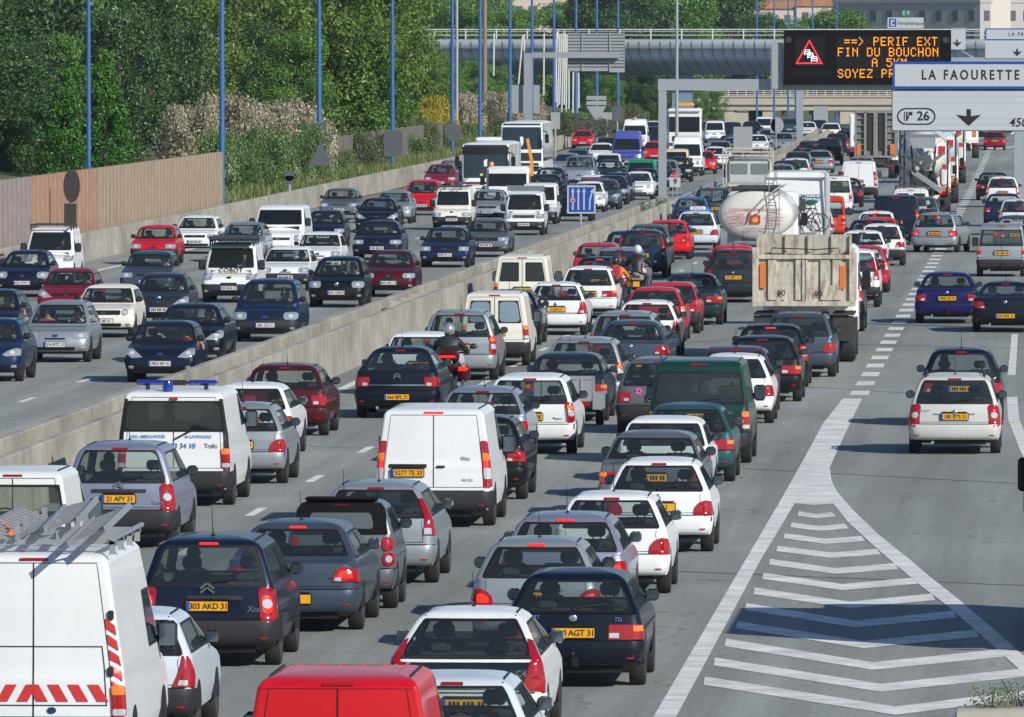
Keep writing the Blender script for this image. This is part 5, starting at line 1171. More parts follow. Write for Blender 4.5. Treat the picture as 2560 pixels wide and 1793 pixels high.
V('hatchtall', 'blue', 'R', 1566, 't', 583, 'dark blue tall hatchback behind the teal one', L='tall')
V('mpv', 'blue', 'R', 1602, 't', 573, 'blue people carrier with pale roof between dark blue and teal cars', L='pillar', roof='silverblue')
V('hatch', 'greenteal', 'R', 1620, 'g', 660, 'teal hatchback behind the red one with a sloping back', extra=(disc(.85),))
V('golf', 'brightred', 'R', 1668, 'g', 648, 'bright red hatchback beside the police car', L='slant')
V('hatchtall', 'bluewhite', 'R', 1740, 'g', 625, 'white police car with a sign on its roof', L='blob', extra=(police_board, strip(-.9, -.2, .80, .92, BLUEINK)), anten=0)
V('hatch', 'midblue', 'R', 1727, 't', 492, 'sky blue hatchback ahead of the police car')
V('hatch', 'slate', 'R', 1722, 't', 515, 'slate blue hatchback right behind the sky blue one')
V('suv', 'slate', 'R', 1783, 't', 468, 'grey off road car with roof rails behind the tanker', rack='rails')
V('saloon', 'slate', 'R', 1576, 'g', 957, 'slate blue saloon with lion badge in the middle lane', plate='09 BPJ 31', plate_low=1, extra=(disc(.87, .05),), anten=0)
V('hatch', 'white', 'R', 1616, 'g', 893, 'white hatchback with triangular lamps behind the rose coloured hatchback', L='tri', extra=(strip(-.98, .98, .48, .58, DGR),))
V('estate', 'silver', 'R', 1561, 't', 780, 'silver estate partly hidden by the slate blue saloon')
V('hatch', 'rose', 'R', 1636, 'g', 853, 'rose red hatchback just ahead of the white one', L='tall', anten=0)
V('boxy', 'rose', 'R', 1674, 'g', 833, 'boxy red hatchback beside the dark blue saloon', black=1, L='square')
V('saloon', 'dkteal', 'R', 1725, 'g', 812, 'dark teal saloon in the lane beside two red hatchbacks', L='horiz')
V('mpv', 'darkgrey', 'R', 1832, 'g', 756, 'dark grey people carrier left of the tipper lorry', extra=(disc(.92),), plate='87 BST 31')
V('golf', 'wine', 'R', 1826, 't', 627, 'wine red hatchback hidden behind the dark grey people carrier')
V('boxy', 'brightred', 'R', 1830, 't', 612, 'bright red hatchback roof beyond the wine red one')
V('hatch', 'silverblue', 'R', 1856, 't', 605, 'pale blue roofed car next to the bright red roof behind the tipper')
V('estate', 'silver', 'R', 1458, 'g', 1020, 'silver car with pointed red lamps ahead of the trailer', L='tall', mirr=1)
V('oldsaloon', 'dkteal', 'R', 1413, 'g', 1052, 'dark teal saloon pulling a small silver trailer', L='horiz', mirr=1, anten=2)
V('estate', 'white', 'R', 1322, 'g', 1144, 'white estate with tall lamps behind the trailer', L='tall', extra=(txt('Megane', .55, .70, .06), strip(-.98, .98, .50, .58, DGR)), anten=0)
V('golf', 'silverblue', 'R', 1203, 't', 963, 'pale blue car between the white delivery van and white estate', anten=1)
V('golf', 'black', 'R', 1188, 'g', 1247, 'black hatchback half hidden by the white delivery van', L='slant')
V('oldsaloon', 'grey', 'R', 1628, 't', 1074, 'old grey saloon with sunroof open behind a white hatchback', L='horiz', anten=0)
V('boxy', 'white', 'R', 1659, 't', 1038, 'old white hatchback beside the teal hatchback', L='square', anten=0)
V('escort', 'teal', 'R', 1715, 'g', 1203, 'dark teal hatchback behind the green van', L='horiz', anten=0, mirr=1)
V('van', 'darkgreen', 'R', 1747, 'g', 1158, 'dark green minibus with wide rear window', rearwin=1, glass='privacy_window_glass', black=1, extra=(txt('Vito', .55, .98, .10),), L='vanlamp', anten=0)
V('estate', 'grey', 'R', 1648, 'g', 1082, 'grey estate with a pink flower sticker on its tailgate', extra=(sticker,), plate='502 D', black=1, L='square')
V('hatch', 'white', 'R', 1832, 'g', 1057, 'white hatchback with oval lamps beside the green minibus', extra=(disc(.85),), mirr=None)
V('golf', 'purple', 'R', 1836, 't', 863, 'purple car roof showing above the white hatchback')
V('golf', 'black', 'R', 1904, 'g', 1003, 'black hatchback with wide red lamps, inside lane', L='horiz', black=0, anten=0)
V('golf', 'darknavy', 'R', 1925, 't', 808, 'navy hatchback with lit high brake lamp ahead of the black one', brake=1, L='tall')
V('estate', 'slate', 'R', 1995, 'g', 942, 'slate grey estate right behind the tipper lorry', L='blob', rack='rails', anten=0)
V('suv', 'darknavy', 'R', 2077, 'g', 828, 'dark blue car hidden along the side of the tipper lorry', L='pillar')
V('suv', 'white', 'R', 2123, 'g', 768, 'white off road car with a spare wheel on its door', L='pillar', black=1, extra=(spare,), px=.4)
V('hatchtall', 'rose', 'R', 2156, 'g', 731, 'red tall hatchback in front of the white off road car', L='tall')
V('golf', 'white', 'R', 2155, 't', 575, 'white hatchback ahead of the red tall one')
V('hatchtall', 'white', 'R', 2203, 'g', 664, 'white hatchback with black bumper beside the silver estate', L='slant', black=1)
V('golf', 'darknavy', 'R', 2172, 't', 548, 'navy car roof in front of two white cars')
V('hatch', 'brightred', 'R', 2196, 't', 543, 'red car roof between the navy roof and a braking white car')
V('hatchtall', 'white', 'R', 2190, 't', 527, 'white car with lit high brake lamp near the navy van', brake=1)
V('hatchtall', 'bluewhite', 'R', 2229, 't', 514, 'pale tall car braking behind the navy van', L='tall', brake=1)
V('estate', 'silver', 'R', 2352, 'g', 631, 'silver estate turning across the dashed exit line', brake=1, yaw=-7, rack='rails', L='square', anten=0, fix=1)
V('van', 'navy', 'R', 2239, 't', 487, 'navy van with blank doors and tall red lamps', extra=(handle(.1, 1.0),))
V('mpv', 'slate', 'R', 2300, 't', 492, 'slate people carrier squeezed beside the navy van')
V('smallvan', 'white', 'R', 2277, 't', 470, 'white van with roof bars under the concrete mixer', rearwin=2, rack='bars', anten=0)
V('van', 'white', 'R', 2146, 'g', 497, 'white delivery van shaded by the tipper semi trailer', black=1)
V('estate', 'silver', 'R', 2152, 't', 391, 'silver estate roof in front of the shaded delivery van', L='pillar')
V('golf', 'navy', 'R', 2112, 'g', 518, 'navy car beside the shaded white delivery van', L='blob')
V('smallvan', 'white', 'R', 2085, 't', 440, 'white van with single rear window next to the motorhome', rearwin=1, L='vanlamp', anten=0)
V('oldvan', 'orange', 'R', 2062, 't', 490, 'orange van beside the motorhome', rearwin=1, anten=0)
V('hatchtall', 'silver', 'R', 2034, 't', 512, 'silver car mostly hidden by the motorhome')
V('hatch', 'silverblue', 'R', 1952, 't', 410, 'pale blue car directly ahead of the motorhome')
V('hatch', 'navy', 'R', 1962, 't', 401, 'navy car second ahead of the motorhome')
V('estate', 'bluewhite', 'R', 1988, 't', 396, 'white estate third ahead of the motorhome')
V('mpv', 'slate', 'R', 1994, 't', 378, 'slate people carrier by the barrier near the far gantry post', L='blob')
V('saloon', 'silver', 'R', 2047, 'g', 433, 'silver saloon with orange plate in the far left lanes', L='square')
V('hatch', 'navy', 'R', 2006, 't', 370, 'navy car braking next to the barrier, nearer one', brake=1)
V('golf', 'darknavy', 'R', 2037, 't', 360, 'dark car with lit high brake lamp beside the black off road car', brake=1)
V('estate', 'slate', 'R', 2024, 't', 352, 'slate estate right ahead of the dark braking car')
V('suv', 'black', 'R', 2072, 'g', 410, 'large black off road car with yellow plate beside the tipper semi trailer')
V('mpv', 'navy', 'R', 2092, 't', 333, 'navy people carrier in front of the black off road car')
V('golf', 'darkgrey', 'R', 2114, 't', 326, 'dark grey car beside the tipper semi trailer')
V('golf', 'navy', 'R', 2122, 't', 320, 'navy car farthest along the inner barrier')
V('estate', 'white', 'R', 2076, 't', 307, 'white car far off by the barrier under the bridges')
V('hatch', 'silver', 'R', 2462, 't', 327, 'silver car far away at the head of the slow lane')
V('hatch', 'wine', 'R', 2486, 't', 328, 'dark red car far away with lit lamp by the gore point', brake=1)
# ---- exit lane
V('estate', 'pearl', 'R', 2386, 'g', 1133, 'pale silvery estate with plate 180 BTS 31 on the exit lane', plate='180 BTS 31', rack='rails', L='pic', extra=(disc(.80, .06), strip(-.46, .46, .775, .80, CHR), txt('PEUGEOT', -.58, .84, .05, CHR)), mirr=None, fix=1)
V('retro', 'darknavy', 'R', 2402, 't', 866, 'dark rounded car in front of the silvery estate on the exit lane', L='square')
V('saloon', 'violet', 'R', 2367, 'g', 808, 'violet blue saloon with tow ball on the exit lane', brake=0, L='square', plate='7890 ZS 31', extra=(towbar, disc(.88, .05)), anten=0, fix=1)
V('coupe', 'darknavy', 'R', 2513, 'g', 830, 'dark blue coupe beside the violet saloon', L='slant', plate='829 BRL 31', plate_low=1, extra=(disc(.84, .05),))
V('smallvan', 'silver', 'R', 2503, 'g', 691, 'silver van shaped car on the exit lane', rearwin=1, black=1, L='vanlamp', extra=(towbar,), anten=0)
V('golf', 'darknavy', 'R', 2482, 'g', 501, 'dark hatchback first on the exit lane after the dashes', L='horiz')
V('hatchtall', 'white', 'R', 2506, 'g', 518, 'white hatchback braking on the exit lane', brake=1, L='tall', plate='')
V('golf', 'blue', 'R', 2508, 'g', 566, 'blue hatchback on the exit lane behind the white one', L='square')
V('estate', 'bluewhite', 'R', 2548, 't', 496, 'pale roofed car at the edge beside the blue hatchback')
V('oldsaloon', 'slate', 'R', 2540, 't', 538, 'grey saloon at the edge ahead of the silver van')
# ---- towards the camera, nearest first
V('golf', 'blue', 'F', -42, 'g', 953, 'blue car cut by the edge, in front of the bare armed driver', anten=0, drv='green')
V('golf', 'navy', 'F', -38, 't', 721, 'navy car at the edge with its driver resting an arm outside', drv='tan', anten=0)
V('hatchtall', 'silver', 'F', 137, 'g', 905, 'silver rounded hatchback with plate 334 BTZ 31 and two people', plate='334 BTZ 31', grille='low', H='oval', drv='white', pas='wine', mirr=1)
V('boxy', 'cream', 'F', 258, 'g', 843, 'old cream hatchback with round headlamps', H='round', grille='wide', drv='grey', plate='95 BE 31', anten=0)
V('hatch', 'darkgrey', 'F', 395, 't', 681, 'dark grey hatchback with slanted headlamps', H='slant', grille='low', drv='white', extra=(disc(.78, .06, 'f'),))
V('saloon', 'darknavy', 'F', 466, 'g', 907, 'dark blue saloon beside the car with the red shirted driver', H='slant', drv='black', mirr=None)
V('boxy', 'navy', 'F', 399, 'g', 955, 'navy hatchback whose red shirted driver rests an arm outside', H='slant', drv='red', plate='7823 RP 31')
V('boxy', 'wine', 'F', 164, 't', 669, 'wine red hatchback behind the old cream one', H='slant', drv='red', anten=0)
V('hatch', 'navy', 'F', 54, 't', 624, 'navy hatchback with big pointed headlamps in front of the rack van', H='big', drv='white', plate='8422 WW 31', anten=0)
V('smallvan', 'white', 'F', 118, 't', 566, 'white van with roof rack near the timber fence', rack='bars', drv='blue', H='van')
V('boxy', 'red', 'F', 382, 't', 562, 'red hatchback near the timber fence', H='oval', drv='grey', black=1)
V('golf', 'white', 'F', 486, 't', 537, 'white hatchback beside the concrete wall', H='oval', drv='black', anten=2)
V('boxy', 'slate', 'F', 365, 't', 626, 'slate grey hatchback in front of the red one', H='oval', drv='white')
V('smallvan', 'white', 'F', 571, 'g', 756, 'white van with black bumper and bonnet lettering', rack='load', drv='white', H='van', black=1, extra=(bonnet_text,), plate='585 BNL 31')
V('golf', 'silverblue', 'F', 602, 't', 554, 'pale blue car behind the van with bonnet lettering', H='oval', drv='white', mirr=1)
V('ambu', 'white', 'F', 694, 't', 512, 'white van with orange lamp corners and blue shirted driver', H='van', drv='blue', glass='privacy_window_glass')
V('hatch', 'navy', 'F', 806, 't', 525, 'navy hatchback beside the van with orange lamp corners', H='oval', drv='tan')
V('boxy', 'white', 'F', 793, 't', 579, 'white hatchback with raised arm driver, behind another white hatchback', H='square', drv='grey')
V('boxy', 'white', 'F', 712, 't', 615, 'white hatchback with black bumper behind the blue people carrier', H='oval', black=1, drv='black')
V('mpv', 'blue', 'F', 662, 't', 695, 'dark blue people carrier next to the median barrier', H='big', black=1, drv='tan', plate='681 ZZ 31', anten=0)
V('hatchtall', 'black', 'F', 840, 't', 640, 'black hatchback with round badge next to the median barrier', H='big', drv='white', plate='258 YXM 52', extra=(disc(.70, .06, 'f'),), anten=0)
V('hatch', 'maroon', 'F', 970, 't', 624, 'maroon hatchback next to the median barrier', H='oval', drv='black', plate='850 ARC 31', anten=0)
V('saloon', 'navy', 'F', 941, 't', 550, 'navy saloon with bright headlamps ahead of the maroon hatchback', H='oval', drv='white')
V('saloon', 'darknavy', 'F', 940, 't', 494, 'dark saloon with driver lit by the sun', H='slant', drv='tan')
V('oldsaloon', 'grey', 'F', 846, 't', 470, 'old grey saloon near the concrete wall', H='square', drv='wine')
V('golf', 'silver', 'F', 979, 't', 476, 'silver car behind the dark saloon', H='big', drv='grey', mirr=1)
V('mpv', 'red', 'F', 1053, 't', 449, 'red people carrier beside a white ladder van', H='big', drv='white', mirr=1)
V('oldsaloon', 'blue', 'F', 1111, 't', 567, 'dark blue square fronted saloon', H='square', grille='wide', drv='grey', plate='8029 PL 31')
V('oldsaloon', 'grey', 'F', 1213, 't', 546, 'old grey saloon with chrome grille beside the median barrier', H='oval', grille='wide', drv='tan')
V('oldvan', 'cream', 'F', 1128, 't', 468, 'cream van with a ladder frame on its roof', H='oval', black=1, extra=(ladder_rack,), drv='tan')
V('smallvan', 'white', 'F', 1308, 'g', 588, 'white van with wind deflector and black grille', H='van', grille='wide', black=1, drv='blue', extra=(board,))
V('golf', 'silver', 'F', 1217, 't', 473, 'silver hatchback between two white vans', H='slant', drv='tan')
V('boxy', 'white', 'F', 1233, 't', 459, 'white car behind the silver hatchback', drv='tan')
V('oldvan', 'white', 'F', 1344, 't', 457, 'white van behind the van with wind deflector', drv='red', H='square', black=1)
V('golf', 'wine', 'F', 1098, 't', 410, 'wine red car in front of the white bus', drv='tan', mirr=1)
V('golf', 'silverblue', 'F', 1127, 't', 399, 'pale blue car beside the white bus', drv='tan')
V('bus', 'white', 'F', 1212, 'g', 505, 'white town bus with dark front', fix=1)
V('coach', 'white', 'F', 1302, 'g', 471, 'tall white coach with dark windscreen', fix=1)
V('suv', 'silverblue', 'F', 1447, 't', 388, 'pale blue off road car behind the blue lane sign', drv='white', mirr=1)
V('golf', 'blue', 'F', 1372, 't', 418, 'blue car beside the coach', drv='tan')
V('hatch', 'darknavy', 'F', 1363, 't', 435, 'dark blue hatchback in front of the blue car by the coach', drv='red')
V('boxy', 'white', 'F', 1480, 't', 440, 'white car roof above the blue lane sign', drv='grey')
V('hatch', 'wine', 'F', 1491, 'g', 520, 'wine red car next to the blue lane sign', mirr=1)
V('hatch', 'white', 'F', 1468, 'g', 530, 'white car partly hidden by the blue lane sign', drv='tan')
V('mpv', 'darknavy', 'F', 1430, 'g', 553, 'dark people carrier hidden behind the blue lane sign')
V('hatch', 'slate', 'F', 1505, 't', 448, 'slate car beside the wine red one')
V('golf', 'blue', 'F', 1538, 't', 431, 'blue car behind the white small one by the gantry post')
V('golf', 'navy', 'F', 1524, 't', 438, 'navy car in front of the blue one')
V('hatch', 'white', 'F', 1592, 't', 430, 'small white car beside the gantry post', H='round', drv='tan')
V('golf', 'navy', 'F', 1606, 't', 421, 'navy car right behind the small white one', drv='tan')
V('smallvan', 'green', 'F', 1600, 't', 398, 'bright green van beside the gantry post', drv='tan')
V('bigvan', 'vanblue', 'F', 1565, 't', 327, 'tall blue van ahead of the green van', drv='tan')
V('hatch', 'dkteal', 'F', 1520, 't', 400, 'dark green car behind the pale blue off road car', drv='tan')
V('estate', 'white', 'F', 1517, 't', 383, 'white estate roof beside the tall blue van')
V('golf', 'white', 'F', 1500, 't', 357, 'white car behind the white estate')
V('estate', 'darkgrey', 'F', 1517, 't', 343, 'dark grey car hidden by the tall blue van')
V('hatch', 'red', 'F', 1455, 'g', 372, 'wine red car alone near the end of the left wall', mirr=1)
V('hatch', 'greenteal', 'F', 1441, 't', 372, 'green car next to the coach')
V('hatch', 'silver', 'F', 1413, 't', 382, 'silver car hugging the side of the coach')
V('bigvan', 'white', 'F', 1585, 't', 297, 'tall white van with an orange beacon', extra=(beacon,))
V('golf', 'bluewhite', 'F', 1632, 't', 302, 'pale roofed car beyond the tall white beacon van')
V('suv', 'blue', 'F', 1634, 't', 316, 'blue car beside the tall white beacon van')
V('hatch', 'brightred', 'F', 1634, 't', 353, 'bright red car behind the gantry post')
V('bigvan', 'white', 'F', 1715, 'g', 440, 'white minibus ahead of the tow lorry', drv='red', black=1)
V('golf', 'white', 'F', 1688, 't', 322, 'white car hidden between minibus and tow lorry')
V('smallvan', 'beige', 'F', 1686, 't', 372, 'beige roofed van behind the black hatchback')
V('hatch', 'black', 'F', 1693, 'g', 455, 'black hatchback beside the kilometre sign', H='oval', drv='tan')
V('golf', 'silver', 'F', 1658, 't', 399, 'silver car right of the gantry post')
V('hatch', 'blue', 'F', 1644, 't', 410, 'blue car squeezed beside the gantry post')
V('hatch', 'brightred', 'F', 1755, 'g', 435, 'bright red car beside the white minibus')
V('hatch', 'navy', 'F', 1772, 't', 365, 'navy car between the red one and a white one')
V('hatch', 'white', 'F', 1785, 'g', 423, 'white car next to the navy one by the guard rail')
V('golf', 'silverblue', 'F', 1798, 'g', 405, 'pale blue car behind the white one by the guard rail')
V('saloon', 'silver', 'F', 1831, 'g', 393, 'silver saloon by the sign backs on the median')
V('smallvan', 'white', 'F', 1785, 't', 302, 'white van beside the tow lorry')
V('mpv', 'navy', 'F', 1828, 't', 305, 'navy people carrier beyond the white van by the tow lorry')
V('golf', 'blue', 'F', 1822, 't', 338, 'blue car ahead of the silver saloon')
V('mpv', 'navy', 'F', 1877, 't', 303, 'navy people carrier under the beige bridge')
V('hatch', 'white', 'F', 1892, 't', 336, 'white car behind the rectangular sign back')
V('smallvan', 'white', 'F', 1910, 't', 292, 'white roofed van under the beige bridge')
V('golf', 'silver', 'F', 1920, 't', 322, 'silver car behind the round sign back')
V('golf', 'teal', 'F', 1972, 't', 296, 'teal car far off next to the far gantry post')
V('hatch', 'silver', 'F', 1958, 't', 331, 'silver car behind the round sign, nearer the median')
V('hatch', 'white', 'F', 2018, 't', 304, 'white car just past the far gantry post')
V('golf', 'navy', 'F', 2046, 't', 300, 'navy car far off behind the square sign back')
V('golf', 'slate', 'F', 1852, 't', 318, 'slate car hemmed in under the beige bridge')


def coach_front(root, c, k):
    if k['tn'] == 'coach':
        mb = MB(); c.onskin(mb, [(-.97, 1.98), (.97, 1.98), (.97, 2.16), (-.97, 2.16)], 'f', .03, .03, 0, 10); c.onskin(mb, [(-.97, 3.40), (.97, 3.40), (.97, 3.50), (-.97, 3.50)], 'f', .03, .03, 0, 10); mb.build('front_band', paint('white'), root)
        mb = MB(); c.onskin(mb, rp4(-.80, .95, .80, 1.42, .08), 'f', .02, .02, 0, 10); mb.build('lower_panel', DGR, root)
    else:
        mb = MB(); c.onskin(mb, [(-.97, 2.42), (.97, 2.42), (.97, 2.80), (-.97, 2.80)], 'f', .03, .03, 0, 10); mb.build('header_panel', BLK, root)
        mb = MB()
        for z in (.86, .93): c.onskin(mb, [(-.97, z), (.97, z), (.97, z + .035), (-.97, z + .035)], 'f', .012, .02, 0, 10)
        mb.build('red_stripe', SRED, root)
        mb = MB(); mb.box((.2, -1, c.H + .10), (1.3, 2.2, .22), 0, bev=.08); mb.build('roof_unit', WHITE, root)
        mb = MB(); c.onskin(mb, rp4(.10, 1.28, .24, 1.46, .08, .07), 'f', .03, .02, 0, 4); mb.build('route_disc', YELINK, root)
    for s in (-1, 1):
        mb = MB(); c.onskin(mb, rp4(s * .80 - .13, .66, s * .80 + .13, .82, .05), 'f', .02, .03, 0, 5); mb.build('headlight', HEADL, root)
        mb = MB(); mb.box((s * 1.42, c.L / 2 + .05, c.H - .95), (.22, .14, .5), 0, bev=.04); mb.tube([(s * 1.2, c.L / 2 - .1, c.H - .5), (s * 1.42, c.L / 2 + .1, c.H - .6), (s * 1.42, c.L / 2 + .05, c.H - .75)], .03); mb.build('coach_mirror', BLK, root)
    mb = MB()
    for i in range(8):
        y = -c.L / 2 + 1.0 + i * 1.35
        for s in (-1, 1): mb.box((s * (c.g(2.4)[2] + .012), y, (c.zs0 + c.zs1) / 2), (.02, .10, c.zs1 - c.zs0), 0)
    mb.build('window_pillars', paint('white'), root)
for k in CARS:
    if k['tn'] in ('coach', 'bus'): k['o']['extra'] = (coach_front,)
NIT = settle()
for k in CARS: assemble(k)
import collections
cnt = collections.Counter(k['label'] for k in CARS); print('DUP', [l for l, n in cnt.items() if n > 1])
print('SETTLE', NIT, 'vehicles', len(CARS), 'objects', len(bpy.data.objects))
def grime():
    m = mat('dirty_white_steel', (.50, .47, .39), .75, noise=.25, nscale=1.3, bump=.1); n = m.node_tree; b = n.nodes['Principled BSDF']; src = b.inputs['Base Color'].links[0].from_socket
    tc = n.nodes.new('ShaderNodeTexCoord'); mp = n.nodes.new('ShaderNodeMapping'); mp.inputs['Scale'].default_value = (3.5, 1, .9); n.links.new(tc.outputs['Object'], mp.inputs[0])
    for sc, lo, hi, col in ((1.6, .50, .66, (.24, .14, .08, 1)), (3.5, .50, .68, (.20, .18, .14, 1)), (12, .58, .66, (.14, .06, .03, 1))):
        z = n.nodes.new('ShaderNodeTexNoise'); z.inputs['Scale'].default_value = sc; z.inputs['Detail'].default_value = 9; z.inputs['Roughness'].default_value = .7; n.links.new(mp.outputs[0], z.inputs['Vector'])
        r = n.nodes.new('ShaderNodeMapRange'); r.inputs['From Min'].default_value = lo; r.inputs['From Max'].default_value = hi; r.inputs['To Max'].default_value = .75; n.links.new(z.outputs['Fac'], r.inputs[0])
        x = n.nodes.new('ShaderNodeMix'); x.data_type = 'RGBA'; x.inputs['B'].default_value = col; n.links.new(r.outputs[0], x.inputs['Factor']); n.links.new(src, x.inputs['A']); src = x.outputs['Result']
    n.links.new(src, b.inputs['Base Color']); return m
# ------------------------------------------------------------------ lorries and other odd vehicles; rear at y = 0, nose towards +y
DIRTY = grime(); OFFW = mat('tank_paint', (.62, .61, .56), .4, coat=.3, noise=.12, nscale=.9)
ORBOARD = mat('orange_board', (.6, .17, .03), .5); REDTX = mat('red_lettering', (.45, .03, .04), .5); ALU = mat('aluminium', (.42, .43, .44), .4, .6, noise=.1, nscale=1)
PBLUE = mat('pale_blue_drum', (.42, .50, .56), .45, noise=.08, nscale=.8); TEALG = mat('teal_cab', (.05, .2, .2), .5)
def lorry(name, x, y, label, cat, group='lorries in the queue', rz=0.0, d='R'):
    g = gnd(x, y); k = thing(name, (g.x, g.y, 0), rz + road_dir(g.y) + (math.pi if d == 'F' else 0), label, cat, group); return k
def B(parent, name, m, *boxes, **kw):
    mb = MB()
    for b in boxes: mb.box(b[0], b[1], *(b[2:]), **({'bev': kw['bev']} if 'bev' in kw else {}))
    return mb.build(name, m, parent)
def wheels(parent, xs, ys, r, wd=.3, dual=False):
    for y in ys:
        for x in xs:
            q = Matrix.Rotation(R(90), 4, 'Y'); mb = MB(); w = wd / 2
            mb.lathe([(r * .55, -w), (r * .95, -w), (r, -w * .8), (r, w * .8), (r * .95, w), (r * .55, w)], q, 0, 22); o = mb.build('wheel', TYR, parent); o.location = (x, y, r)
            h = MB(); h.lathe([(r * .6, -w * .8), (r * .58, w * .7), (r * .3, w * .3), (.05, w * .5)], q, 0, 18); h.build('rim', RIM, o)
def cab(parent, y0, w, h, m, z0=.5, glass=True):
    L = 2.0; mb = MB(); mb.box((0, y0 + L / 2, z0 + h / 2), (w, L, h), 0, bev=.12); o = mb.build('cab', m, parent)
    mb = MB(); mb.box((0, y0 + L - .01, z0 + h * .62), (w * .9, .06, h * .36), 0); mb.build('windscreen', DGL, o)
    if glass: mb = MB(); mb.box((0, y0 + .0, z0 + h * .72), (w * .8, .05, h * .3), 0); mb.build('rear_window', DGL, o)
    for s in (-1, 1): mb = MB(); mb.box((s * w / 2, y0 + L * .55, z0 + h * .65), (.04, L * .6, h * .3)); mb.build('side_window', DGL, o)
    for s in (-1, 1): mb = MB(); mb.box((s * (w / 2 + .18), y0 + L - .15, z0 + h * .6), (.22, .10, .42), 0, bev=.03); mb.build('wing_mirror', BLK, o)
    return o
def lamp_row(parent, xs, z, y=-.02, sz=(.36, .05, .14), m=REDL):
    for x in xs: mb = MB(); mb.box((x, y, z), sz, 0, bev=.02); mb.build('tail_light', m, parent)
# tipper lorry seen from behind
g = lorry('tipper_lorry', 2010, 906, 'dirty cream tipper lorry with 80 painted on its tailgate', 'lorry')
mb = MB(); W2 = 1.25
mb.box((0, 3.0, 2.0), (2.36, 5.8, 1.2), 0); mb.build('tipper_body', DIRTY, g)
mb = MB(); mb.box((0, .0, 2.02), (2.30, .10, 1.22), 0)
for x in (-.78, .52, -.1, .82): mb.box((x, -.07, 2.05), (.22, .08, 1.0), 0)
mb.box((-.01, -.095, 2.03), (.07, .11, 1.02), 0); mb.box((.07, -.09, 2.03), (.05, .088, 1.02), 0)
mb.box((0, -.082, 2.62), (2.30, .125, .10), 0); mb.box((0, -.082, 1.46), (2.30, .125, .12), 0)
for x in (-1.2, 1.2): mb.box((x, -.055, 2.12), (.15, .16, 1.46), 0)
mb.box((.70, -.078, 1.73), (.16, .05, .36), 0); mb.build('tailgate', DIRTY, g)
mb = MB(); mb.box((-.02, .12, 2.90), (2.34, .06, .52), 0, 0, R(12)); mb.box((0, .16, 3.14), (2.34, .10, .06))
for x in (-1.15, -.45, .12, .70, 1.15): mb.box((x, .06, 2.90), (.06, .08, .52), 0, 0, R(12))
mb.build('upper_flap', DIRTY, g)
mb = MB(); mb.tube([(-.85, .0, 2.66), (-.8, -.04, 2.84), (.3, -.04, 2.80), (.85, -.04, 2.84), (.9, 0, 2.66)], .014, 0, 6); mb.build('cover_rope', BLK, g)
for x, z0, z1 in ((-1.02, 1.85, 2.48), (.96, 1.82, 2.40)): mb = MB(); mb.box((x, -.12, (z0 + z1) / 2), (.15, .02, z1 - z0)); mb.build('reflector_board', ORBOARD, g)
mb = MB(); text_mesh(mb, '80', .20, FM(-.56, -.117, 1.72), 0, .012); text_mesh(mb, '80', .20, FM(.36, -.117, 1.70), 0, .012); mb.build('lettering', INK, g, None)
mb = MB()
for i in range(26): random.seed(i); mb.box((random.uniform(-1.1, 1.1), -.1305, random.choice((1.42, 1.5, 2.6, 2.66)) + random.uniform(-.04, .06)), (random.uniform(.02, .12), .004, random.uniform(.02, .07)))
mb.build('rust_patches', RUST, g, None)
B(g, 'chassis', CHASSIS, ((-.4, 3.4, .95), (.14, 6.4, .3)), ((.4, 3.4, .95), (.14, 6.4, .3)), ((0, .1, 1.05), (2.2, .2, .25)), ((0, .9, .75), (1.6, .25, .25)), ((0, 2.2, .75), (1.6, .25, .25)))
B(g, 'rear_bumper', REDTX, ((-.85, -.0, .76), (.62, .08, .22)), ((.85, 0, .76), (.62, .08, .22)))
lamp_row(g, (-.95, .95), .60, -.01, (.44, .06, .12))
for s in (-1, 1): mb = MB(); mb.box((s * .98, 1.1, 1.2), (.52, 2.9, .05)); mb.box((s * .98, -.25, .85), (.52, .04, .62)); mb.build('mudguard', CHASSIS, g)
wheels(g, (-.98, .98), (.55, 1.95), .5, .52); wheels(g, (-1.05, 1.05), (6.2,), .5, .3); cab(g, 6.0, 2.4, 2.3, WHITE)
# fuel tanker
g = lorry('tanker_lorry', 1888, 706, 'cream fuel tanker with red lettering on its round end', 'lorry')
def ellring(y, sx, sz, zc=2.24, n=36): return [(1.25 * sx * math.cos(2 * math.pi * k / n), y, zc + .87 * sz * math.sin(2 * math.pi * k / n)) for k in range(n)]
mb = MB(); rows = [ellring(y, s, s) for y, s in ((-.02, .04), (.0, .35), (.06, .66), (.14, .86), (.24, .97), (.34, 1.0), (7.2, 1.0), (7.4, .9), (7.5, .5), (7.52, .04))]; mb.grid(rows, closed=True); mb.build('tank', OFFW, g)
mb = MB(); mb.box((0, 3.6, 3.12), (1.5, 7.0, .06)); mb.box((0, .55, 3.13), (1.56, .12, .12)); mb.build('walkway', DSTEEL, g)
mb = MB(); x0 = .62
for x in (.46, .80): mb.tube([(x, -.08, 1.0), (x, -.06, 3.05), (x, .3, 3.28)], .018, 0, 6)
for k in range(8): mb.tube([(.46, -.08, 1.15 + k * .25), (.80, -.08, 1.15 + k * .25)], .014, 0, 6)
mb.build('ladder', STEEL, g)
mb = MB(); mb.tube([(-.25, -.06, 2.0), (-.15, -.10, 2.35), (.35, -.08, 2.85), (.85, .1, 3.2), (1.0, .3, 3.25)], .028, 0, 6); mb.tube([(-.05, -.06, 2.1), (.3, -.08, 2.55), (.85, .05, 3.0)], .022, 0, 6); mb.build('hand_rail', STEEL, g)
mb = MB(); text_mesh(mb, 'HYDROCARBURES MIDI-PYRENEES', .115, FM(0, -.05, 2.42), 0, .012)
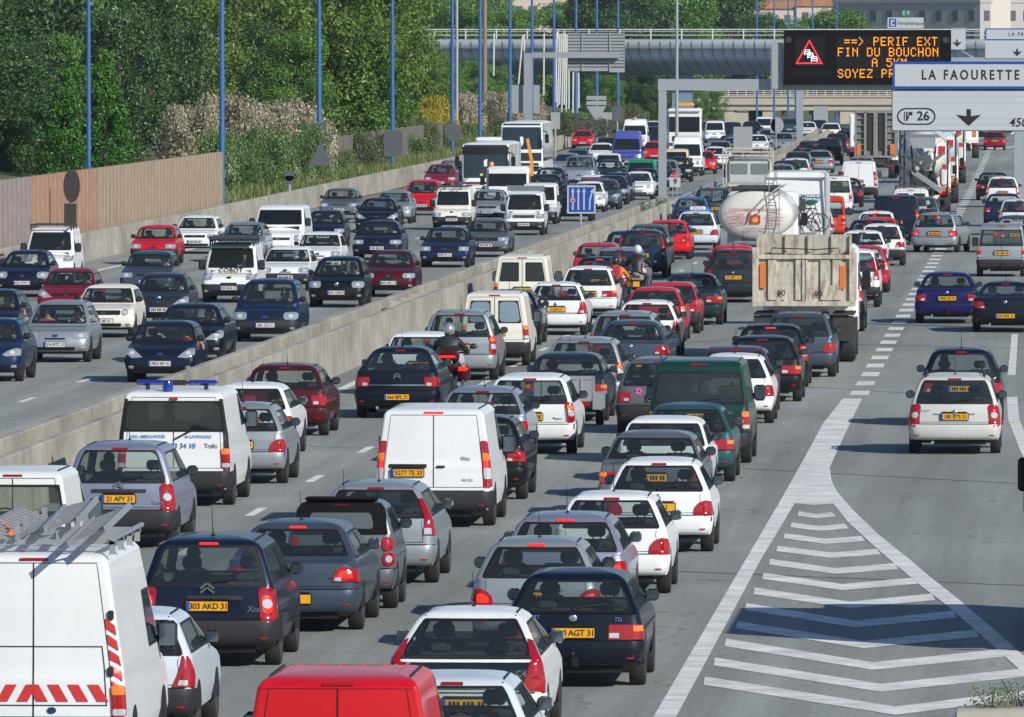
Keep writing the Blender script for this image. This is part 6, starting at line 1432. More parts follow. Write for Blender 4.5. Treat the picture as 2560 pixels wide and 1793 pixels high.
for i, t in enumerate(('LIVRAISON', 'FUEL DOMESTIQUE', 'TOULOUSE', 'SERVICE RAPIDE')):
    text_mesh(mb, t, .085, FM(-.58, -.045, 2.26 - i * .10), 0, .008)
for i, t in enumerate(('LUBRIFIANTS', 'GAZ INDUSTRIEL', 'CARBURANTS', 'DEPANNAGE')): text_mesh(mb, t, .085, FM(.62, -.045, 2.26 - i * .11), 0, .008)
text_mesh(mb, 'LIVRAISON A DOMICILE', .08, FM(.05, -.05, 1.78), 0, .008); mb.build('lettering', REDTX, g, None)
mb = MB(); mb.box((.0, -.05, 2.10), (.34, .012, .28), 0); mb.build('emblem_square', SRED, g)
mb = MB(); mb.prism([(.11 * math.cos(R(a)) * (1 if a % 40 else .9), 2.07 + .11 * math.sin(R(a)) * (1 if a % 40 else .9)) for a in range(0, 181, 20)] + [(-.06, 2.0), (.06, 2.0)], -.064, -.058, 'y'); mb.build('emblem_shell', mat('emblem_yellow', (.65, .42, .03), .4), g)
B(g, 'chassis', CHASSIS, ((0, 3.5, 1.15), (1.2, 7, .3)), ((0, .2, 1.0), (2.3, .2, .25))); B(g, 'rear_bumper', WHITE, ((0, -.05, .72), (2.4, .12, .16)))
lamp_row(g, (-1.0, 1.0), .95, -.06, (.3, .06, .12), ORL); lamp_row(g, (-.7, .7), .95, -.06, (.22, .06, .12)); wheels(g, (-.98, .98), (1.4, 2.8), .5, .52); wheels(g, (-1.05, 1.05), (8.0,), .5, .3); cab(g, 7.7, 2.4, 2.4, WHITE)
# motorhome
g = lorry('motorhome', 1988, 646, 'white motorhome carrying a bicycle on its rear wall', 'motorhome', 'motorhomes')
mb = MB(); rows = []
for y, i in ((0.0, .0), (6.0, .0)):
    rows.append([(x, y + (0 if z < 2.6 else .28 * ((z - 2.6) / .6) ** 2), z) for x, z in [(-1.15, .55), (-1.15, 2.9), (-1.08, 3.1), (-.9, 3.2), (.9, 3.2), (1.08, 3.1), (1.15, 2.9), (1.15, .55)]])
mb.grid(rows, closed=True); mb.face(rows[0]); mb.face(rows[1][::-1]); mb.build('body', paint('white'), g)
mb = MB(); mb.box((0, .10, 2.98), (2.24, .12, .05)); mb.box((0, -.012, 2.35), (2.28, .03, .03)); mb.box((1.12, -.02, 1.9), (.06, .06, 2.5)); mb.box((-1.12, -.02, 1.9), (.06, .06, 2.5)); mb.build('trim', ALU, g)
mb = MB(); mb.tube([(-.98, -.08, 1.6), (-.98, -.08, 2.9), (-.98, .2, 3.26)], .018, 0, 6); mb.tube([(-.68, -.08, 1.6), (-.68, -.08, 2.9), (-.68, .2, 3.26)], .018, 0, 6)
for k in range(6): mb.tube([(-.98, -.08, 1.65 + k * .25), (-.68, -.08, 1.65 + k * .25)], .014, 0, 6)
mb.build('ladder', ALU, g)
mb = MB(); text_mesh(mb, 'Mc LOUIS', .20, FM(.62, -.012, 2.30), 0, .02); mb.build('lettering', BLUEINK, g, None)
mb = MB(); mb.ell((.62, -.008, 2.10), (.24, .012, .075), 0, 16, 6); mb.build('logo_oval', mat('logo_green', (.01, .12, .06), .4), g)
mb = MB(); mb.ell((-.05, -.008, 2.24), (.14, .012, .045), 0, 14, 6); mb.build('vent', SBACKL, g)
mb = MB(); mb.ell((.10, -.09, 2.05), (.09, .09, .12), 0, 10, 8); mb.tube([(-.12, 0, 2.15), (.1, -.05, 2.14)], .02); mb.build('reversing_camera', BLK, g)
B(g, 'bumper', paint('white'), ((0, -.06, .7), (2.26, .16, .32)), bev=.05); lamp_row(g, (-.98, .98), .74, -.15, (.18, .05, .24))
B(g, 'bicycle_carrier', ALU, ((0, -.3, .95), (1.5, .5, .05)), ((.3, -.12, 1.5), (.03, .05, 1.0)), ((-.3, -.12, 1.5), (.03, .05, 1.0)))
wheels(g, (-.95, .95), (1.6, 5.2), .34, .24); MH = g
def bicycle(loc, label, fr):
    b = thing('bicycle', loc, 0, label, 'bicycle', 'bicycles on the motorhome')
    for x in (-.52, .52):
        mb = MB(); q = Matrix.Rotation(R(90), 4, 'X'); mb.tube([(.33 * math.cos(R(a * 15)), 0, .33 * math.sin(R(a * 15))) for a in range(25)], .018, 0, 6, False)
        for a in range(12): mb.tube([(0, 0, 0), (.32 * math.cos(R(a * 30)), 0, .32 * math.sin(R(a * 30)))], .0035, 0, 4, False)
        mb.ell((0, 0, 0), (.03, .04, .03)); o = mb.build('wheel', TYR, b); o.location = (x, 0, .34)
    mb = MB(); bb, st, hd = (-.08, 0, .30), (-.22, 0, .82), (.36, 0, .86)
    for a, c in ((bb, st), (bb, hd), (st, hd), ((-.52, 0, .34), bb), ((-.52, 0, .34), (-.20, 0, .76)), ((.52, 0, .34), (.33, 0, .95))): mb.tube([a, c], .017, 0, 6)
    mb.build('frame', fr, b)
    mb = MB(); mb.ell((-.25, 0, .92), (.14, .07, .04)); mb.tube([(-.22, 0, .82), (-.25, 0, .9)], .014); mb.build('saddle', BLK, b)
    mb = MB(); mb.tube([(.33, -.26, 1.0), (.31, -.1, 1.0), (.33, 0, .95), (.31, .1, 1.0), (.33, .26, 1.0)], .014, 0, 6); mb.build('handlebar', BLK, b)
    mb = MB(); mb.lathe([(.09, -.01), (.09, .01)], Matrix.Translation(bb) @ Matrix.Rotation(R(90), 4, 'X'), 0, 16); mb.tube([(-.08, -.06, .30), (.0, -.06, .16)], .012); mb.tube([(-.08, .06, .30), (-.16, .06, .44)], .012); mb.build('crank', DSTEEL, b); return b
bl = MH.location; bicycle((bl.x + .42, bl.y - .34, 1.0), 'black bicycle hung on the outside of the carrier', BLK); bicycle((bl.x + .22, bl.y - .18, 1.0), 'grey bicycle clamped behind the black one', DSTEEL)
mb = MB(); mb.box((0, 0, .22), (.62, .16, .44), 0, bev=.03); mb.box((0, -.05, .46), (.30, .1, .05)); o = mb.build('pannier_bag', mat('bag_fabric', (.05, .055, .065), .85), loc=(bl.x + .10, bl.y - .52, 1.78)); tag(o, 'dark grey pannier bag on top of the motorhome bicycles', 'bag')
# concrete mixer
def mixer(x, y, label, drum, full=True, d='R'):
    g = lorry('concrete_mixer', x, y, label, 'concrete mixer', 'concrete mixers in the slow lane')
    M = Matrix.Translation((0, 1.2, 2.45)) @ Matrix.Rotation(R(-78), 4, 'X'); mb = MB(); mb.lathe([(.45, -.55), (.60, -.4), (1.12, .9), (1.22, 1.8), (1.15, 3.0), (.7, 4.4), (.2, 4.6)], M, 0, 28)
    mb.build('drum', drum, g)
    mb = MB(); mb.lathe([(1.175, 1.3), (1.25, 1.33), (1.25, 1.42), (1.225, 1.45)], M, 0, 28); mb.build('drum_band', STEEL, g)
    B(g, 'chassis', CHASSIS, ((0, 3.6, 1.0), (1.0, 7.0, .3)), ((0, .3, 1.0), (2.3, .2, .2))); wheels(g, (-1.0, 1.0), (.9, 2.3), .5, .5); wheels(g, (-1.05, 1.05), (6.2,), .5, .3); cab(g, 6.3, 2.4, 2.5, WHITE)
    for s in (-1, 1):
        mb = MB(); mb.box((s * 1.0, .1, .8), (.48, .06, .28), 0); mb.box((s * 1.0, 1.5, 1.13), (.52, 2.9, .05)); mb.build('mudguard', CHASSIS, g)
        mb = MB(); mb.box((s * .95, -.02, 1.18), (.58, .05, .22)); mb.build('reflector_board', ORBOARD, g); lamp_row(g, (s * .95,), .98, -.02, (.54, .05, .16))
    # hopper, chute and frame
    mb = MB(); mb.grid([[(-.85, -.2, 3.6), (-.25, -.45, 2.75), (0, -.4, 2.55)], [(-.65, .5, 3.3), (-.2, .3, 2.75), (0, .2, 2.5)]]); mb.grid([[(.85, -.2, 3.6), (.25, -.45, 2.75), (0, -.4, 2.55)], [(.65, .5, 3.3), (.2, .3, 2.75), (0, .2, 2.5)]])
    mb.face([(-.85, -.2, 3.6), (.85, -.2, 3.6), (.6, .3, 3.75), (-.6, .3, 3.75)]); mb.grid([[(-1.0, -.35, 2.95), (0, -.5, 2.25)], [(-.95, -.1, 2.75), (0, -.25, 2.05)]]); mb.grid([[(1.0, -.35, 3.0), (.0, -.5, 2.25)], [(.95, -.1, 2.8), (0, -.25, 2.05)]]); mb.box((0, -.1, 3.35), (1.1, .3, .5)); mb.build('hopper', ALU, g)
    mb = MB(); n = 6; rows = [[(-.45 + 1.25 * t + .22 * math.cos(a) * .6, -.55 - .15 * t, 2.05 - .85 * t + .20 * math.sin(a)) for a in [math.pi + math.pi * k / n for k in range(n + 1)]] for t in (0, .5, 1)]; mb.grid(rows); mb.build('chute', STEEL, g)
    mb = MB()
    for a, c in (((-1.1, -.1, .9), (-1.1, .2, 3.9)), ((-.9, -.1, .9), (-.9, .2, 3.9)), ((1.12, -.1, .9), (1.12, .2, 3.5)), ((-.4, -.2, 1.2), (-.6, .1, 3.2)), ((.4, -.2, 1.1), (.55, .1, 3.2)), ((.7, -.3, 1.2), (.4, -.4, 2.3))): mb.tube([a, c], .05, 0, 6)
    for z in (1.2, 1.7, 2.2, 2.7, 3.2): mb.tube([(-1.1, -.1, z), (-.9, -.1, z)], .025, 0, 5)
    mb.build('frame', DSTEEL, g)
    B(g, 'motor_cover', CHASSIS, ((-.1, .3, 1.65), (1.1, .4, .8)), ((.45, -.05, 1.45), (.3, .3, .5)))
    B(g, 'water_tank', OFFW, ((.92, .1, 1.75), (.34, .5, .9)), bev=.1); B(g, 'striped_board', SRED, ((.85, -.12, 3.0), (.32, .03, .4))); B(g, 'striped_board', SRED, ((.95, -.12, 2.2), (.2, .03, .3)))
    B(g, 'board_back', WHITE, ((.85, -.10, 3.05), (.4, .02, .62))); return g
mixer(2309, 536, 'concrete mixer with grey hopper right behind the white van with roof bars', OFFW)
mixer(2333, 509, 'concrete mixer with pale blue drum, second in the slow lane', PBLUE)
mixer(2360, 459, 'concrete mixer with blue stripes, third in the slow lane', OFFW)
# tipper semi trailer
g = lorry('tipper_trailer_lorry', 2189, 447, 'tall grey aluminium tipper semi trailer with orange boards', 'lorry')
TRAL = mat('weathered_aluminium', (.20, .195, .185), .6, .3, noise=.2, nscale=1)
B(g, 'trailer_body', TRAL, ((0, 5.5, 2.65), (2.44, 10.8, 2.7)))
mb = MB()
for x in (-1.2, -.62, -.06, .06, .62, 1.2): mb.box((x, -.04, 2.65), (.13, .14, 2.7))
for z in (1.32, 3.98): mb.box((0, -.04, z), (2.5, .14, .12))
for s in (-1, 1):
    for z in (1.7, 2.05, 2.4, 2.8, 3.2, 3.6): mb.box((s * .92, -.02, z), (.5, .08, .05))
mb.build('tailgate_posts', mat('grey_posts', (.24, .235, .225), .6, .2, noise=.2, nscale=2), g); B(g, 'tailgate_dark_panels', DGR, ((-.36, .0, 2.8), (.38, .06, 2.1)), ((.36, 0, 2.8), (.38, .06, 2.1)))  # dark grey panels between the tailgate posts
for s in (-1, 1): mb = MB(); mb.box((s * 1.0, -.14, 1.75), (.26, .03, .62), 0); mb.build('reflector_board', ORBOARD, g)
B(g, 'chassis', CHASSIS, ((0, 4.5, 1.0), (1.2, 9, .4)), ((0, .2, .75), (2.3, .15, .2))); lamp_row(g, (-.9, .9), .75, .1, (.4, .06, .14)); wheels(g, (-1.0, 1.0), (1.2, 2.5, 3.8), .5, .5); wheels(g, (-1.0, 1.0), (11.2,), .5, .5); cab(g, 11.3, 2.45, 3.0, WHITE)
# old flatbed lorry ahead of the tanker
g = lorry('flatbed_lorry', 1866, 520, 'old grey flatbed lorry with a headboard rack ahead of the tanker', 'lorry')
B(g, 'load_bed', DIRTY, ((0, 2.6, 1.1), (2.3, 5.2, .14))); mb = MB()
for x in (-1.15, 1.15): mb.tube([(x, .1, 1.15), (x, .1, 2.9)], .03, 0, 6); mb.tube([(x, 5.1, 1.15), (x, 5.1, 2.9)], .04, 0, 6)
for z in (2.5, 2.68, 2.86): mb.box((0, 5.1, z), (2.3, .05, .08))
mb.build('headboard', DIRTY, g); c_ = cab(g, 5.3, 2.2, 1.75, mat('grey_cab', (.42, .45, .43), .6, noise=.15, nscale=2), .55, False); B(c_, 'rear_window', mat('pale_cab_glass', (.16, .19, .20), .15, coat=.4), ((-.5, 5.28, 1.85), (.8, .05, .5))); B(c_, 'rear_window', MATS['pale_cab_glass'], ((.5, 5.28, 1.85), (.8, .05, .5))); B(g, 'chassis', CHASSIS, ((0, 3, .8), (1.0, 6.5, .3))); wheels(g, (-.95, .95), (1.2,), .46, .45); wheels(g, (-.98, .98), (6.3,), .46, .28); lamp_row(g, (-.9, .9), .95)
# two more lorries in the slow lane, and one half hidden by the semi trailer
def boxlorry(x, y, label, m, h=3.6, bed=False):
    g = lorry('lorry', x, y, label, 'lorry')
    if bed: B(g, 'load_bed', m, ((0, 3, 1.15), (2.4, 6, .2)), ((0, 5.9, 1.9), (2.4, .1, 1.4)))
    else: B(g, 'box_body', m, ((0, 3.2, 1.2 + (h - 1.2) / 2), (2.45, 6.4, h - 1.2)), bev=.05); B(g, 'rear_doors', m, ((-.6, -.03, 2.3), (1.1, .04, 2.0)), ((.6, -.03, 2.3), (1.1, .04, 2.0)))
    B(g, 'chassis', CHASSIS, ((0, 3.4, .95), (1.1, 7, .3))); wheels(g, (-1.0, 1.0), (1.4,), .48, .5); wheels(g, (-1.05, 1.05), (7.3,), .48, .3); lamp_row(g, (-.95, .95), 1.0, -.04, (.5, .05, .18)); cab(g, 6.6, 2.4, 2.4, WHITE); B(g, 'reflector_board', ORBOARD, ((.9, -.08, 1.7), (.3, .04, .45))); return g
boxlorry(2403, 396, 'white flatbed lorry with an orange board far along the slow lane', WHITE, bed=True)
boxlorry(2170, 415, 'white lorry top showing past the tipper semi trailer', WHITE, 3.45)
boxlorry(2512, 356, 'white box lorry stopped beyond the far gore', WHITE, 2.6)
# tow lorry with amber beacon bar, facing the camera
g = lorry('tow_lorry', 1711, 394, 'white tow lorry with an amber beacon bar on its cab', 'lorry', d='F')
B(g, 'load_bed', DSTEEL, ((0, -6.2, 1.2), (2.4, 6.5, .25))); cb = cab(g, -2.0, 2.42, 3.0, paint('white'), .5, False)
B(g, 'grille', BLK, ((0, .02, 1.35), (1.7, .06, .35)), ((0, .03, .95), (2.2, .06, .2))); B(g, 'visor', paint('white'), ((0, .08, 3.35), (2.3, .3, .12)))
mb = MB(); mb.box((0, -.8, 3.78), (1.35, .35, .26), 0, bev=.08); mb.build('beacon_bar', mat('amber_beacon', (.75, .33, .02), .2, coat=.7), g)
for s in (-1, 1): mb = MB(); mb.box((s * .95, .03, .95), (.34, .06, .2), 0, bev=.03); mb.build('headlight', HEADL, g)
mb = MB(); mb.box((-.35, .03, 1.35), (.5, .03, .22)); mb.build('license_plate', PLW, g); wheels(g, (-1.05, 1.05), (-1.0, -7.4), .5, .3); B(g, 'chassis', CHASSIS, ((0, -4, .9), (1.0, 8, .3)))
# small tipper with an orange crane arm, facing the camera
g = lorry('crane_truck', 1267, 545, 'white small tipper with an orange crane arm, facing the camera', 'truck', d='F')
cb = cab(g, -2.6, 1.95, 1.6, paint('white'), .75, False); B(g, 'bonnet', paint('white'), ((0, -.35, .95), (1.9, .7, .6)), bev=.1); B(g, 'load_bed', DSTEEL, ((0, -4.4, 1.2), (2.0, 3.4, .7)))
B(g, 'grille', BLK, ((0, .01, .85), (1.2, .05, .22)), ((0, .03, .5), (1.9, .08, .25)))
for s in (-1, 1): mb = MB(); mb.box((s * .75, .02, .95), (.36, .05, .2), 0, bev=.03); mb.build('headlight', HEADL, g)
mb = MB(); mb.tube([(-1.02, -2.7, 1.4), (-1.0, -2.7, 2.6), (-.80, -3.0, 3.6)], [.12, .11, .09], 0, 4); mb.build('crane_arm', mat('crane_orange', (.62, .25, .03), .5), g)
mb = MB(); mb.lathe([(.12, 0), (.12, .14), (.08, .2), (0, .21)], Matrix.Translation((.8, -1.6, 2.35)), 0, 12); mb.build('beacon', ORL, g); wheels(g, (-.85, .85), (-.8, -5.0), .36, .24)
# utility trailer behind the dark teal saloon
tw = [k for k in CARS if 'small silver trailer' in k['label']][0]
g = thing('utility_trailer', (tw['X'] + .05, tw['Y'] - tw['L'] / 2 - 2.2, 0), road_dir(tw['Y']), 'small silver box trailer hitched behind the dark teal saloon', 'trailer')
mb = MB(); w_, l_, z0, z1 = 1.16, 1.7, .52, .98
for x in (-w_ / 2, w_ / 2): mb.box((x, l_ / 2, (z0 + z1) / 2), (.03, l_, z1 - z0))
mb.box((0, 0, (z0 + z1) / 2), (w_, .03, z1 - z0)); mb.box((0, l_, (z0 + z1) / 2), (w_, .03, z1 - z0)); mb.box((0, l_ / 2, z0), (w_, l_, .03)); mb.box((0, 0, z1), (w_ + .06, .06, .04))
for x in (-.4, 0, .4): mb.box((x, -.025, (z0 + z1) / 2), (.04, .03, z1 - z0))
mb.build('box', STEEL, g); mb = MB(); mb.tube([(0, l_, .5), (0, l_ + .75, .42)], .035, 0, 6); mb.build('drawbar', DSTEEL, g)
for s in (-1, 1): mb = MB(); mb.box((s * .74, .8, .66), (.26, .8, .03)); mb.box((s * .74, .4, .5), (.26, .03, .34)); mb.build('mudguard', STEEL, g); mb = MB(); mb.box((s * .48, -.03, .46), (.18, .04, .09)); mb.build('tail_light', REDL, g)
wheels(g, (-.74, .74), (.8,), .28, .16)
# ladders and gear on the high roof van
TV = [k for k in CARS if 'ladders on top' in k['label']][0]; tv = TV['root'].location; vy = tv.y - TV['L'] / 2; H = TV['H']
g = thing('roof_rack', (tv.x, vy, H), 0, 'aluminium roof rack bars on the high roof van', 'roof rack')
for y in (.35, 1.3, 2.3, 3.2):
    mb = MB(); mb.box((0, y, .10), (1.72, .06, .05)); mb.box((-.82, y, .04), (.06, .06, .14)); mb.box((.82, y, .04), (.06, .06, .14)); mb.box((.25, y, .22), (.06, .05, .24)); mb.box((-.2, y, .22), (.06, .05, .24)); mb.build('crossbar', ALU, g)
mb = MB(); mb.tube([(-.85, .2, .14), (-.85, 3.4, .14)], .03); mb.tube([(.85, .2, .14), (.85, 3.4, .14)], .03); mb.build('side_rail', ALU, g)
def ladder(loc, L, wd, n, rz, rx, label, ry=0):
    o = MB()
    for s in (-1, 1): o.box((s * wd / 2, L / 2, 0), (.03, L, .07))
    for k in range(n): o.tube([(-wd / 2, (k + .5) * L / n, 0), (wd / 2, (k + .5) * L / n, 0)], .016, 0, 6)
    b = o.build('ladder', ALU, loc=loc); b.rotation_euler = (rx, ry, rz); return tag(b, label, 'ladder', 'ladders on the van roof')
ladder((tv.x + .62, vy - .35, H + .20), 3.2, .42, 12, R(0), R(2), 'longest aluminium ladder lying flat on the van roof', R(-22))
ladder((tv.x + .30, vy + .1, H + .30), 2.9, .36, 11, R(1), R(2), 'aluminium ladder stacked beside the longest one', R(-15))
ladder((tv.x - .35, vy + .2, H + .22), 3.0, .34, 11, R(-1), R(1), 'aluminium ladder on the left half of the rack', R(20))
mb = MB(); mb.tube([(-.45, .2, .2), (-.7, 1.4, .26), (-.95, 2.8, .3)], .03, 0, 6); o = mb.build('pole_bundle', mat('orange_strap', (.7, .18, .04), .6), loc=(tv.x + .2, vy, H)); tag(o, 'orange strapped poles across the van roof rack', 'poles')
# off-frame lorry on the exit lane: its mirror edge and its shadow enter the picture
g = lorry('box_lorry', 2700, 1300, 'white box lorry whose black mirror peeks in at the edge', 'lorry')
g.location = (.72, 128.5, 0); B(g, 'box_body', WHITE, ((0, 3.2, 2.3), (2.3, 6.2, 2.5)), bev=.05); B(g, 'chassis', CHASSIS, ((0, 3.4, .9), (1.1, 7, .4))); wheels(g, (-1.0, 1.0), (1.4, 7.0), .45, .4); lamp_row(g, (-.95, .95), .95); cab(g, 6.4, 2.2, 2.2, WHITE)
mb = MB(); mb.box((-1.40, 7.6, 2.0), (.20, .10, .46), 0, bev=.04); mb.tube([(-1.1, 7.7, 2.2), (-1.4, 7.65, 2.2)], .02); mb.tube([(-1.4, 7.62, 1.5), (-1.4, 7.62, 1.8)], .02); mb.build('long_mirror', BLK, g)
# planter block in the bottom corner
a = gnd(2388, 1806); mb = MB(); mb.box((1.2, .25, .07), (2.4, .7, .16), 0, bev=.02); o = mb.build('concrete_kerb', CONC, loc=(a.x, a.y, 0)); tag(o, 'low concrete kerb block with weeds in the bottom corner', 'kerb')
# ------------------------------------------------------------------ people and motorcycles
def skin_mesh(name, nodes, edges, mats, regions=None, sub=1):
    me = bpy.data.meshes.new(name); ks = list(nodes); ix = {k: i for i, k in enumerate(ks)}
    me.from_pydata([nodes[k][0] for k in ks], [(ix[a], ix[b]) for a, b in edges], []); ob = bpy.data.objects.new('tmp', me); COL.objects.link(ob)
    sk = ob.modifiers.new('s', 'SKIN'); sk.use_smooth_shade = True
    for i, k in enumerate(ks):
        r = nodes[k][1]; me.skin_vertices[0].data[i].radius = r if isinstance(r, tuple) else (r, r)
    me.skin_vertices[0].data[0].use_root = True
    ss = ob.modifiers.new('u', 'SUBSURF'); ss.levels = sub; ss.render_levels = sub
    dg = bpy.context.evaluated_depsgraph_get(); out = bpy.data.meshes.new_from_object(ob.evaluated_get(dg)); out.name = name
    bpy.data.objects.remove(ob); bpy.data.meshes.remove(me); out.materials.clear()
    for m in mats: out.materials.append(m)
    if regions:
        for p in out.polygons: p.material_index = regions(p.center)
    return out
SKIN = mat('skin', (.48, .27, .19), .55); HAIR = {'dark': mat('dark_hair', (.018, .013, .01), .6), 'brown': mat('brown_hair', (.06, .035, .02), .6), 'grey': mat('grey_hair', (.2, .19, .18), .7)}
SHIRT = {k: mat(k + '_shirt', c, .8) for k, c in {'white': (.62, .64, .68), 'grey': (.15, .16, .17), 'black': (.02, .02, .024), 'red': (.5, .03, .05), 'tan': (.33, .20, .13), 'blue': (.05, .16, .45), 'wine': (.2, .03, .05), 'green': (.08, .16, .09)}.items()}
def bust(arm):
    def f():
        N = {'hip': ((0, 0, 0), (.17, .12)), 'waist': ((0, -.03, .20), (.16, .11)), 'chest': ((0, -.02, .42), (.19, .12)), 'neck': ((0, .0, .56), .055), 'jaw': ((0, .035, .64), (.062, .07)), 'skull': ((0, .02, .735), (.078, .092)), 'nose': ((0, .12, .685), .014)}
        E = [('hip', 'waist'), ('waist', 'chest'), ('chest', 'neck'), ('neck', 'jaw'), ('jaw', 'skull'), ('skull', 'nose')]
        for s, q in ((-1, 'l'), (1, 'r')):
            el, ha = ((s * .28, .20, .20), (s * .17, .46, .33))
            if arm and s < 0: el, ha = ((s * .44, .06, .38), (s * .50, .30, .26))
            N['s' + q] = ((s * .19, -.02, .46), .07); N['e' + q] = (el, .045); N['w' + q] = (tuple((Vector(ha) * .85 + Vector(el) * .15)), .03); N['h' + q] = (ha, .038)
            E += [('chest', 's' + q), ('s' + q, 'e' + q), ('e' + q, 'w' + q), ('w' + q, 'h' + q)]
        body = skin_mesh('person_body', N, E, [SKIN])
        C = {k: (v[0], tuple(np_ * 1.10 for np_ in (v[1] if isinstance(v[1], tuple) else (v[1], v[1])))) for k, v in N.items() if k in ('hip', 'waist', 'chest', 'sl', 'sr', 'el', 'er')}
        C['neck'] = ((0, -.005, .52), .085)
        for q in 'lr': a = Vector(N['s' + q][0]); b = Vector(N['e' + q][0]); C['e' + q] = (tuple(a.lerp(b, .75)), .062)
        sh = skin_mesh('shirt', C, [('hip', 'waist'), ('waist', 'chest'), ('chest', 'neck'), ('chest', 'sl'), ('chest', 'sr'), ('sl', 'el'), ('sr', 'er')], [None])
        mb = MB(); mb.ell((0, .0, .765), (.094, .108, .075), 0, 14, 8); mb.ell((0, -.05, .70), (.088, .07, .085), 0, 12, 8); hr = mb.mesh('hair', [None])
        mb = MB(); mb.box((.033, .105, .715), (.035, .012, .018)); mb.box((-.033, .105, .715), (.035, .012, .018)); gl = mb.mesh('sunglasses', [BLK])
        return body, sh, hr, gl
    return cached(('bust', arm), f)
def driver(k, shirt, x, label, arm=False, i=0):
    c = TYPES[k['tn']]; body, sh, hr, gl = bust(arm); rz = k['root'].rotation_euler[2]; k['root'].rotation_euler[2]
    yf = c.L / 2 - c.hood_y() - (1.0 if not c.van else .75) - .02; z = c.zb - .42 + (.0 if not c.van else .0)
    P = Matrix.Translation(k['root'].location) @ Matrix.Rotation(rz, 4, 'Z') @ Vector((x, yf, z))
    o = link('person', body, None, loc=P, rz=rz); tag(o, label, 'person', 'people sitting in the vehicles')
    link('shirt', sh, o, [SHIRT[shirt]]); link('hair', hr, o, [HAIR[['dark', 'brown', 'dark', 'grey'][i % 4]]])
    if i % 3 == 0: link('sunglasses', gl, o)
    return o
ND = 0
for k in CARS:
    o = k['o']
    if not k['full']: continue
    if k['d'] == 'F' and o['drv']:
        ND += 1; arm = 'arm outside' in k['label'] or 'bare armed' in k['label']; s = 'tan' if o['drv'] == 'tan' else o['drv']
        driver(k, s, -.37, 'driver in %s shirt in the %s' % (s, ' '.join(k['label'].split()[:10])), 'arm outside' in k['label'], ND)
        if o.get('pas'): driver(k, o['pas'], .37, 'passenger in a dark red top in the silver rounded hatchback', False, ND + 1)
    elif k['d'] == 'R' and k['s'] > 84 and o['rearwin'] == 1 and k['tn'] not in ('smallvan',):
        ND += 1; driver(k, ['black', 'grey', 'blue', 'white'][ND % 4], -.37, 'driver seen from behind in the %s' % ' '.join(k['label'].split()[:10]), False, ND)
# motorcycles
JBLK = mat('black_leather', (.018, .018, .021), .5, noise=.2, nscale=8); ORJ = mat('orange_jacket', (.62, .16, .03), .75, noise=.12, nscale=5); DENIM = mat('dark_trousers', (.02, .025, .04), .8); HELS = mat('silver_helmet', (.5, .51, .52), .22, .6, coat=1); HELB = mat('black_helmet', (.02, .02, .022), .2, coat=1); HELW = mat('white_helmet', (.6, .62, .66), .2, coat=1)
def rider(loc, rz, label, jacket, helmet, lean=.16, z=.0):
    N = {'pel': ((0, 0, .84), (.17, .15)), 'waist': ((0, .05 + lean * .2, 1.02), (.155, .12)), 'chest': ((0, .08 + lean * .6, 1.24), (.20, .14)), 'neck': ((0, .08 + lean, 1.42), .065), 'head': ((0, .12 + lean, 1.55), (.09, .1)), 'top': ((0, .12 + lean, 1.62), .07)}
    E = [('pel', 'waist'), ('waist', 'chest'), ('chest', 'neck'), ('neck', 'head'), ('head', 'top')]
    for s, q in ((-1, 'l'), (1, 'r')):
        N.update({'s' + q: ((s * .21, .07 + lean * .7, 1.33), .085), 'e' + q: ((s * .38, .20 + lean, 1.10), .06), 'w' + q: ((s * .37, .46 + lean, 1.04), .042), 'h' + q: ((s * .36, .56 + lean, 1.04), .045),
                  'p' + q: ((s * .13, .03, .80), .11), 'k' + q: ((s * .27, .44, .72), .085), 'a' + q: ((s * .25, .10, .36), .055), 't' + q: ((s * .26, .30, .30), .05)})
        E += [('chest', 's' + q), ('s' + q, 'e' + q), ('e' + q, 'w' + q), ('w' + q, 'h' + q), ('pel', 'p' + q), ('p' + q, 'k' + q), ('k' + q, 'a' + q), ('a' + q, 't' + q)]
        for f in range(4):                              # fingers closed round the grip
            N['f%d%s' % (f, q)] = ((s * (.33 + .022 * f), .61 + lean, 1.035), .012); N['g%d%s' % (f, q)] = ((s * (.33 + .022 * f), .62 + lean, 1.0), .010); E += [('h' + q, 'f%d%s' % (f, q)), ('f%d%s' % (f, q), 'g%d%s' % (f, q))]
        N['u' + q] = ((s * .31, .58 + lean, 1.0), .012); E.append(('h' + q, 'u' + q))
    me = skin_mesh('rider', N, E, [jacket, DENIM, JBLK, SKIN], lambda c: 2 if (c.y > .5 + lean or c.z < .42) else (1 if c.z < .93 else (3 if c.z > 1.44 else 0)))
    o = link('person', me, None, loc=loc, rz=rz); tag(o, label, 'person', 'motorcycle riders')
    mb = MB(); mb.ell((0, .10 + lean, 1.57), (.135, .16, .155), 0, 18, 12); h = mb.build('helmet', helmet, o); mb = MB(); mb.ell((0, .17 + lean, 1.58), (.118, .10, .06), 0, 14, 8); mb.build('visor', DGL, h)
    mb = MB(); mb.tube([(0, .1 + lean, 1.435), (0, .1 + lean, 1.47)], .10, 0, 14); mb.build('helmet_rim', BLK, h)
    return o
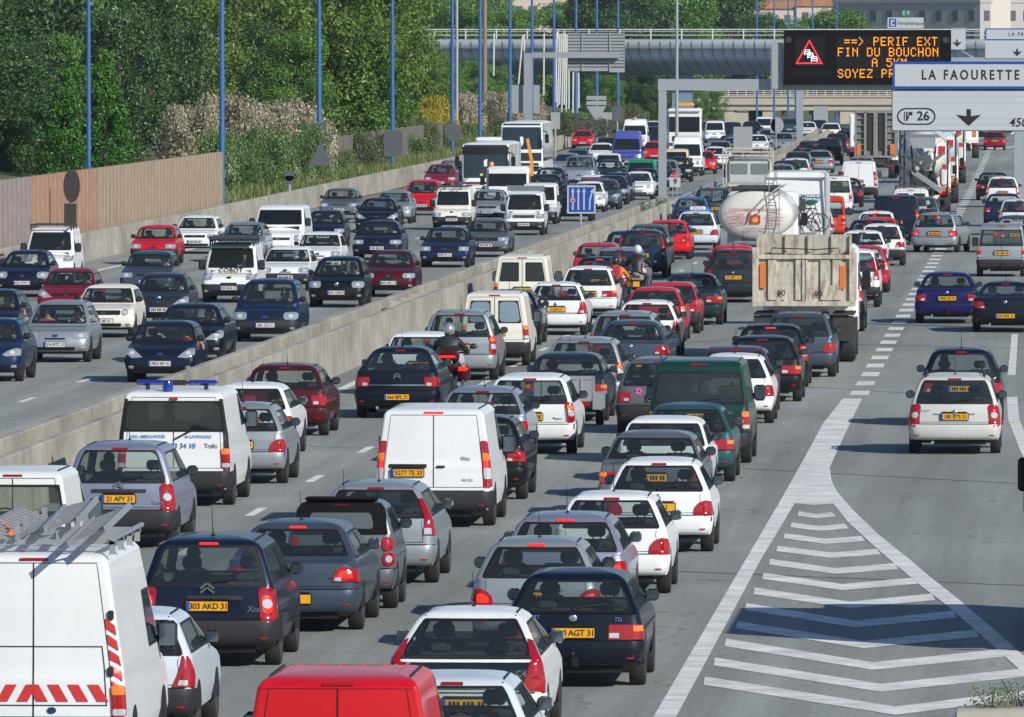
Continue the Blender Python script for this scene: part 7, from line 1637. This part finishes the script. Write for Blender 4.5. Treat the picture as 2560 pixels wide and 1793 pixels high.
def bike(x, y, label, col, touring):
    g = gnd(x, y); b = thing('motorcycle', (g.x, g.y, 0), 0, label, 'motorcycle', 'motorcycles between the lanes'); q = Matrix.Rotation(R(90), 4, 'Y')
    for yy in (0, 1.5):
        mb = MB(); mb.lathe([(.2, -.07), (.27, -.085), (.31, -.05), (.32, 0), (.31, .05), (.27, .085), (.2, .07)], q, 0, 24); o = mb.build('wheel', TYR, b); o.location = (0, yy, .32); h = MB(); h.lathe([(.22, -.06), (.05, -.05), (.05, .05), (.22, .06)], q, 0, 16); h.build('rim', RIM, o)
    mb = MB(); rows = []
    for yy, w, z0, z1 in ((-.30, .10, .66, .86), (-.1, .16, .55, .90), (.2, .2, .45, .82), (.6, .24, .35, .80), (.95, .22, .40, .98), (1.25, .16, .55, .95), (1.4, .06, .65, .8)):
        rows.append([(w * math.cos(2 * math.pi * k / 12), yy, (z0 + z1) / 2 + (z1 - z0) / 2 * math.sin(2 * math.pi * k / 12)) for k in range(12)])
    mb.grid(rows, closed=True); mb.face(rows[0]); mb.face(rows[-1]); mb.build('bodywork', col, b)
    mb = MB(); mb.box((0, .15, .84), (.30, .8, .10), 0, bev=.04); mb.build('saddle', JBLK, b)
    mb = MB(); mb.tube([(-.42, .72, 1.05), (-.3, .78, 1.05), (0, .95, 1.0), (.3, .78, 1.05), (.42, .72, 1.05)], .018, 0, 8); mb.build('handlebar', BLK, b)
    for s in (-1, 1):
        mb = MB(); mb.tube([(s * .30, .9, 1.05), (s * .46, .92, 1.16)], .012); mb.ell((s * .50, .92, 1.18), (.09, .03, .065), 0, 12, 6); m = mb.build('wing_mirror', BLK, b); mb = MB(); mb.ell((s * .50, .905, 1.18), (.075, .02, .052), 0, 12, 6); mb.build('mirror_glass', MIR, m)
        mb = MB(); mb.tube([(s * .22, 1.0, .32), (s * .24, .2, .34), (s * .25, -.25, .38)], [.04, .05, .055], 0, 8); mb.build('exhaust', CHR, b)
    mb = MB(); mb.box((0, -.42, .52), (.20, .02, .16)); mb.build('license_plate', PLY if not touring else PLW, b)
    if touring:
        mb = MB(); mb.box((0, -.30, .98), (.52, .42, .30), 0, bev=.10); mb.build('top_box', col, b)
        mb = MB(); mb.box((0, -.525, .99), (.36, .03, .05), 0, bev=.01); mb.build('brake_light', REDB, b)
        for s in (-1, 1):
            mb = MB(); mb.box((s * .36, -.12, .62), (.26, .62, .40), 0, bev=.10); mb.build('pannier', col, b); mb = MB(); mb.box((s * .33, -.44, .72), (.18, .05, .10), 0, bev=.03); mb.build('tail_light', REDB, b); mb = MB(); mb.box((s * .43, -.44, .72), (.05, .05, .08), 0, bev=.02); mb.build('indicator', ORL, b)
        mb = MB(); mb.box((0, -.02, 1.05), (.42, .10, .35), 0, 0, R(12), bev=.05); mb.build('backrest', JBLK, b)
    else:
        mb = MB(); mb.box((0, -.30, .72), (.46, .2, .30), 0, bev=.12); mb.build('tail_fairing', col, b); mb = MB(); mb.box((0, -.41, .76), (.24, .03, .06), 0, bev=.02); mb.build('tail_light', REDL, b)
    mb = MB(); rows = [[(x_ * w, yy, z) for x_ in (-1, -.5, 0, .5, 1)] for yy, w, z in ((1.05, .22, .98), (1.0, .20, 1.15), (.92, .14, 1.28))]; mb.grid(rows); mb.build('windshield', GLASS, b)
    return b
b1 = bike(1121, 1002, 'dark red touring motorcycle with lit tail lamps beside the black saloon', paint('maroon'), True); rider(b1.location, 0, 'rider in black with a silver helmet on the touring motorcycle', JBLK, HELS)
b2 = bike(1537, 787, 'orange motorcycle in the gap beside white hatchbacks', paint('orange'), False); r2 = rider(b2.location, 0, 'rider in an orange jacket wearing a red backpack', ORJ, HELB, .2)
b3 = bike(1592, 752, 'dark motorcycle just ahead of the orange one', paint('black'), False); rider(b3.location, R(-3), 'rider in a black jacket with a patterned pale helmet', JBLK, HELW, .2)
mb = MB(); mb.box((0, 0, 0), (.34, .20, .46), 0, bev=.08); mb.box((0, -.11, -.06), (.26, .08, .24), 0, bev=.03); mb.tube([(-.12, .1, .2), (-.13, .28, .16), (-.12, .3, -.1)], .02); mb.tube([(.12, .1, .2), (.13, .28, .16), (.12, .3, -.1)], .02)
o = mb.build('backpack', mat('red_backpack', (.33, .025, .05), .8), loc=b2.location + Vector((0, .01, 1.20))); tag(o, 'red backpack on the back of the orange rider', 'backpack')
# ------------------------------------------------------------------ trees, shrubs, grass
def leaf_mat(name, cols, trans=.25):
    m = bpy.data.materials.new(name); m.use_nodes = True; n = m.node_tree; b = n.nodes['Principled BSDF']; L = n.links
    g = n.nodes.new('ShaderNodeNewGeometry'); cr = n.nodes.new('ShaderNodeValToRGB'); e = cr.color_ramp.elements
    e[0].position = 0; e[0].color = (*cols[0], 1); e[1].position = 1; e[1].color = (*cols[-1], 1)
    for i, c in enumerate(cols[1:-1]): q = e.new((i + 1) / (len(cols) - 1)); q.color = (*c, 1)
    oi = n.nodes.new('ShaderNodeObjectInfo'); tc = n.nodes.new('ShaderNodeTexCoord'); nz = n.nodes.new('ShaderNodeTexNoise'); nz.inputs['Scale'].default_value = .55; nz.inputs['Detail'].default_value = 3
    L.new(tc.outputs['Object'], nz.inputs['Vector']); ad = n.nodes.new('ShaderNodeMath'); ad.operation = 'ADD'; mr = n.nodes.new('ShaderNodeMapRange'); mr.inputs['From Min'].default_value = .3; mr.inputs['From Max'].default_value = .7; mr.inputs['To Min'].default_value = -.3; mr.inputs['To Max'].default_value = .3
    L.new(nz.outputs['Fac'], mr.inputs[0]); sc = n.nodes.new('ShaderNodeMath'); sc.operation = 'MULTIPLY_ADD'; sc.inputs[1].default_value = .7; sc.inputs[2].default_value = .15; L.new(g.outputs['Random Per Island'], sc.inputs[0])
    L.new(sc.outputs[0], ad.inputs[0]); L.new(mr.outputs[0], ad.inputs[1]); L.new(ad.outputs[0], cr.inputs[0])
    b.inputs['Roughness'].default_value = .42; b.inputs['Specular IOR Level'].default_value = .5; L.new(cr.outputs[0], b.inputs['Base Color'])
    t = n.nodes.new('ShaderNodeBsdfTranslucent'); L.new(cr.outputs[0], t.inputs[0]); mx = n.nodes.new('ShaderNodeMixShader'); mx.inputs[0].default_value = trans; L.new(b.outputs[0], mx.inputs[1]); L.new(t.outputs[0], mx.inputs[2]); L.new(mx.outputs[0], n.nodes['Material Output'].inputs[0]); return m
LM = {'dark': leaf_mat('dark_leaves', [(.018, .052, .012), (.050, .115, .028), (.121, .218, .065)], .2), 'mid': leaf_mat('mid_leaves', [(.059, .144, .018), (.101, .236, .031), (.186, .338, .061)]), 'olive': leaf_mat('olive_leaves', [(.056, .111, .014), (.125, .221, .030), (.237, .338, .070)], .3),
 'light': leaf_mat('light_leaves', [(.075, .178, .024), (.133, .267, .042), (.208, .356, .073)]), 'conifer': leaf_mat('conifer_needles', [(.027, .101, .011), (.054, .176, .016), (.095, .243, .034)]), 'ivy': leaf_mat('ivy_leaves', [(.041, .108, .020), (.081, .176, .034), (.135, .243, .068), (.567, .567, .338)]),
 'blossom': leaf_mat('blossom', [(.13, .17, .07), (.30, .27, .17), (.50, .44, .33), (.66, .60, .48)]), 'broom': leaf_mat('broom_flowers', [(.095, .176, .041), (.405, .338, .027), (.837, .594, .014)]), 'grass': leaf_mat('grass_blades', [(.068, .135, .027), (.149, .203, .054), (.297, .270, .121)]), 'lilac': leaf_mat('lilac_flowers', [(.08, .14, .04), (.09, .13, .05), (.108, .176, .054), (.270, .176, .270), (.432, .270, .432)]), 'scrub': leaf_mat('scrub_leaves', [(.068, .108, .034), (.121, .162, .061), (.203, .216, .108)])}
BARK = mat('bark', (.10, .08, .06), .95, noise=.3, nscale=4)
def leaf_quads(mb, p, nrm, s, rnd):
    u = nrm.orthogonal().normalized(); v = nrm.cross(u); a = rnd.uniform(0, 6.28); u, v = u * math.cos(a) + v * math.sin(a), v * math.cos(a) - u * math.sin(a)
    i = len(mb.v); b = nrm * (s * .18)
    mb.v += [tuple(p - u * s), tuple(p + v * s * .55 + b), tuple(p + u * s), tuple(p - v * s * .55 + b)]; mb.f.append([i, i + 1, i + 2, i + 3]); mb.m.append(0)
def crown_mesh(kind, seed, h, r, n, leaf, z0, shape='round'):
    rnd = random.Random(seed); mb = MB(); C = []
    nc = 90 if shape != 'cone' else 190
    for k in range(nc):
        t = rnd.random()
        if shape == 'cone': z = z0 + (h - z0) * t; rr = r * (1 - t) ** .75 * rnd.uniform(.75, 1.0); cr = .28 + .25 * (1 - t)
        elif shape == 'column': z = z0 + (h - z0) * t; rr = r * (math.sin(math.pi * (.12 + .8 * t)) ** .6) * rnd.uniform(.3, 1.0); cr = r * rnd.uniform(.22, .42)
        else: z = z0 + (h - z0) * t; rr = r * max(.15, math.sin(math.pi * (.10 + .80 * t))) ** .7 * math.sqrt(rnd.uniform(.05, 1.0)); cr = r * rnd.uniform(.16, .36)
        a = rnd.uniform(0, 2 * math.pi); C.append((Vector((rr * math.cos(a), rr * math.sin(a), min(z, h - cr * .6))), cr))
    for k in range(n):
        c, cr = C[rnd.randrange(nc)]; d = Vector((rnd.gauss(0, 1), rnd.gauss(0, 1), rnd.gauss(0, 1) * .8)).normalized(); p = c + d * cr * (rnd.random() ** .35)
        if p.z < z0 * .6: continue
        nr = (d * .8 + Vector((rnd.gauss(0, .6), rnd.gauss(0, .6), rnd.gauss(0, .6) + .35))).normalized(); leaf_quads(mb, p, nr, leaf * rnd.uniform(.6, 1.3), rnd)
    me = mb.mesh('crown', [LM[kind]], None, recalc=False); me.polygons.foreach_set('use_smooth', [False] * len(me.polygons)); return me
def trunk_mesh(seed, h, r):
    rnd = random.Random(seed); mb = MB(); mb.tube([(0, 0, -.3), (.05, 0, h * .2), (-.05, .1, h * .45), (.1, 0, h * .8)], [.028 * h, .021 * h, .015 * h, .004 * h], 0, 8)
    for k in range(9 if r > 2 else 0):
        a = rnd.uniform(0, 6.28); z = h * rnd.uniform(.2, .6); e = Vector((math.cos(a) * r * .75, math.sin(a) * r * .75, z + h * rnd.uniform(.1, .25))); mb.tube([(0, 0, z), tuple(Vector((0, 0, z)).lerp(e, .5) + Vector((0, 0, .2))), tuple(e)], [.009 * h, .006 * h, .002 * h], 0, 6)
    return mb.mesh('trunk', [BARK])
def plant(name, kind, key, h, r, n, leaf, z0, shape='round', loc=None, rz=0, sc=(1, 1, 1), label='', cat='tree', group=None):
    cm = cached(('crown', kind, key), lambda: crown_mesh(kind, hash(key) % 9999 if not isinstance(key, int) else key, h, r, n, leaf, z0, shape)); tm = cached(('trunk', key), lambda: trunk_mesh(key, h, r))
    t = thing(name, loc, rz, label, cat, group, sc); link('trunk', tm, t); link('crown' if cat == 'tree' else 'foliage', cm, t); return t
def tree(x, Y, h, kind, label, seed=None, w=1.0, zb=1.5, shape='round', group='trees along the left verge'):
    i = len(bpy.data.objects); key = {'dark': 11, 'mid': 22, 'olive': 33, 'light': 44, 'conifer': 55}[kind] + (seed or 0) * 100
    b = base_under(x, Y, zb); H = {'round': 12, 'column': 12, 'cone': 6}[shape]; r = {'round': 4.2, 'column': 2.6, 'cone': 1.5}[shape]; s = h / H
    n = {'round': 24000, 'column': 10000, 'cone': 16000}[shape]; return plant('broadleaf_tree' if shape != 'cone' else 'conifer_tree', kind, key, H, r, n, .135 if shape != 'cone' else .075, 1.0 if shape != 'cone' else .1, shape, b, (x * 1.7) % 6.28, (s * w, s * w, s), label, 'tree', group)
T = [(-15, 438, 6.2, 'dark', 1, 1.2, 'low dark tree at the edge right behind the fence'), (40, 441, 5.6, 'dark', 0, 1.2, 'low dark bushy tree over the seam of the purple fence boards'), (10, 455, 7.5, 'dark', 0, 1.1, 'low dark tree over the purple end of the fence'), (70, 450, 6.5, 'dark', 1, 1.1, 'low dark tree left of the conifers'), (120, 462, 6.8, 'mid', 1, 1.0, 'low green tree just behind the left conifer'), (-60, 520, 15, 'dark', 0, 1.0, 'dark tree at the left edge of the photo'), (60, 560, 17, 'dark', 1, .95, 'dark tall tree left of the first blue lamp post'), (150, 500, 13.5, 'dark', 1, .8, 'dark tree just behind the conifers'), (230, 600, 18, 'dark', 0, 1.0, 'tallest dark tree behind the first blue lamp post'), (345, 560, 16, 'dark', 1, .9, 'dark tree between the first two blue lamp posts'), (400, 520, 9.5, 'dark', 0, .8, 'lower dark tree above the right end of the timber fence'),
 (300, 480, 8, 'dark', 1, .8, 'low dark tree behind the timber fence'), (440, 640, 17, 'mid', 0, 1.0, 'fresh green tree behind the second blue lamp post'), (520, 660, 14, 'mid', 1, .9, 'fresh green tree below the grey house'), (490, 540, 9, 'olive', 0, .9, 'olive tree just left of the second blue lamp post'), (610, 590, 11.5, 'olive', 1, 1.0, 'olive tree right of the second blue lamp post'), (640, 560, 7.6, 'dark', 0, .9, 'grey green bushy tree above the blossom shrubs'),
 (700, 620, 13.5, 'olive', 0, 1.05, 'broad olive tree left of the third blue lamp post'), (790, 640, 15.5, 'olive', 1, 1.0, 'tall olive tree behind the third blue lamp post'), (860, 600, 11.5, 'olive', 0, 1.0, 'olive tree between the third and fourth lamp posts'), (905, 660, 15, 'olive', 1, 1.0, 'tall olive tree left of the bridge end'), (955, 640, 10.5, 'olive', 0, 1.0, 'olive tree over the fourth blue lamp post'), (1050, 700, 6.6, 'olive', 1, 1.0, 'olive tree covering the bridge end'), (1100, 720, 6.0, 'mid', 1, 1.0, 'low green tree under the bridge end'), (740, 540, 7, 'mid', 0, 1.0, 'low fresh green tree above the triangular sign back'), (900, 600, 7.0, 'mid', 1, 1.1, 'low fresh green tree by the square sign back'), (560, 700, 17, 'olive', 1, 1.0, 'far olive tree beneath the grey house')]
for x, Y, h, k, s, w, lb in T: tree(x, Y, h, k, lb, s, w)
for x, Y, h, lb in ((163, 430, 5.6, 'bright green conifer hedge tree left of the first lamp post'), (262, 432, 6.4, 'bright green pointed conifer right of the first lamp post'), (215, 440, 4.6, 'low bright green conifer behind the first lamp post')): tree(x, Y, h + .3, 'conifer', lb, 0, .92, .9, 'cone', 'conifers behind the fence')
far = [(1010, 1150, 14, 'light'), (1080, 1180, 15.5, 'light'), (1150, 1130, 13, 'mid'), (1215, 1190, 15, 'light'), (1285, 1150, 12.0, 'light'), (1350, 1170, 12, 'mid'), (1420, 1190, 13.0, 'light'), (1500, 1160, 14.5, 'dark'), (1570, 1130, 15.5, 'dark'), (1640, 1170, 14.5, 'dark'), (1700, 1150, 14, 'mid'), (1765, 1190, 15, 'dark'), (1830, 1160, 14.5, 'dark'), (1895, 1200, 11.8, 'dark'), (1960, 1180, 10.6, 'mid'), (2030, 1220, 11.6, 'mid'), (2095, 1200, 12.2, 'mid'), (2155, 1240, 10, 'mid')]
for i, (x, Y, h, k) in enumerate(far): tree(x, Y, h, k, '%s tree beyond the steel bridge, %s from its wooded end' % ({'light': 'light green', 'mid': 'mid green', 'dark': 'dark green'}[k], ['first', 'second', 'third', 'fourth', 'fifth', 'sixth', 'seventh', 'eighth', 'ninth', 'tenth', 'eleventh', 'twelfth', 'thirteenth', 'fourteenth', 'fifteenth', 'sixteenth', 'seventeenth', 'eighteenth'][i]), i % 2, 1.15, 0, group='trees beyond the bridge')
for i, (x, Y, h, k) in enumerate([(1180, 905, 5.5, 'light'), (1240, 930, 5.2, 'light'), (1450, 1020, 6, 'dark'), (1510, 1010, 5.5, 'mid'), (1560, 1030, 6.5, 'dark'), (1620, 1020, 6.2, 'dark'), (1670, 1040, 5.5, 'dark'), (1740, 1050, 3.6, 'mid'), (1790, 1060, 3.2, 'mid')]): tree(x, Y, h, k, ['low light green tree left of the white masts', 'low light green tree beside the white masts', 'dark tree under the bridge behind the masts', 'green tree under the bridge past the masts', 'dark tree under the bridge by the lamp posts', 'dark tree under the bridge left of the pier', 'dark tree touching the bridge pier', 'small green tree right of the tow lorry', 'small green tree before the beige abutment'][i], i % 2, 1.2, 0 if i > 1 else 1.0, group='trees under the bridge')
def shrub(x, Y, r, h, kind, label, zb=.9, n=11000, leaf=.055, group='shrubs on the verge', key=None, sq=1.0):
    b = base_under(x, Y, zb); k = key or {'blossom': 61, 'ivy': 62, 'broom': 63, 'lilac': 64, 'scrub': 65, 'olive': 66, 'mid': 67}[kind]
    cm = cached(('shrub', kind), lambda: crown_mesh(kind, k, 2.0, 1.6, n, leaf, .05)); st = cached(('stem',), lambda: trunk_mesh(5, 1.6, 1.0))
    t = thing('shrub', b, (x * 2.3) % 6.28, label, 'shrub', group, (r / 1.6, r / 1.6 * sq, h / 2.0)); link('stem', st, t); link('foliage', cm, t); return t
for x, Y, r, h, lb in ((470, 470, 1.6, 4.0, 'cream blossoming shrub above the fence end'), (560, 490, 1.9, 4.4, 'cream blossoming shrub behind the second lamp post'), (640, 500, 2.1, 4.0, 'large cream blossoming shrub in the middle of the bank'), (715, 510, 2.2, 4.0, 'cream blossoming shrub next to the triangular sign'), (770, 520, 1.5, 3.2, 'small cream blossoming shrub behind the third lamp post'), (1245, 760, 2.0, 3.4, 'pale blossoming shrub left of the coach'), (1300, 780, 2.0, 3.0, 'pale blossoming shrub near the left gantry foot'), (1160, 700, 1.4, 3.6, 'pale blossoming shrub by the round sign')): shrub(x, Y, r, h, 'blossom', lb)
for i, (x, Y) in enumerate(((545, 458), (580, 463), (615, 470), (655, 478), (690, 486), (735, 497), (775, 505))): shrub(x, Y, 1.25 + .2 * (i % 2), 3.0 - .45 * ((i * 2) % 3), 'ivy', ['ivy thicket touching the end of the fence', 'ivy thicket right of the second lamp post', 'ivy thicket with cream flowers, third from the fence', 'ivy thicket above the white van', 'ivy thicket left of the small sign', 'ivy thicket around the small sign', 'ivy thicket before the third lamp post'][i], group='ivy thickets behind the wall')
for i, (x, Y, r, h) in enumerate(((1085, 665, 1.3, 3.6), (1108, 672, 1.2, 2.8), (1162, 700, 1.0, 2.6), (1068, 655, 1.0, 2.8))): shrub(x, Y, r, h, 'broom', ['yellow flowering broom left of the round sign, tallest', 'yellow flowering broom touching the round sign', 'yellow flowering broom right of the round sign', 'yellow broom clump behind the square sign'][i])
for i, (x, Y) in enumerate(((830, 535), (880, 552), (930, 572), (1010, 605), (1050, 622), (1090, 645), (1170, 695), (1210, 725), (1405, 775), (1460, 805), (1520, 830), (1570, 850), (1330, 815))): shrub(x, Y, 1.3 + .3 * (i % 2), 1.6 + .4 * ((i * 2) % 3), 'scrub' if i % 3 else 'ivy', ['low scrub right of the third lamp post', 'low scrub midway to the square sign', 'low scrub left of the square sign', 'low scrub right of the fourth lamp post', 'low scrub above the wine red car', 'low scrub left of the round sign', 'low scrub left of the coach', 'low scrub behind the coach', 'low scrub right of the coach', 'low scrub above the lone red car', 'low scrub under the direction signs', 'low scrub at the end of the wall', 'low scrub at the left gantry foot'][i])
for i, (x, Y) in enumerate(((1465, 780), (1500, 800))): shrub(x, Y, 1.0, 1.2, 'lilac', ['lilac coloured weeds above the lone red car', 'lilac coloured weeds beneath the direction signs'][i])
# wooden slats behind the scrub
mb = MB(); rows = []
for Y in range(470, 640, 6):
    for q in (0, 3): X = tab(WX, Y + q) - 2.2; mb.box((X - tab(WX, 470) + 2.2, Y + q - 470, 1.0 + .05 * (q % 2)), (.05, 2.6, 2.0), 0)
o = mb.build('old_board_fence', mat('old_grey_boards', (.16, .145, .125), .9, noise=.3, nscale=2), loc=(tab(WX, 470) - 2.2, 470, 1.0)); tag(o, 'old grey board fence half hidden in the scrub', 'fence')
# grass along the wall, and the weeds growing out of the median
rnd = random.Random(3); mb = MB()
for k in range(26000):
    Y = rnd.uniform(440, 900); X = tab(WX, Y) - .35 - abs(rnd.gauss(0, 2.6)); h = rnd.uniform(.25, .75); z = .75 + max(0, (tab(WX, Y) - .3 - X)) * .16; a = rnd.uniform(0, 3.14); w = rnd.uniform(.02, .05)
    d = Vector((math.cos(a) * w, math.sin(a) * w, 0)); l = Vector((rnd.gauss(0, .12), rnd.gauss(0, .12), h)); p = Vector((X, Y, z)); i = len(mb.v); mb.v += [tuple(p - d), tuple(p + d), tuple(p + l)]; mb.f.append([i, i + 1, i + 2]); mb.m.append(0)
me = mb.mesh('grass', [LM['grass']], None, recalc=False); tag(link('grass', me), kind='stuff')
def weed(X, Y, z, r, label, kind='scrub', seed=1, leaf=.05, n=260):
    rr = random.Random(seed); mb = MB()
    for k in range(n): d = Vector((rr.gauss(0, 1), rr.gauss(0, 1), abs(rr.gauss(0, 1)))).normalized(); p = d * r * rr.random() ** .5; leaf_quads(mb, p, (d + Vector((rr.gauss(0, .5), rr.gauss(0, .5), .5))).normalized(), leaf * rr.uniform(.6, 1.3), rr)
    for k in range(7): a = rr.uniform(0, 6.28); mb.tube([(0, 0, -.05), (math.cos(a) * r * .7, math.sin(a) * r * .7, r * rr.uniform(.5, 1.0))], .008, 0, 4)
    o = link('weed', mb.mesh('weed', [LM[kind]], None, recalc=False), loc=(X, Y, z)); tag(o, label, 'weed', 'weeds on the road edges')
weed(-18.1 + RX(425), 425, .85, .55, 'leafy weed growing out of the median below the gantry post', seed=2); weed(-18.1 + RX(441), 441, .85, .4, 'dry weed clump beside the gantry post', 'grass', 3); weed(-18.1, 262, .8, .16, 'tiny weed on top of the median', seed=4)
weed(a_.x + 1.6 if False else gnd(2480, 1800).x, gnd(2480, 1800).y, .12, .34, 'dry weeds on the kerb block, larger clump', 'grass', 5, .018, 600); weed(gnd(2550, 1790).x, gnd(2550, 1790).y, .12, .32, 'flowering weeds on the kerb block by the edge', 'lilac', 6, .018, 500)
# ------------------------------------------------------------------ the air between
mb = MB(); mb.box((-100, 1450, 22), (1900, 4400, 72)); hz = mb.mesh('haze', [None], None); hm = bpy.data.materials.new('haze_air'); hm.use_nodes = True; n = hm.node_tree; n.nodes.remove(n.nodes['Principled BSDF'])
pv = n.nodes.new('ShaderNodeVolumePrincipled'); pv.inputs['Color'].default_value = (.80, .88, 1.0, 1); pv.inputs['Density'].default_value = .00006; pv.inputs['Anisotropy'].default_value = .2; n.links.new(pv.outputs[0], n.nodes['Material Output'].inputs['Volume'])
hz.materials.clear(); hz.materials.append(hm); tag(link('haze', hz), kind='stuff')
